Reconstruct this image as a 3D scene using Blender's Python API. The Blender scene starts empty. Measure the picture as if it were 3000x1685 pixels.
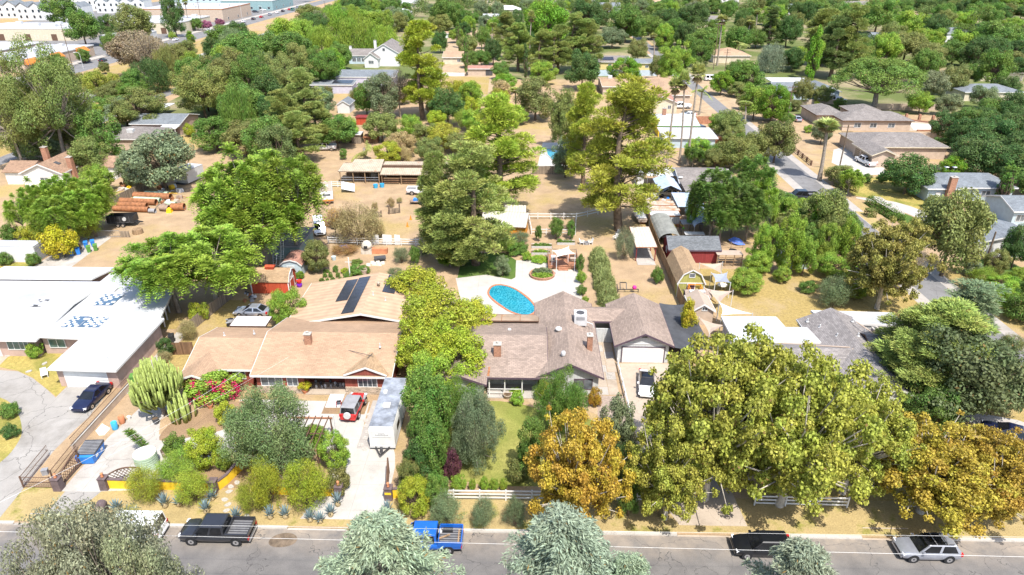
import bpy,math,random
import numpy as np
from mathutils import Vector,Matrix
R=math.radians
sc=bpy.context.scene
COL=sc.collection
rng=random.Random(7)
# camera
F=2000.0;PITCH=R(26.6);YAW=R(1.3);HCAM=44.5
cam=bpy.data.cameras.new('camera');cam.lens=24.0;cam.sensor_width=36.0
cam.clip_start=0.5;cam.clip_end=6000
camo=bpy.data.objects.new('camera',cam);COL.objects.link(camo)
camo.location=(0,0,HCAM);camo.rotation_euler=(R(90)-PITCH,0,YAW)
sc.camera=camo
# sky and sun
SUN_EL=R(60);SH_AZ=R(25)
w=bpy.data.worlds.new('World');sc.world=w;w.use_nodes=True
nt=w.node_tree;bg=nt.nodes['Background']
sky=nt.nodes.new('ShaderNodeTexSky');sky.sky_type='NISHITA';sky.sun_disc=False
sky.sun_elevation=SUN_EL;sky.sun_rotation=math.pi-SH_AZ;sky.dust_density=1.6
nt.links.new(sky.outputs[0],bg.inputs[0]);bg.inputs[1].default_value=0.15
sl=bpy.data.lights.new('sun','SUN');sl.energy=3.9;sl.angle=R(0.53);sl.color=(1.0,0.955,0.88)
so=bpy.data.objects.new('sun',sl);COL.objects.link(so)
sdir=Vector((-math.sin(SH_AZ)*math.cos(SUN_EL),math.cos(SH_AZ)*math.cos(SUN_EL),-math.sin(SUN_EL)))
so.rotation_euler=sdir.to_track_quat('-Z','Y').to_euler();so.location=(60,-60,200)
sc.view_settings.view_transform='Standard';sc.view_settings.look='None'
sc.view_settings.exposure=1.0;sc.view_settings.gamma=1.0
sc.cycles.max_bounces=6;sc.cycles.diffuse_bounces=3;sc.cycles.transmission_bounces=4
sc.cycles.transparent_max_bounces=6;sc.cycles.caustics_reflective=False;sc.cycles.caustics_refractive=False
# pixel <-> place
RC=(Matrix.Rotation(YAW,3,'Z')@Matrix.Rotation(R(90)-PITCH,3,'X'))
RCI=RC.transposed()
CP=Vector((0,0,HCAM))
def G(px,py,z=0.0):
 d=RC@Vector(((px-1500)/F,(842.5-py)/F,-1.0))
 t=(z-HCAM)/d.z
 return CP+d*t
def proj(P):
 c=RCI@(Vector(P)-CP)
 return 1500+F*c.x/-c.z,842.5-F*c.y/-c.z
def pxm(P):
 return F/-(RCI@(Vector(P)-CP)).z
def hgt(P,py):
 c=RCI@(Vector(P)-CP);k=RCI@Vector((0,0,1));v=(842.5-py)/F
 return(-v*c.z-c.y)/(k.y+v*k.z)
YV=842.5+F/math.tan(PITCH)
CR={'A':0,'B':421,'C':842,'D':1263}
def K(c,x,y):
 if c=='S':return float(x),float(y)
 s=3.4293 if c[0]=='D' else 3.4347
 return(int(c[1])-1)*750+x/s,CR[c[0]]+y/s
def KG(c,x,y,z=0.0):
 return G(*K(c,x,y),z)
 # objects
def tag(o,label=None,cat=None,group=None,kind=None):
 if label:o['label']=label
 if cat:o['category']=cat
 if group:o['group']=group
 if kind:o['kind']=kind
 return o
def thing(name,label,cat,loc=(0,0,0),rz=0.0,group=None):
 o=bpy.data.objects.new(name,None);COL.objects.link(o);o.empty_display_size=0.3
 o.location=loc;o.rotation_euler=(0,0,rz)
 return tag(o,label,cat,group)
def dup(root,loc,rz=0.0,scale=(1,1,1),label=None,group=None,color=None):
 r=root.copy();COL.objects.link(r);r.location=loc;r.rotation_euler=(0,0,rz);r.scale=scale
 if label:r['label']=label
 if group:r['group']=group
 elif 'group' in r and label:del r['group']
 for ch in root.children:
  c=ch.copy();COL.objects.link(c);c.parent=r
  if color and ch.get('tintable'):c.color=color
  for g in ch.children:
   d=g.copy();COL.objects.link(d);d.parent=c
   if color and g.get('tintable'):d.color=color
 return r
class MB:
 def __init__(s):s.v=[];s.f=[];s.m=[]
 def add(s,vs,fs,mi=0):
  b=len(s.v);s.v+=[tuple(p)for p in vs]
  for f in fs:s.f.append([b+i for i in f]);s.m.append(mi)
  return s
 def poly(s,pts,mi=0):return s.add(pts,[list(range(len(pts)))],mi)
 def hexa(s,b,t,mi=0):
  return s.add(list(b)+list(t),[[3,2,1,0],[4,5,6,7],[0,1,5,4],[1,2,6,5],[2,3,7,6],[3,0,4,7]],mi)
 def box(s,x0,x1,y0,y1,z0,z1,mi=0):
  return s.hexa([(x0,y0,z0),(x1,y0,z0),(x1,y1,z0),(x0,y1,z0)],[(x0,y0,z1),(x1,y0,z1),(x1,y1,z1),(x0,y1,z1)],mi)
 def ext(s,pts,vec,mi=0,cap=True):
  n=len(pts);vec=Vector(vec);P=[Vector(p)for p in pts];Q=[p+vec for p in P]
  fs=[[i,(i+1)%n,n+(i+1)%n,n+i]for i in range(n)]
  if cap:fs+=[list(range(n))[::-1],list(range(n,2*n))]
  return s.add(P+Q,fs,mi)
 def bar(s,a,b,r,mi=0,up=(0,0,1),r2=None):
  a=Vector(a);b=Vector(b);d=(b-a).normalized();u=Vector(up)
  if abs(d.dot(u))>.95:u=Vector((1,0,0))
  x=d.cross(u).normalized()*r;y=x.cross(d).normalized()*(r2 or r)
  return s.hexa([a-x-y,a+x-y,a+x+y,a-x+y],[b-x-y,b+x-y,b+x+y,b-x+y],mi)
 def tube(s,pts,r,n=6,mi=0,cap=True):
  P=[Vector(p)for p in pts];m=len(P);rr=r if isinstance(r,(list,tuple))else[r]*m
  vs=[];prev=None
  for i,p in enumerate(P):
   d=(P[min(i+1,m-1)]-P[max(i-1,0)]).normalized()
   x=d.cross(Vector((0,0,1))if abs(d.z)<.9 else Vector((1,0,0))).normalized()
   if prev is not None:
    x=(prev-d*prev.dot(d)).normalized()
   prev=x;y=d.cross(x)
   for k in range(n):
    a=2*math.pi*k/n;vs.append(p+(x*math.cos(a)+y*math.sin(a))*rr[i])
  fs=[[i*n+k,i*n+(k+1)%n,(i+1)*n+(k+1)%n,(i+1)*n+k]for i in range(m-1)for k in range(n)]
  if cap:fs+=[list(range(n))[::-1],[(m-1)*n+k for k in range(n)]]
  return s.add(vs,fs,mi)
 def lathe(s,prof,n=14,c=(0,0,0),mi=0,axis='z'):
  vs=[]
  for r_,z in prof:
   for k in range(n):
    a=2*math.pi*k/n;x,y=r_*math.cos(a),r_*math.sin(a)
    q=(x,y,z)if axis=='z' else((x,z,y)if axis=='y' else(z,x,y))
    vs.append((q[0]+c[0],q[1]+c[1],q[2]+c[2]))
  m=len(prof)
  fs=[[i*n+k,i*n+(k+1)%n,(i+1)*n+(k+1)%n,(i+1)*n+k]for i in range(m-1)for k in range(n)]
  fs+=[list(range(n))[::-1],[(m-1)*n+k for k in range(n)]]
  return s.add(vs,fs,mi)
 def build(s,name,mats,parent=None,smooth=False,loc=None,rz=None,fix=True):
  me=bpy.data.meshes.new(name);me.from_pydata(s.v,[],s.f)
  if not isinstance(mats,(list,tuple)):mats=[mats]
  for m in mats:me.materials.append(M(m))
  if len(mats)>1:me.polygons.foreach_set('material_index',s.m)
  if fix:
   import bmesh
   bm=bmesh.new();bm.from_mesh(me);bmesh.ops.recalc_face_normals(bm,faces=bm.faces);bm.to_mesh(me);bm.free()
  uv=me.uv_layers.new(name='UVMap').data
  for p in me.polygons:
   n=p.normal
   if abs(n.z)>.995:ux=Vector((1,0,0));vx=Vector((0,1,0))
   else:ux=Vector((-n.y,n.x,0)).normalized();vx=n.cross(ux)
   for li in p.loop_indices:
    co=me.vertices[me.loops[li].vertex_index].co
    uv[li].uv=(co.dot(ux),co.dot(vx))
  if smooth:me.polygons.foreach_set('use_smooth',[True]*len(me.polygons))
  o=bpy.data.objects.new(name,me);COL.objects.link(o)
  if parent is not None:o.parent=parent
  if loc is not None:o.location=loc
  if rz is not None:o.rotation_euler=(0,0,rz)
  return o
  # materials
MATS={}
def M(m):
 return MATS[m]if isinstance(m,str)else m
def nod(nt,typ,**kw):
 n=nt.nodes.new(typ)
 for k,v in kw.items():
  if k in n.inputs:n.inputs[k].default_value=v
  else:setattr(n,k,v)
 return n
def start(name,rough=.8,metal=0.,spec=.3):
 m=bpy.data.materials.new(name);m.use_nodes=True;nt=m.node_tree;b=nt.nodes['Principled BSDF']
 b.inputs['Roughness'].default_value=rough;b.inputs['Metallic'].default_value=metal
 b.inputs['Specular IOR Level'].default_value=spec
 MATS[name]=m
 return m,nt,b
def c4(c,k=1.):return(min(c[0]*k,1),min(c[1]*k,1),min(c[2]*k,1),1)
def noisecol(nt,ca,cb,scale,coord='Object',detail=5,rough=.6,lo=.35,hi=.65,vec=None):
 tc=nt.nodes.new('ShaderNodeTexCoord')
 n=nod(nt,'ShaderNodeTexNoise',Scale=scale,Detail=detail,Roughness=rough)
 nt.links.new(vec or tc.outputs[coord],n.inputs['Vector'])
 r=nt.nodes.new('ShaderNodeValToRGB');r.color_ramp.elements[0].position=lo;r.color_ramp.elements[1].position=hi
 r.color_ramp.elements[0].color=ca;r.color_ramp.elements[1].color=cb
 nt.links.new(n.outputs['Fac'],r.inputs[0])
 return r.outputs[0],n
def mixc(nt,a,b,fac,typ='MIX'):
 m=nt.nodes.new('ShaderNodeMix');m.data_type='RGBA';m.blend_type=typ
 for i,x in((6,a),(7,b)):
  if isinstance(x,tuple):m.inputs[i].default_value=x
  else:nt.links.new(x,m.inputs[i])
 if isinstance(fac,(int,float)):m.inputs[0].default_value=fac
 else:nt.links.new(fac,m.inputs[0])
 return m.outputs[2]
def bump(nt,b,h,strength=.3,dist=.05):
 n=nod(nt,'ShaderNodeBump',Strength=strength,Distance=dist)
 nt.links.new(h,n.inputs['Height']);nt.links.new(n.outputs[0],b.inputs['Normal'])
def mk(name,col,rough=.8,var=.18,scale=1.2,metal=0.,spec=.3,fine=14.,bmp=0.,stain=None):
 m,nt,b=start(name,rough,metal,spec)
 a,_=noisecol(nt,c4(col,1-var),c4(col,1+var),scale)
 f,n2=noisecol(nt,c4((1,1,1),1-var*.6),c4((1,1,1),1),fine,detail=3)
 o=mixc(nt,a,f,1.0,'MULTIPLY')
 if stain:
  tc=nt.nodes.new('ShaderNodeTexCoord');ns=nod(nt,'ShaderNodeTexNoise',Scale=stain[1],Detail=6.,Roughness=.7)
  nt.links.new(tc.outputs['Object'],ns.inputs[0])
  mr=nod(nt,'ShaderNodeMapRange');mr.inputs[1].default_value=stain[2];mr.inputs[2].default_value=stain[2]+.12;mr.inputs[4].default_value=stain[3]
  nt.links.new(ns.outputs['Fac'],mr.inputs[0]);o=mixc(nt,o,c4(stain[0]),mr.outputs[0])
 nt.links.new(o,b.inputs['Base Color'])
 if bmp:bump(nt,b,n2.outputs['Fac'],bmp,.03)
 return m
def mk_rows(name,col,bw=.45,bh=.18,var=.22,rough=.9,mortar=.6,msize=.012,offset=.5,big=.5,bmp=.6,col2=None):
 """courses of shingles, boards or slats: brick texture on metric UVs"""
 m,nt,b=start(name,rough,0,.2)
 tc=nt.nodes.new('ShaderNodeTexCoord')
 br=nod(nt,'ShaderNodeTexBrick');br.offset=offset
 br.inputs['Scale'].default_value=1.0;br.inputs['Brick Width'].default_value=bw;br.inputs['Row Height'].default_value=bh
 br.inputs['Mortar Size'].default_value=msize;br.inputs['Mortar Smooth'].default_value=.2;br.inputs['Bias'].default_value=0
 br.inputs['Color1'].default_value=c4(col,1-var);br.inputs['Color2'].default_value=c4(col2 or col,1+var)
 br.inputs['Mortar'].default_value=c4(col,mortar)
 nt.links.new(tc.outputs['UV'],br.inputs['Vector'])
 f,_=noisecol(nt,c4((1,1,1),.78),c4((1,1,1),1.0),big,detail=6)
 f2,_=noisecol(nt,c4((1,1,1),.85),c4((1,1,1),1.0),9.)
 o=mixc(nt,mixc(nt,br.outputs['Color'],f,1.,'MULTIPLY'),f2,1.,'MULTIPLY')
 nt.links.new(o,b.inputs['Base Color'])
 inv=nod(nt,'ShaderNodeMath',operation='SUBTRACT');inv.inputs[0].default_value=1.;nt.links.new(br.outputs['Fac'],inv.inputs[1])
 bump(nt,b,inv.outputs[0],bmp,.03)
 return m
def mk_ribs(name,col,period=.3,var=.15,rough=.5,metal=0.,axis=0,bmp=.8,stain=None,dark=.75):
 """corrugated or ribbed sheet, ribs run up the slope"""
 m,nt,b=start(name,rough,metal,.4)
 tc=nt.nodes.new('ShaderNodeTexCoord');sp=nt.nodes.new('ShaderNodeSeparateXYZ');nt.links.new(tc.outputs['UV'],sp.inputs[0])
 mu=nod(nt,'ShaderNodeMath',operation='MULTIPLY');mu.inputs[1].default_value=2*math.pi/period;nt.links.new(sp.outputs[axis],mu.inputs[0])
 s=nod(nt,'ShaderNodeMath',operation='SINE');nt.links.new(mu.outputs[0],s.inputs[0])
 mr=nod(nt,'ShaderNodeMapRange');mr.inputs[1].default_value=-1;nt.links.new(s.outputs[0],mr.inputs[0])
 a,_=noisecol(nt,c4(col,1-var),c4(col,1+var),.8)
 o=mixc(nt,mixc(nt,a,c4((dark,)*3),1.,'MULTIPLY'),a,mr.outputs[0])
 if stain:
  st,_=noisecol(nt,(0,0,0,1),(1,1,1,1),stain[1],lo=stain[2],hi=stain[2]+.15)
  o=mixc(nt,o,c4(stain[0]),st)
 nt.links.new(o,b.inputs['Base Color']);bump(nt,b,mr.outputs[0],bmp,.04)
 return m
def mk_leaf(name,trans=.38,rough=.55):
 m,nt,b=start(name,rough,0,.25)
 oi=nt.nodes.new('ShaderNodeObjectInfo');at=nod(nt,'ShaderNodeAttribute',attribute_name='rnd');at2=nod(nt,'ShaderNodeAttribute',attribute_name='clu')
 hs=nt.nodes.new('ShaderNodeHueSaturation');nt.links.new(oi.outputs['Color'],hs.inputs['Color'])
 h=nod(nt,'ShaderNodeMapRange');h.inputs[3].default_value=.482;h.inputs[4].default_value=.52;nt.links.new(at2.outputs['Fac'],h.inputs[0]);nt.links.new(h.outputs[0],hs.inputs['Hue'])
 v=nod(nt,'ShaderNodeMapRange');v.inputs[3].default_value=.55;v.inputs[4].default_value=1.5;nt.links.new(at.outputs['Fac'],v.inputs[0]);nt.links.new(v.outputs[0],hs.inputs['Value'])
 gt=nod(nt,'ShaderNodeMath',operation='GREATER_THAN');gt.inputs[1].default_value=.985;nt.links.new(at.outputs['Fac'],gt.inputs[0])
 o=mixc(nt,hs.outputs[0],(.23,.15,.05,1),gt.outputs[0])
 nt.links.new(o,b.inputs['Base Color'])
 tr=nt.nodes.new('ShaderNodeBsdfTranslucent');nt.links.new(o,tr.inputs[0])
 mx=nt.nodes.new('ShaderNodeMixShader');mx.inputs[0].default_value=trans
 out=nt.nodes['Material Output'];nt.links.new(b.outputs[0],mx.inputs[1]);nt.links.new(tr.outputs[0],mx.inputs[2]);nt.links.new(mx.outputs[0],out.inputs[0])
 return m
def mk_glass(name,col=(.03,.04,.05),rough=.08):
 m,nt,b=start(name,rough,0,.6)
 a,_=noisecol(nt,c4(col,.6),c4(col,1.7),.9);nt.links.new(a,b.inputs['Base Color'])
 return m
def mk_paint(name,col,rough=.28,coat=.6,metal=0.):
 m,nt,b=start(name,rough,metal,.5)
 a,_=noisecol(nt,c4(col,.9),c4(col,1.1),2.);nt.links.new(a,b.inputs['Base Color'])
 b.inputs['Coat Weight'].default_value=coat;b.inputs['Coat Roughness'].default_value=.08
 return m
mk_leaf('leaf');mk_leaf('needle',.22,.6);mk_leaf('petal',.4,.6)
mk('bark',(.16,.115,.08),.95,.35,2.,fine=9.,bmp=.6);mk('bark_pale',(.5,.45,.38),.9,.3,1.5,fine=7.);mk('bark_grey',(.26,.22,.18),.95,.3,2.,fine=9.)
mk('twig',(.3,.25,.2),.95,.25,2.)
mk('palm_trunk',(.3,.25,.2),.95,.25,3.,fine=8.,bmp=.5)
# ground materials
def mk_ground(name,dirt,grass,gscale=.06,lo=.45,hi=.6,dark=None):
 m,nt,b=start(name,.95,0,.1)
 a,_=noisecol(nt,c4(dirt,.82),c4(dirt,1.12),.35,detail=8,rough=.65)
 g,n2=noisecol(nt,c4(grass,.6),c4(grass,1.3),2.6,detail=8,rough=.75,lo=.3,hi=.7)
 mask,_=noisecol(nt,(0,0,0,1),(1,1,1,1),gscale,detail=6,rough=.62,lo=lo,hi=hi)
 o=mixc(nt,a,g,mask)
 f,n3=noisecol(nt,(.72,.72,.72,1),(1.0,1.0,1.0,1),7.,detail=6,rough=.7)
 o=mixc(nt,o,f,1.,'MULTIPLY')
 tc=nt.nodes.new('ShaderNodeTexCoord');vo=nod(nt,'ShaderNodeTexVoronoi',Scale=2.2);nt.links.new(tc.outputs['Object'],vo.inputs['Vector'])
 lt=nod(nt,'ShaderNodeMath',operation='LESS_THAN');lt.inputs[1].default_value=.12;nt.links.new(vo.outputs['Distance'],lt.inputs[0])
 mu=nod(nt,'ShaderNodeMath',operation='MULTIPLY');mu.inputs[1].default_value=.35;nt.links.new(lt.outputs[0],mu.inputs[0])
 o=mixc(nt,o,c4(dark or(.12,.085,.055)),mu.outputs[0])
 nt.links.new(o,b.inputs['Base Color']);bump(nt,b,n3.outputs['Fac'],.5,.12)
 return m
mk_ground('dirt',(.40,.285,.175),(.40,.30,.12),.05,.5,.66)
mk_ground('pale_dirt',(.42,.31,.2),(.42,.33,.16),.05,.6,.8)
mk_ground('dry_grass',(.40,.3,.17),(.37,.275,.105),.12,.35,.5)
mk_ground('mulch',(.3,.2,.12),(.32,.25,.1),.3,.55,.7)
mk_ground('lawn',(.215,.235,.055),(.32,.3,.09),.12,.44,.62,(.1,.12,.03))
mk_ground('dry_lawn',(.22,.22,.05),(.40,.32,.1),.22,.38,.55,(.16,.15,.04))
mk_ground('green_lawn',(.08,.14,.03),(.15,.17,.05),.15,.5,.7,(.06,.1,.02))
mk_ground('verge',(.42,.32,.15),(.25,.23,.06),.35,.52,.62)
def mk_paving(name,col,joint=2.6,crack=.35,stain=.3,jw=.02,var=.1):
 m,nt,b=start(name,.85,0,.3)
 a,_=noisecol(nt,c4(col,1-var),c4(col,1+var),.45,detail=7,rough=.7)
 f,nf=noisecol(nt,(.86,.86,.86,1),(1,1,1,1),11.,detail=4)
 o=mixc(nt,a,f,1.,'MULTIPLY')
 tc=nt.nodes.new('ShaderNodeTexCoord')
 if stain:
  s,_=noisecol(nt,c4((1,1,1),1),(1-stain,1-stain*1.05,1-stain*1.15,1),.16,detail=7,rough=.7,lo=.5,hi=.72)
  o=mixc(nt,o,s,1.,'MULTIPLY')
 if joint:
  br=nt.nodes.new('ShaderNodeTexBrick');br.offset=0
  br.inputs['Scale'].default_value=1;br.inputs['Brick Width'].default_value=joint;br.inputs['Row Height'].default_value=joint;br.inputs['Mortar Size'].default_value=jw
  nt.links.new(tc.outputs['Object'],br.inputs['Vector'])
  mu=nod(nt,'ShaderNodeMath',operation='MULTIPLY');mu.inputs[1].default_value=.4;nt.links.new(br.outputs['Fac'],mu.inputs[0])
  o=mixc(nt,o,c4(col,.35),mu.outputs[0])
 if crack:
  ns=nod(nt,'ShaderNodeTexNoise',Scale=.5,Detail=4.);nt.links.new(tc.outputs['Object'],ns.inputs[0])
  ad=nt.nodes.new('ShaderNodeVectorMath');ad.operation='MULTIPLY_ADD';ad.inputs[1].default_value=(2.2,2.2,2.2)
  nt.links.new(ns.outputs['Color'],ad.inputs[0]);nt.links.new(tc.outputs['Object'],ad.inputs[2])
  vo=nod(nt,'ShaderNodeTexVoronoi',Scale=.22);vo.feature='DISTANCE_TO_EDGE';nt.links.new(ad.outputs[0],vo.inputs['Vector'])
  lt=nod(nt,'ShaderNodeMath',operation='LESS_THAN');lt.inputs[1].default_value=.006;nt.links.new(vo.outputs['Distance'],lt.inputs[0])
  mu=nod(nt,'ShaderNodeMath',operation='MULTIPLY');mu.inputs[1].default_value=crack;nt.links.new(lt.outputs[0],mu.inputs[0])
  o=mixc(nt,o,c4(col,.25),mu.outputs[0])
 nt.links.new(o,b.inputs['Base Color']);bump(nt,b,nf.outputs['Fac'],.2,.02)
 return m
mk_paving('concrete',(.40,.37,.335));mk_paving('old_concrete',(.31,.29,.265),4.5,.7,.35,.02)
mk_paving('white_concrete',(.43,.405,.37),3.2,.12,.12);mk_paving('kerb_concrete',(.42,.39,.35),3.,.2,.2)
mk_paving('tan_concrete',(.4,.33,.26),0,.3,.3);mk_paving('channel_concrete',(.42,.40,.38),0,.3,.3)
mk_paving('far_asphalt',(.19,.185,.185),0,.4,.3)
mk_paving('gravel',(.36,.33,.3),0,0,.3)
def mk_asphalt():
 m,nt,b=start('asphalt',.9,0,.25)
 a,_=noisecol(nt,(.125,.118,.115,1),(.19,.178,.168,1),.35,detail=8,rough=.7)
 f,nf=noisecol(nt,(.75,.75,.75,1),(1,1,1,1),16.,detail=3)
 o=mixc(nt,a,f,1.,'MULTIPLY')
 tc=nt.nodes.new('ShaderNodeTexCoord');sp=nt.nodes.new('ShaderNodeSeparateXYZ');nt.links.new(tc.outputs['Object'],sp.inputs[0])
 mr=nod(nt,'ShaderNodeMapRange');mr.inputs[1].default_value=-3.2;mr.inputs[2].default_value=-.1;mr.inputs[3].default_value=0;mr.inputs[4].default_value=1.;nt.links.new(sp.outputs[1],mr.inputs[0])
 d,dn=noisecol(nt,(0,0,0,1),(1,1,1,1),.5,detail=7,rough=.7,lo=.3,hi=.7)
 mu=nod(nt,'ShaderNodeMath',operation='MULTIPLY');nt.links.new(mr.outputs[0],mu.inputs[0]);nt.links.new(d,mu.inputs[1])
 o=mixc(nt,o,(.34,.28,.22,1),mu.outputs[0])
 ns=nod(nt,'ShaderNodeTexNoise',Scale=.5,Detail=4.);nt.links.new(tc.outputs['Object'],ns.inputs[0])
 ad=nt.nodes.new('ShaderNodeVectorMath');ad.operation='MULTIPLY_ADD';ad.inputs[1].default_value=(3,3,3);nt.links.new(ns.outputs['Color'],ad.inputs[0]);nt.links.new(tc.outputs['Object'],ad.inputs[2])
 vo=nod(nt,'ShaderNodeTexVoronoi',Scale=.16);vo.feature='DISTANCE_TO_EDGE';nt.links.new(ad.outputs[0],vo.inputs['Vector'])
 lt=nod(nt,'ShaderNodeMath',operation='LESS_THAN');lt.inputs[1].default_value=.0028;nt.links.new(vo.outputs['Distance'],lt.inputs[0])
 o=mixc(nt,o,(.085,.08,.077,1),lt.outputs[0])
 nt.links.new(o,b.inputs['Base Color']);bump(nt,b,nf.outputs['Fac'],.3,.01)
mk_asphalt()
def mk_water(name,col):
 m,nt,b=start(name,.05,0,.5)
 a,_=noisecol(nt,c4(col,.75),c4(col,1.2),.5);tc=nt.nodes.new('ShaderNodeTexCoord')
 vo=nod(nt,'ShaderNodeTexVoronoi',Scale=2.6);vo.feature='DISTANCE_TO_EDGE'
 ns=nod(nt,'ShaderNodeTexNoise',Scale=3.,Detail=3.);nt.links.new(tc.outputs['Object'],ns.inputs[0])
 ad=nt.nodes.new('ShaderNodeVectorMath');ad.operation='MULTIPLY_ADD';ad.inputs[1].default_value=(.5,.5,.5);nt.links.new(ns.outputs['Color'],ad.inputs[0]);nt.links.new(tc.outputs['Object'],ad.inputs[2]);nt.links.new(ad.outputs[0],vo.inputs['Vector'])
 mr=nod(nt,'ShaderNodeMapRange');mr.inputs[1].default_value=0;mr.inputs[2].default_value=.14;mr.inputs[3].default_value=1;mr.inputs[4].default_value=0;nt.links.new(vo.outputs['Distance'],mr.inputs[0])
 o=mixc(nt,a,c4((.05,.32,.4)),mr.outputs[0]);nt.links.new(o,b.inputs['Base Color']);bump(nt,b,ns.outputs['Fac'],.25,.05)  # pale cell net: ripple highlights painted into the water colour
mk_water('pool_water',(.006,.17,.24));
# ground sheets
KERB=42.6;RZ=-.12
def sheet(name,pts,mat,z,loc=None):
 """flat polygon of world xy points"""
 mb=MB();lx,ly=loc or(sum(p[0]for p in pts)/len(pts),sum(p[1]for p in pts)/len(pts))
 mb.poly([(p[0]-lx,p[1]-ly,0)for p in pts])
 o=mb.build(name,mat,loc=(lx,ly,z),fix=False)
 if o.data.polygons[0].normal.z<0:o.data.flip_normals()
 return tag(o,kind='structure')
def pxy(pts):
 return[tuple(KG(*p)[:2])for p in pts]
def smoothpoly(pts,it=2):
 for _ in range(it):
  q=[]
  for i in range(len(pts)):
   a,b=pts[i],pts[(i+1)%len(pts)]
   q+=[(a[0]*.75+b[0]*.25,a[1]*.75+b[1]*.25),(a[0]*.25+b[0]*.75,a[1]*.25+b[1]*.75)]
  pts=q
 return pts
mb=MB()
E=2500
mb.poly([(-E,-400,0),(E,-400,0),(E,28,0),(-E,28,0)]);mb.poly([(-E,28,0),(E,28,0),(E,28,-.2),(-E,28,-.2)])
mb.poly([(-E,28,-.2),(E,28,-.2),(E,KERB,-.2),(-E,KERB,-.2)]);mb.poly([(-E,KERB,-.2),(E,KERB,-.2),(E,KERB,0),(-E,KERB,0)])
mb.poly([(-E,KERB,0),(E,KERB,0),(E,2800,0),(-E,2800,0)])
g=mb.build('ground','dirt',fix=False);tag(g,kind='structure')
sheet('road',[(-260,28.02),(260,28.02),(260,KERB-.02),(-260,KERB-.02)],'asphalt',RZ,loc=(0,KERB))
def kerbrun(x0,x1):
 m=MB();m.ext([(0,KERB-.12,RZ-.05),(0,KERB-.09,.01),(0,KERB+.2,.016),(0,KERB+.2,RZ-.05)],(x1-x0,0,0))
 tag(m.build('kerb','kerb_concrete',loc=(x0,0,0)),kind='structure')
kerbrun(-120,-44);kerbrun(-37.5,-20.2);kerbrun(-11.6,13.0);kerbrun(19.5,28.5);kerbrun(33.2,55)
def apron(x0,x1,xa,xb,mat='concrete'):
 m=MB();m.hexa([(x0,KERB-.15,RZ-.03),(x1,KERB-.15,RZ-.03),(xb,KERB+1.1,-.05),(xa,KERB+1.1,-.05)],[(x0,KERB-.15,RZ+.012),(x1,KERB-.15,RZ+.012),(xb,KERB+1.1,.014),(xa,KERB+1.1,.014)])
 tag(m.build('drive_apron',mat),kind='structure')
apron(-20.2,-11.6,-19.3,-12.3,'white_concrete');apron(-44,-37.5,-43.2,-38.2,'old_concrete');apron(13,19.5,13.6,19,'tan_concrete');apron(28.5,33.2,29,32.8,'tan_concrete')
sheet('verge',[(-60,KERB+.19),(45,KERB+.19),(45,46.9),(-60,46.9)],'verge',.004)
sheet('driveway',[(-19.4,KERB+1.0),(-12.2,KERB+1.0),(-12.3,50.2),(-12.6,52),(-13.0,53.3),(-16.5,53.5),(-16.9,60.6),(-31,60.8),(-33.6,57),(-35.6,55),(-36.6,51),(-40.2,47.4),(-39.6,46.4),(-35.5,46.7),(-33.2,49),(-30,50.4),(-26,51.6),(-22,53.4),(-18.8,52),(-18.2,48.8),(-18.4,46.5)],'white_concrete',.009)
sheet('driveway',pxy([('D1',660,600),('D1',1030,598),('D1',880,720),('D1',770,745)])+[(-41.8,KERB+.9),(-39.5,KERB+.9)][::-1],'old_concrete',.0065)
sheet('driveway',[(-42.2,46.4),(-38.6,46.4),(-37.6,49.5),(-34.5,50.5),(-32,53),(-33.5,55.2),(-37.2,54.6),(-38.2,57),(-38,60.4),(-41.2,60.6),(-42.1,54)],'concrete',.0075)
sheet('planting_bed',smoothpoly([(-33.5,47.2),(-19,47.2),(-18.7,50.4),(-19.4,52.2),(-22.6,53.6),(-26.5,53.2),(-31,50.8)]),'mulch',.013)
sheet('planting_bed',smoothpoly([(-37.2,53.4),(-34.8,53.9),(-31.5,55),(-28.8,57.2),(-29,60.2),(-32,60.6),(-36.8,57.6)]),'mulch',.013)
sheet('planting_bed',[(-21.6,58.4),(-17,58.4),(-17,60.8),(-21.6,60.8)],'mulch',.0135)
sheet('stone_strip',[(-16.6,52.9),(-13.1,52.9),(-13.1,60.9),(-16.6,60.9)],'gravel',.011)
sheet('driveway',smoothpoly(pxy([('C1',-250,815),('C1',180,845),('C1',330,915),('C1',480,1035),('C1',560,1110)]),0)+pxy([('C1',705,968),('C1',1150,980),('C1',1085,1060),('C1',890,1310),('C1',740,1446),('D1',540,200),('D1',0,870),('D1',-150,1050)])+[(-60,KERB+.2)],'old_concrete',.008)
sheet('lawn',smoothpoly(pxy([('C1',-260,1070),('C1',60,1110),('C1',190,1260),('C1',230,1446),('D1',190,110),('D1',70,270),('D1',-150,420),('D1',-330,150)])),'dry_lawn',.013)
sheet('lawn',pxy([('C1',-20,800),('C1',180,840),('C1',330,910),('C1',480,1030),('C1',565,1100),('C1',700,968),('C1',640,660),('C1',420,650),('C1',120,660)]),'dry_lawn',.011)
sheet('path',pxy([('C1',-150,640),('C1',130,655),('C1',0,790),('C1',-150,790)]),'tan_concrete',.009)
sheet('path',[(-44.9,61.5),(-43.6,61.5),(-43.4,75),(-44.9,75)],'concrete',.006)
sheet('dry_grass',[(-43.2,60.5),(-38.5,60),(-38.4,84),(-43.2,84)],'dry_grass',.004)
sheet('dry_grass',pxy([('C1',1590,260),('C1',1900,270),('C1',1770,420),('C1',1570,420)]),'dry_grass',.007)
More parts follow.
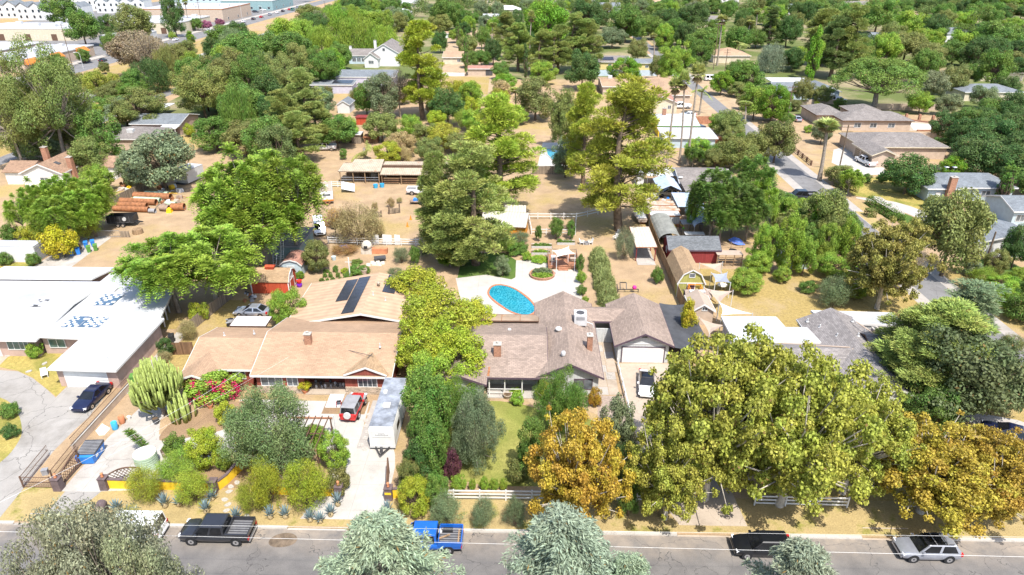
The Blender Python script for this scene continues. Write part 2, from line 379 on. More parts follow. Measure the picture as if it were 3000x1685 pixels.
sheet('lawn',smoothpoly(pxy([('S',1290,1180),('S',1440,1172),('S',1545,1186),('S',1610,1215),('S',1720,1222),('S',1775,1255),('S',1812,1330),('S',1836,1425),('S',1290,1425),('S',1270,1300)]),1),'lawn',.008)
sheet('planting_bed',smoothpoly(pxy([('C3',60,1060),('C3',150,1160),('C3',330,1200),('C3',640,1190),('C3',800,1260),('C3',960,1320),('C3',930,1060),('C3',250,1030)]),1),'pale_dirt',.011)
sheet('driveway',pxy([('C3',1085,766),('C3',1620,766)])+[(19.2,KERB+1.0),(13.4,KERB+1.0)]+pxy([('D3',1400,580),('C3',1190,1290)]),'tan_concrete',.008)
sheet('terrace',pxy([('S',1335,815),('S',1397,808),('S',1425,805),('S',1498,819),('S',1510,813),('S',1512,763),('S',1604,763),('S',1604,790),('S',1696,791),('S',1706,880)])+[(8.0,79),(2.6,79.2),(2.6,74),(-7,74),(-8.2,80)],'white_concrete',.008)
sheet('lawn',pxy([('S',1340,815),('S',1397,808),('S',1425,805),('S',1498,819),('S',1510,813),('S',1512,763),('S',1480,742),('S',1400,742),('S',1350,770)]),'green_lawn',.012)
sheet('path',smoothpoly(pxy([('C4',1960,1235),('C4',2700,1370),('C4',2700,1500),('C4',1925,1355)]),1),'concrete',.008)
sheet('path',pxy([('C4',1340,900),('C4',1420,900),('C4',1560,1060),('C4',1800,1240),('C4',1700,1290),('C4',1400,1100)]),'concrete',.01)
sheet('dry_grass',[(22,44),(56,44),(56,66),(22,66)],'dry_grass',.0035)
sheet('dry_grass',[(26,76.5),(55,76.5),(55,96),(26,96)],'dry_grass',.004)
sheet('road',[(56.6,43),(61.2,43),(61.2,720),(56.6,720)],'far_asphalt',.009)
sheet('gravel_shoulder',[(54.6,60),(63.0,60),(63.0,330),(54.6,330)],'gravel',.005)
sheet('driveway',pxy([('B4',660,60),('B4',800,20),('B4',1170,240),('B4',1210,310),('B4',900,320),('B4',640,190)]),'white_concrete',.008)
sheet('lawn',pxy([('B4',720,370),('B4',1200,330),('B4',1500,480),('B4',1750,560),('B4',1650,700),('B4',1100,560),('B4',850,520)]),'dry_lawn',.007)
sheet('driveway',smoothpoly(pxy([('B4',820,535),('B4',1100,555),('B4',1350,600),('B4',1660,715),('B4',1900,900),('B4',2200,1120),('B4',2050,1150),('B4',1600,790),('B4',1350,680),('B4',1080,590)]),1),'white_concrete',.011)
sheet('lawn',smoothpoly(pxy([('B4',1130,620),('B4',1350,690),('B4',1600,800),('B4',1660,900),('B4',1640,1000),('B4',1400,860),('B4',1250,740)]),1),'green_lawn',.009)
sheet('verge',pxy([('B4',870,680),('B4',1000,690),('B4',1190,830),('B4',1200,900),('B4',1130,900)]),'verge',.010)
sheet('lawn',pxy([('B4',1950,1180),('B4',2300,1150),('B4',2700,1300),('B4',2700,1420),('B4',2200,1330)]),'green_lawn',.006)
sheet('dry_grass',pxy([('B4',1500,1330),('B4',2000,1250),('B4',2700,1446),('C4',2700,500),('C4',2300,400),('C4',1700,60)]),'dry_grass',.004)
sheet('path',pxy([('B1',470,1150),('B1',880,930),('B1',1120,945),('B1',660,1285),('B1',240,1330),('B1',-100,1330),('B1',230,1310)]),'concrete',.007)
sheet('lawn',pxy([('B1',-100,1195),('B1',400,1195),('B1',240,1318),('B1',-100,1318)]),'dry_lawn',.009)
sheet('lane',[(-124,118),(-119.4,118),(-118.6,420),(-123.2,420)],'far_asphalt',.008)
sheet('dry_grass',[(-136.5,120),(-124.5,120),(-124,420),(-136.5,420)],'dry_grass',.004)
sheet('dry_grass',[(-172,120),(-151,120),(-151,420),(-172,420)],'dry_grass',.004)
sheet('flood_channel',[(-150.5,100),(-138,100),(-138,520),(-150.5,520)],'channel_concrete',.006)
for i,x in enumerate((-147.4,-144.4,-141.3)):
 sheet('channel_strip',[(x,100),(x+.7,100),(x+.7,520),(x,520)],'far_asphalt',.0105)
sheet('road',[(-189,100),(-176,100),(-176,900),(-189,900)],'far_asphalt',.007)
sheet('pavement',[(-193.5,100),(-189.1,100),(-189.1,640),(-193.5,640)],'concrete',.12)
sheet('car_park',[(-330,300),(-193.6,300),(-193.6,700),(-330,700)],'far_asphalt',.006)
sheet('dry_field',pxy([('A2',1840,950),('A2',1880,770),('A2',2350,775),('A2',2330,950)]),'dry_grass',.008)
sheet('yard',pxy([('A2',1880,650),('A2',1930,380),('A2',2400,250),('A2',2440,700),('A2',2380,980),('A2',1850,970)]),'pale_dirt',.004)
sheet('terrace',pxy([('B3',250,250),('B3',310,-10),('B3',560,-10),('B3',560,235)]),'white_concrete',.008)
sheet('yard',pxy([('A3',1000,760),('A3',1500,750),('A3',2300,860),('A3',2330,1120),('A3',1700,1250),('A3',1400,1000)]),'pale_dirt',.006)
mk_ground('far_gardens',(.3,.25,.15),(.13,.16,.05),.035,.4,.55)
sheet('gardens',[(-117,262),(55,262),(55,900),(-117,900)],'far_gardens',.002);sheet('gardens',[(63.2,205),(520,205),(700,900),(63.2,900)],'far_gardens',.002);sheet('gardens',[(-112,176),(-74,176),(-60,262),(-117,262)],'far_gardens',.0025)
# plants: shared meshes
nr=np.random.default_rng(11)
def unit(a):return a/np.maximum(np.linalg.norm(a,axis=1,keepdims=True),1e-6)
def rdir(n,up=0.0):
 d=unit(nr.normal(size=(n,3)));d[:,2]+=up
 return unit(d)
def leafmesh(name,P,N,S,asp=.6,clu=None,T=None,mat='leaf',fold=0.0):
 n=len(P);N=unit(N)
 t=unit(nr.normal(size=(n,3)))if T is None else T
 t=unit(t-N*np.sum(t*N,axis=1,keepdims=True));b=np.cross(N,t)
 S=np.asarray(S).reshape(-1,1)*np.ones((n,1));h=S*.5;wd=h*asp
 V=np.empty((n,4,3));V[:,0]=P-t*h;V[:,1]=P+b*wd+N*wd*fold;V[:,2]=P+t*h;V[:,3]=P-b*wd+N*wd*fold
 me=bpy.data.meshes.new(name);me.vertices.add(n*4);me.loops.add(n*4);me.polygons.add(n)
 me.vertices.foreach_set('co',V.reshape(-1).astype(np.float32));me.loops.foreach_set('vertex_index',np.arange(n*4,dtype=np.int32))
 me.polygons.foreach_set('loop_start',np.arange(0,n*4,4,dtype=np.int32))
 a=me.attributes.new('rnd','FLOAT','FACE');a.data.foreach_set('value',nr.random(n).astype(np.float32))
 a=me.attributes.new('clu','FLOAT','FACE');a.data.foreach_set('value',(nr.random(n)if clu is None else clu).astype(np.float32))
 me.materials.append(M(mat));me.update();me.validate()
 return me
def rawmesh(mb,name,mat,smooth=True):
 me=bpy.data.meshes.new(name);me.from_pydata(mb.v,[],mb.f);me.materials.append(M(mat));me.uv_layers.new(name='UVMap')
 if smooth:me.polygons.foreach_set('use_smooth',[True]*len(me.polygons))
 return me
def clump_leaves(C,rad,n,outw,squash=1.0,up=.3,rand=.7,shell=.55,keep=-.5):
 """leaves on lumpy clump shells; returns positions, normals, clump id value"""
 w=rad**2;k=np.maximum((n*w/w.sum()).astype(int),3)
 idx=np.repeat(np.arange(len(C)),k);d=rdir(len(idx))
 o=unit(C-outw)[idx];m=np.sum(d*o,axis=1)>keep-nr.random(len(idx))*.3;idx=idx[m];d=d[m]
 rr=shell+(1.08-shell)*nr.random(len(idx))**.6
 dd=d*np.array([1,1,squash]);P=C[idx]+dd*(rad[idx]*rr)[:,None]
 N=d*.75+nr.normal(size=d.shape)*rand*.5+np.array([0,0,up])
 cv=nr.random(len(C))[idx]
 return P,N,cv
def ellip_clumps(K,c,r,lo=.5,hi=.98,bottom=-.55,rc=(.2,.32),lump=.25):
 D=[]
 while len(D)<K:
  d=rdir(1)[0]
  if d[2]>bottom:D.append(d)
 D=np.array(D);f=lo+(hi-lo)*nr.random(K)**.5;f=f*(1+lump*(nr.random(K)-.6))
 C=np.array(c)+D*np.array(r)*f[:,None];rad=(rc[0]+(rc[1]-rc[0])*nr.random(K))*min(r[0],r[1])*(1.15-.35*np.abs(f-.7))
 return C,rad
def limbs(mb,C,fork,base_r,sag=.12,n=5,extend=0.0,thin=.03):
 fork=np.array(fork)
 for c in C:
  d=c-fork;L=np.linalg.norm(d);mid=fork+d*.5+np.array([nr.normal()*.06*L,nr.normal()*.06*L,-sag*L*(nr.random()-.2)])
  end=fork+d*(1+extend*nr.random())
  mb.tube([fork+d*.02,fork*.55+mid*.45+np.array([0,0,.03*L]),mid,end],[base_r*.75,base_r*.55,base_r*.38,thin],n,cap=False)
PROTO={}
def reg(kind,trunk,crown,H,W,names=('trunk','crown'),nm='tree',extra=None):
 co=np.empty(len(crown.vertices)*3,np.float32);crown.vertices.foreach_get('co',co);co=co.reshape(-1,3)
 W=2*float(np.percentile(np.hypot(co[:,0],co[:,1]),95));H=float(np.percentile(co[:,2],99.7));nm={'oak':'round_tree','bigoak':'round_tree','ash':'upright_tree','dense':'dense_tree','willow':'drooping_tree','street':'olive_tree','mesquite':'mesquite_tree'}.get(kind,nm)  # tree names stand for crown shapes only, species is not known
 PROTO.setdefault(kind,[]).append(dict(trunk=trunk,crown=crown,H=H,W=W,names=names,nm=nm,extra=extra))
def broad(kind,H=10.,W=9.,zc=.62,rz=.36,K=46,leaves=13000,size=.4,asp=.65,seed=1,bark='bark',bottom=-.5,rc=(.2,.33),lump=.3,fork=.34,tr=.24,squash=.85,nm='broadleaf_tree',droop=0.,elong=None,mat='leaf',lo=.5,shell=.55,ext=0.,pale=None,names=('trunk','crown'),rand=.7):
 global nr;nr=np.random.default_rng(seed)
 c=(0,0,zc*H);r=(W/2,W/2,rz*H)
 C,rad=ellip_clumps(K,c,r,lo,.97,bottom,rc,lump)
 C[:,2]=np.maximum(C[:,2],rad*.55+.12*H*(names[0]=='trunk'))
 P,N,cv=clump_leaves(C,rad,leaves,np.array(c)-np.array([0,0,r[2]*.5]),squash,.3,rand,shell)
 T=None
 if droop:
  P[:,2]-=droop*nr.random(len(P))**2*rad.mean()*2;T=np.tile(np.array([[0.,0.,-1.]]),(len(P),1))+nr.normal(size=P.shape)*.25;N=unit(N*np.array([1,1,.2]))
 P[:,2]=np.maximum(P[:,2],.03)
 cr=leafmesh(kind+'_crown',P,N,size*(.6+.8*nr.random(len(P))),asp,cv,T,mat)
 mb=MB();f=np.array([nr.normal()*.2,nr.normal()*.2,fork*H])
 mb.tube([(0,0,-.1),(f[0]*.4,f[1]*.3,f[2]*.5),tuple(f)],[tr*1.35,tr,tr*.85],8,cap=False)
 limbs(mb,C,f,tr*.72,ext and .05 or .12,4,ext)
 reg(kind,rawmesh(mb,kind+'_trunk',pale or bark),cr,H,W,names,nm)
for s in range(3):broad('oak',10,10,.55,.44,seed=20+s,K=70,leaves=21000,size=.34,bottom=-.75,rc=(.17,.3),lump=.4)
for s in range(2):broad('ash',11,8,.56,.44,K=66,leaves=20000,size=.3,seed=30+s,squash=1.,rc=(.17,.32),bottom=-.8,lump=.45)
for s in range(2):broad('dense',9,9,.52,.47,K=80,leaves=22000,size=.27,seed=35+s,rc=(.15,.26),lump=.25,lo=.6,bottom=-.85)
for s in range(2):broad('willow',10,10,.56,.43,K=60,leaves=24000,size=.55,asp=.2,seed=40+s,droop=1.3,squash=1.1,bark='bark_grey',shell=.35,bottom=-.6)
for s in range(2):broad('shrub',3,3.4,.48,.5,K=50,leaves=8000,size=.17,seed=50+s,bottom=-.8,fork=.1,tr=.05,nm='shrub',names=('stem','foliage'),rc=(.18,.34),lump=.4)
for s in range(2):broad('wispy',4,4.4,.52,.46,K=70,leaves=15000,size=.26,asp=.13,seed=60+s,bottom=-.8,fork=.12,tr=.06,nm='feathery_shrub',names=('stem','foliage'),rc=(.2,.42),shell=.1,lump=.5,rand=1.6)
broad('column',6,2.6,.5,.5,K=60,leaves=10000,size=.18,seed=65,bottom=-1,fork=.1,tr=.09,nm='columnar_shrub',names=('stem','foliage'),rc=(.24,.4),squash=1.2)
for s in range(2):broad('cypress',12,1.9,.5,.5,K=80,leaves=6500,size=.3,asp=.35,seed=70+s,bottom=-1,fork=.06,tr=.14,nm='cypress_tree',rc=(.22,.4),squash=1.6,lo=.3)
for s in range(2):broad('twig',9,8,.6,.38,K=170,leaves=6500,size=.25,asp=.3,seed=80+s,nm='dry_tree',rc=(.16,.3),shell=.0,lump=.5,ext=.25,bark='twig',tr=.22,lo=.3)
for s in range(2):broad('bigoak',10,10,.55,.44,seed=24+s,K=120,leaves=46000,size=.22,bottom=-.8,rc=(.11,.22),lump=.5)
broad('street',10,10,.55,.44,seed=27,K=110,leaves=60000,size=.19,asp=.45,bottom=-.75,rc=(.12,.24),lump=.5,bark='bark_grey')
broad('mesquite',6,8,.52,.46,seed=28,K=90,leaves=52000,size=.19,asp=.32,bottom=-.85,rc=(.13,.26),lump=.5,bark='bark_grey',shell=.3,rand=1.2,tr=.12)
for s in range(2):
 broad('sycamore',13,13,.54,.45,K=300,leaves=80000,size=.25,asp=.85,seed=90+s,nm='sycamore_tree',rc=(.06,.16),lump=.7,ext=0.,pale='bark_pale',tr=.36,bottom=-.8,lo=.4,squash=.75,shell=.0,rand=1.1)
def cone_prof(K,H,z0,rfun,seed,jitter=.25):
 z=z0+(H-z0)*(np.arange(K)+nr.random(K))/K;a=nr.random(K)*6.283;r=rfun((z-z0)/(H-z0))*(.55+.45*nr.random(K)**.4)
 return np.stack([np.cos(a)*r,np.sin(a)*r,z],1)
def pine(kind,H,W,z0,rfun,K,n,seed,size=.4,rc=(.5,.95),mat='needle',nm='pine_tree',bark='bark',asp=.2,trunk_r=.34,squash=.75,upb=.5):
 """branch ends carry three needle puffs each, so the outline breaks up"""
 global nr;nr=np.random.default_rng(seed);B=cone_prof(K,H,z0,lambda u:rfun(u)*W/2,seed);rb=np.hypot(B[:,0],B[:,1])[:,None]
 lean=np.array([nr.normal()*.5,nr.normal()*.5,0]);B=B+lean*(B[:,2:3]/H)
 C=np.concatenate([B*np.array([f,f,1])+np.array([0,0,1.])*(f-1)*rb*.25+nr.normal(size=B.shape)*np.array([.5,.5,.3])for f in(1.,.78,.5)]);K3=len(C)
 rad=(rc[0]+(rc[1]-rc[0])*nr.random(K3)**1.4)*np.repeat([1.,1.05,.9],K);w=rad**2;k=np.maximum((n*w/w.sum()).astype(int),4);idx=np.repeat(np.arange(K3),k);d=rdir(len(idx),.3)
 P=C[idx]+d*np.array([1,1,squash])*(rad[idx]*(.4+.65*nr.random(len(idx))**.5))[:,None]
 T=d+np.array([0,0,upb])+nr.normal(size=d.shape)*.25;N=np.cross(T,nr.normal(size=d.shape));N=N*np.sign(np.sum(N*(d+np.array([0,0,.6])),axis=1))[:,None]
 cr=leafmesh(kind+'_crown',P,N,size*(.6+.8*nr.random(len(P))),asp,nr.random(K3)[idx],T,mat)
 mb=MB();bx,by=nr.normal(size=2)*.25
 mb.tube([(0,0,-.1),(bx,by,H*.3),(bx*1.5,by*1.2,H*.62),(0,0,H*.93)],[trunk_r*1.3,trunk_r,trunk_r*.62,.06],8,cap=False)
 for c in B:
  zb=max(c[2]-np.hypot(c[0],c[1])*.35,z0*.6);mb.tube([(bx*zb/H,by*zb/H,zb),(c[0]*.55,c[1]*.55,zb*.55+c[2]*.45),tuple(c)],[trunk_r*.3,trunk_r*.2,.03],4,cap=False)
 reg(kind,rawmesh(mb,kind+'_trunk',bark),cr,H,W,('trunk','crown'),nm)
for s in range(2):pine('pine',20,10,4.2,lambda u:np.maximum(.6+.7*u-1.2*u**2.3,.08),66,48000,110+s,rc=(.55,1.2),size=.42)
for s in range(2):pine('tallpine',24,8,3.,lambda u:(.95-.88*u)*(.82+.18*np.sin(u*19)),60,30000,120+s,rc=(.5,1.0),size=.4)
def stone(seed):
 global nr;nr=np.random.default_rng(seed);H,W=14.,18.
 K=110;a=nr.random(K)*6.283;q=nr.random(K)**.5;r=q*W/2*.92;z=H*(.5+.46*np.sqrt(np.maximum(1-q**2,0)))-nr.random(K)*1.6
 C=np.stack([np.cos(a)*r,np.sin(a)*r,z],1);rad=1.1+nr.random(K)*.8
 P,N,cv=clump_leaves(C,rad,46000,np.array([0,0,2.]),.75,.5,.8,.5)
 cr=leafmesh('stone_crown',P,N,.45*(.6+.8*nr.random(len(P))),.3,cv,None,'needle')
 mb=MB();mb.tube([(0,0,-.1),(.2,0,2.5),(.1,.2,5)],[.7,.55,.45],9,cap=False);limbs(mb,C,(.1,.2,4.6),.3,.05,5)
 reg('stonepine',rawmesh(mb,'stone_trunk','bark_grey'),cr,H,W,('trunk','crown'),'umbrella_pine')
stone(130)
def cedar(seed):
 """silvery cedar: separate flat sprays drooping at the tips, dark gaps between"""
 global nr;nr=np.random.default_rng(seed);H,W=13.,10.
 K=190;u=nr.random(K)**.75;z=1.5+(H-1.7)*u;a=nr.random(K)*6.283;env=(1-u)**.75*W/2;r=env*(.2+.85*nr.random(K)**.6)+.1
 z=z-r*.1;C=np.stack([np.cos(a)*r,np.sin(a)*r,z],1);n=330;s0=.55+.75*nr.random(K)*(1.1-u)
 idx=np.repeat(np.arange(K),n);yaw=a+nr.normal(size=K)*.5;out=np.stack([np.cos(yaw),np.sin(yaw),np.zeros(K)],1)[idx];side=np.stack([-out[:,1],out[:,0],out[:,2]],1);sc_=s0[idx]
 s1=(nr.random(len(idx))*2.2-.9)*sc_;s2=nr.normal(size=len(idx))*.42*sc_*np.clip(1.1-np.abs(s1)/2/sc_,.2,1)
 P=C[idx]+out*s1[:,None]+side*s2[:,None];P[:,2]+=-.3*np.maximum(s1,0)**1.5-.4*s2**2+nr.normal(size=len(idx))*.1
 T=out*.9+side*np.sign(s2)[:,None]*.7+np.array([0,0,-.3])+nr.normal(size=P.shape)*.35;N=np.array([0,0,1.])+nr.normal(size=P.shape)*.6
 cr=leafmesh('cedar_crown',P,N,.21*(.6+.8*nr.random(len(P))),.22,nr.random(K)[idx],T,'needle')
 mb=MB();mb.tube([(0,0,-.1),(.1,0,H*.5),(0,0,H*.95)],[.3,.2,.04],8,cap=False)
 for c in C:mb.tube([(0,0,c[2]-.2),tuple(c)],[.06,.02],4,cap=False)
 reg('cedar',rawmesh(mb,'cedar_trunk','bark_grey'),cr,H,W,('trunk','crown'),'cedar_tree')
cedar(140);cedar(141)
def frondtree(seed,H=10.,W=9.,nm='compound_leaf_tree',K=52,per=64):
 """long compound leaves in star-like sprays"""
 global nr;nr=np.random.default_rng(seed)
 C,rad=ellip_clumps(K,(0,0,H*.6),(W/2,W/2,H*.38),.5,.95,-.5,(.2,.3),.3)
 Ps,Ns,Ts,cv=[],[],[],[]
 for i in range(K):
  d=rdir(per,.35);o=unit((C[i]-np.array([0,0,H*.45]))[None])[0];d=d[np.sum(d*o,axis=1)>-.35]
  L=rad[i]*(.75+.5*nr.random(len(d)));nl=7
  for j in range(nl):
   f=(j+1.2)/nl;cen=C[i]+d*(L*f)[:,None];cen[:,2]-=.42*L*f**2.2
   sd=unit(np.cross(d,np.array([0,0,1.])));
   for sg in(-1,1):
    Ps.append(cen+sd*sg*.13);Ts.append(sd*sg+d*.55+np.array([0,0,-.2]));Ns.append(np.cross(d,sd)*-1+nr.normal(size=d.shape)*.25+np.array([0,0,.5]));cv.append(np.full(len(d),nr.random()*.3+.7*((i*37%100)/100)))
 P=np.concatenate(Ps);cr=leafmesh('frond_crown',P,np.concatenate(Ns),.32*(.7+.6*nr.random(len(P))),.38,np.concatenate(cv),np.concatenate(Ts))
 mb=MB();mb.tube([(0,0,-.1),(.15,.1,H*.2),(.1,0,H*.34)],[.3,.24,.2],8,cap=False);limbs(mb,C,(.1,0,H*.33),.17,.08,4)
 reg('frond',rawmesh(mb,'frond_trunk','bark_grey'),cr,H,W,('trunk','crown'),nm)
frondtree(150);frondtree(151)
def fanpalm(seed,H=18.,dry=.2):
 global nr;nr=np.random.default_rng(seed);mb=MB()
 b=nr.normal(size=2)*.5
 pts=[(b[0]*u*u,b[1]*u*u,H*.93*u)for u in(0,.25,.5,.75,1)];top=np.array(pts[-1]);pts[0]=(0,0,-.1)
 tm=MB();tm.tube(pts,[.38,.27,.24,.23,.2],9,cap=False)
 def fans(n,lo,hi,Ls):
  Ps,Ns,Ts,S=[],[],[],[]
  for i in range(n):
   a=nr.random()*6.283;e=lo+(hi-lo)*nr.random();d=np.array([math.cos(a)*math.cos(e),math.sin(a)*math.cos(e),math.sin(e)]);L=Ls*(.8+.4*nr.random())
   hub=top+d*L*.55;hub[2]-=.1*L;sd=unit(np.cross(d,np.array([0,0,1.]))[None])[0];nrm=np.cross(sd,d)
   for k in range(9):
    th=(k-4)*.33;t=d*math.cos(th)+sd*math.sin(th)+np.array([0,0,-.25*abs(th)]);t/=np.linalg.norm(t)
    Ps.append(hub+t*L*.33);Ts.append(t);Ns.append(nrm+nr.normal(size=3)*.12);S.append(L*.75)
  return leafmesh('fan',np.array(Ps),np.array(Ns),np.array(S),.2,None,np.array(Ts),'leaf')
 cr=fans(60,-.45,1.4,1.7);sk=fans(26,-1.45,-.75,1.5)
 reg('fanpalm',rawmesh(tm,'fanpalm_trunk','palm_trunk'),cr,H,4.4,('trunk','crown'),'fan_palm',('skirt',sk,(.28,.2,.1,1)))
fanpalm(160);fanpalm(161)
def featherpalm(seed,H=8.,trunk=True):
 global nr;nr=np.random.default_rng(seed);top=np.array([0,0,H*.72 if trunk else .5]);Ps,Ns,Ts=[],[],[]
 L0=H*.42 if trunk else 3.2
 for i in range(34):
  a=i*2.4;e=-.2+1.5*((i*13%34)/34);L=L0*(.85+.3*nr.random());dh=np.array([math.cos(a),math.sin(a),0.])
  sd=np.array([-dh[1],dh[0],0])
  for j in range(22):
   f=(j+2)/24;x=L*f*math.cos(e);z=L*f*math.sin(e)-.55*L*f**2.4;c=top+dh*x+np.array([0,0,z])
   for sg in(-1,1):
    t=sd*sg+dh*.55+np.array([0,0,-.25]);Ps.append(c+t*.22*(1.15-f));Ts.append(t);Ns.append(np.array([0,0,1.])+sd*sg*.4+nr.normal(size=3)*.1)
 cr=leafmesh('feather_crown',np.array(Ps),np.array(Ns),.62 if trunk else .5,.16,None,np.array(Ts))
 tm=MB();tm.tube([(0,0,-.1),(.05,0,H*.4),(0,0,H*.74 if trunk else .6)],[.3,.24,.24],9,cap=False)
 reg('feather' if trunk else 'lowpalm',rawmesh(tm,'feather_trunk','palm_trunk'),cr,H if trunk else 3.2,6.4 if trunk else 5.8,('trunk','crown'),'feather_palm')
featherpalm(165);featherpalm(166,3.2,False)
def agave(seed):
 global nr;nr=np.random.default_rng(seed);mb=MB()
 for i in range(26):
  a=i*2.4;e=.35+1.1*(i/26);L=.95-.25*(i/26);d=Vector((math.cos(a)*math.cos(e),math.sin(a)*math.cos(e),math.sin(e)));s=Vector((-math.sin(a),math.cos(a),0))*.1;n=d.cross(s).normalized()*.03
  o=Vector((0,0,.25))+d*.1;m=o+d*L*.45;t=o+d*L+Vector((0,0,.04))
  mb.add([o-s*.7,o+s*.7,m+s,m-s,t,m-n*1.6],[[0,1,2,3],[3,2,4],[0,5,1],[1,5,2],[0,3,5],[5,3,4],[5,4,2]])
 bs=MB();bs.lathe([(.02,0),(.3,.02),(.36,.16),(.26,.34),(.05,.42)],12)
 me=rawmesh(mb,'agave_leaves','agave_leaf',False);reg('agave',rawmesh(bs,'agave_base','agave_base'),me,1.15,1.3,('cut_base','leaves'),'agave_plant')
mk('agave_leaf',(.19,.27,.29),.6,.25,3.,spec=.3);mk('agave_base',(.38,.3,.17),.9,.4,9.)
agave(170);agave(171)
def cactus(seed,n,H,W,up,r,kind,nm):
 global nr;nr=np.random.default_rng(seed);mb=MB()
 for i in range(n):
  a=nr.random()*6.283;q=nr.random()**.5;x,y=math.cos(a)*q*W*.5,math.sin(a)*q*W*.5;zt=H*(.62+.38*(1-q*q))*(.85+.2*nr.random());zb=max(.0,zt-H*(.35 if up else .95)*(.7+.5*nr.random()));kx=.55 if up else .85
  mb.tube([(x*kx,y*kx,zb),(x*.97,y*.97,zb*.55+zt*.45),(x,y,zt)],[r*.8,r,r*.55],5)
  if up and i%3==0:mb.tube([(0,0,H*.12),(x*.35,y*.35,H*.25),(x*kx,y*kx,zb+.05)],[r*1.3,r*1.1,r*.9],5,cap=False)
 tm=MB();tm.tube([(0,0,-.1),(0,0,H*.2)],[r*2.2,r*1.8],8)
 reg(kind,rawmesh(tm,kind+'_trunk','bark_grey'),rawmesh(mb,kind+'_stems','cactus_green'),H,W,('trunk','stems'),nm)
mk('cactus_green',(.27,.33,.085),.6,.35,2.5,spec=.3)
cactus(180,230,5.2,4.6,True,.105,'euphorbia','candelabra_cactus');cactus(181,34,2.6,2.2,False,.1,'cereus','columnar_cactus')
# plant placing
TINT=dict(dk=(.085,.155,.04),gr=(.14,.235,.045),br=(.18,.32,.03),yg=(.35,.4,.04),ol=(.215,.24,.07),gy=(.2,.25,.125),bl=(.25,.31,.2),sy=(.355,.37,.065),au=(.46,.35,.05),bn=(.32,.25,.16),pk=(.62,.02,.14),pu=(.13,.05,.065),st=(.42,.34,.16),pi=(.35,.39,.05),pd=(.14,.19,.06),po=(.26,.31,.08),yl=(.46,.43,.03),lg=(.25,.37,.05),pm=(.36,.4,.12),og=(.42,.27,.04),wh=(.7,.66,.6),mv=(.34,.13,.2))
PC=[0]
def place(kind,loc,H,W,tint,label,cat,group=None,rz=None,var=None,jit=.12,W2=None):
 PC[0]+=1;kind='bigoak' if kind in('oak','ash')and max(W/9,H/10)>1.45 and loc[1]<260 else kind;r_=random.Random(PC[0]*131+5);pr=PROTO[kind][(PC[0]if var is None else var)%len(PROTO[kind])]
 root=thing(pr['nm'],label,cat,loc,r_.random()*6.283 if rz is None else rz,group);root.scale=(W/pr['W'],(W2 or W)/pr['W'],H/pr['H'])
 t=TINT[tint]if isinstance(tint,str)else tint;j=[1+jit*.5*(r_.random()*2-1)for _ in range(3)];k=1+jit*(r_.random()*2-1)
 for nm,me in zip(pr['names'],(pr['trunk'],pr['crown'])):
  o=bpy.data.objects.new(nm,me);COL.objects.link(o);o.parent=root
  if me is pr['crown']:o.color=(t[0]*j[0]*k,t[1]*j[1]*k,t[2]*j[2]*k,1)
 if pr['extra']:
  o=bpy.data.objects.new(pr['extra'][0],pr['extra'][1]);COL.objects.link(o);o.parent=root;o.color=pr['extra'][2]
 return root
OCC=[]
def T(c,kind,tx,ty,fy,wpx,tint,label,cat='tree',group=None,**kw):
 """plant from its top pixel, foot row and crown width in crop pixels"""
 s=1. if c=='S' else(3.4293 if c[0]=='D' else 3.4347)
 x,y=K(c,tx,ty);_,f=K(c,tx,fy);fx=x+(1500-x)*(f-y)/(YV-y)
 P=G(fx,f);H=hgt(P,y);Pm=Vector((P.x,P.y,H*.6));W=wpx/s/pxm(Pm)
 OCC.append((P.x,P.y,W))
 return place(kind,P,H,W,tint,label,cat,group,**kw)
 # building kit
mk_rows('tan_shingle',(.43,.29,.19),.5,.2,.1,mortar=.72,big=.2);mk_rows('brown_shingle',(.33,.255,.21),.42,.2,.16,mortar=.6,big=.25);mk_rows('grey_shingle',(.28,.255,.245),.42,.2,.2,mortar=.6,big=.3)
mk_rows('dark_shingle',(.17,.18,.19),.3,.14,.25,mortar=.55);mk_rows('mid_shingle',(.24,.215,.2),.4,.2,.18,mortar=.65);mk_rows('blue_grey_shingle',(.2,.22,.24),.4,.2,.14,mortar=.7);mk_rows('red_brown_shingle',(.34,.22,.15),.4,.2,.2,mortar=.6)
mk_rows('pink_shingle',(.42,.22,.17),.4,.2,.12,mortar=.7);mk_rows('barn_shingle',(.42,.29,.175),.4,.16,.16,mortar=.7)
mk_rows('brick',(.38,.2,.13),.22,.075,.3,mortar=1.4,msize=.008,bmp=.4);mk_rows('stone_veneer',(.42,.34,.26),.3,.16,.45,mortar=1.5,msize=.02)
mk_rows('tile_orange',(.62,.22,.05),.3,.4,.1,mortar=.6);mk_rows('paver',(.42,.33,.27),.22,.11,.18,mortar=.6,msize=.008)
mk_rows('white_roof',(.47,.48,.5),12.,.95,.035,.8,.86,.02,big=.22,bmp=.2);mk('white_metal',(.6,.6,.59),.5,.08);mk('white_paint',(.62,.61,.59),.7,.06,stain=((.5,.47,.42),.5,.66,.3));mk('white_wall',(.58,.58,.57),.85,.06)
mk('peeling_white',(.66,.64,.6),.9,.1,stain=((.3,.24,.18),.9,.6,.9))
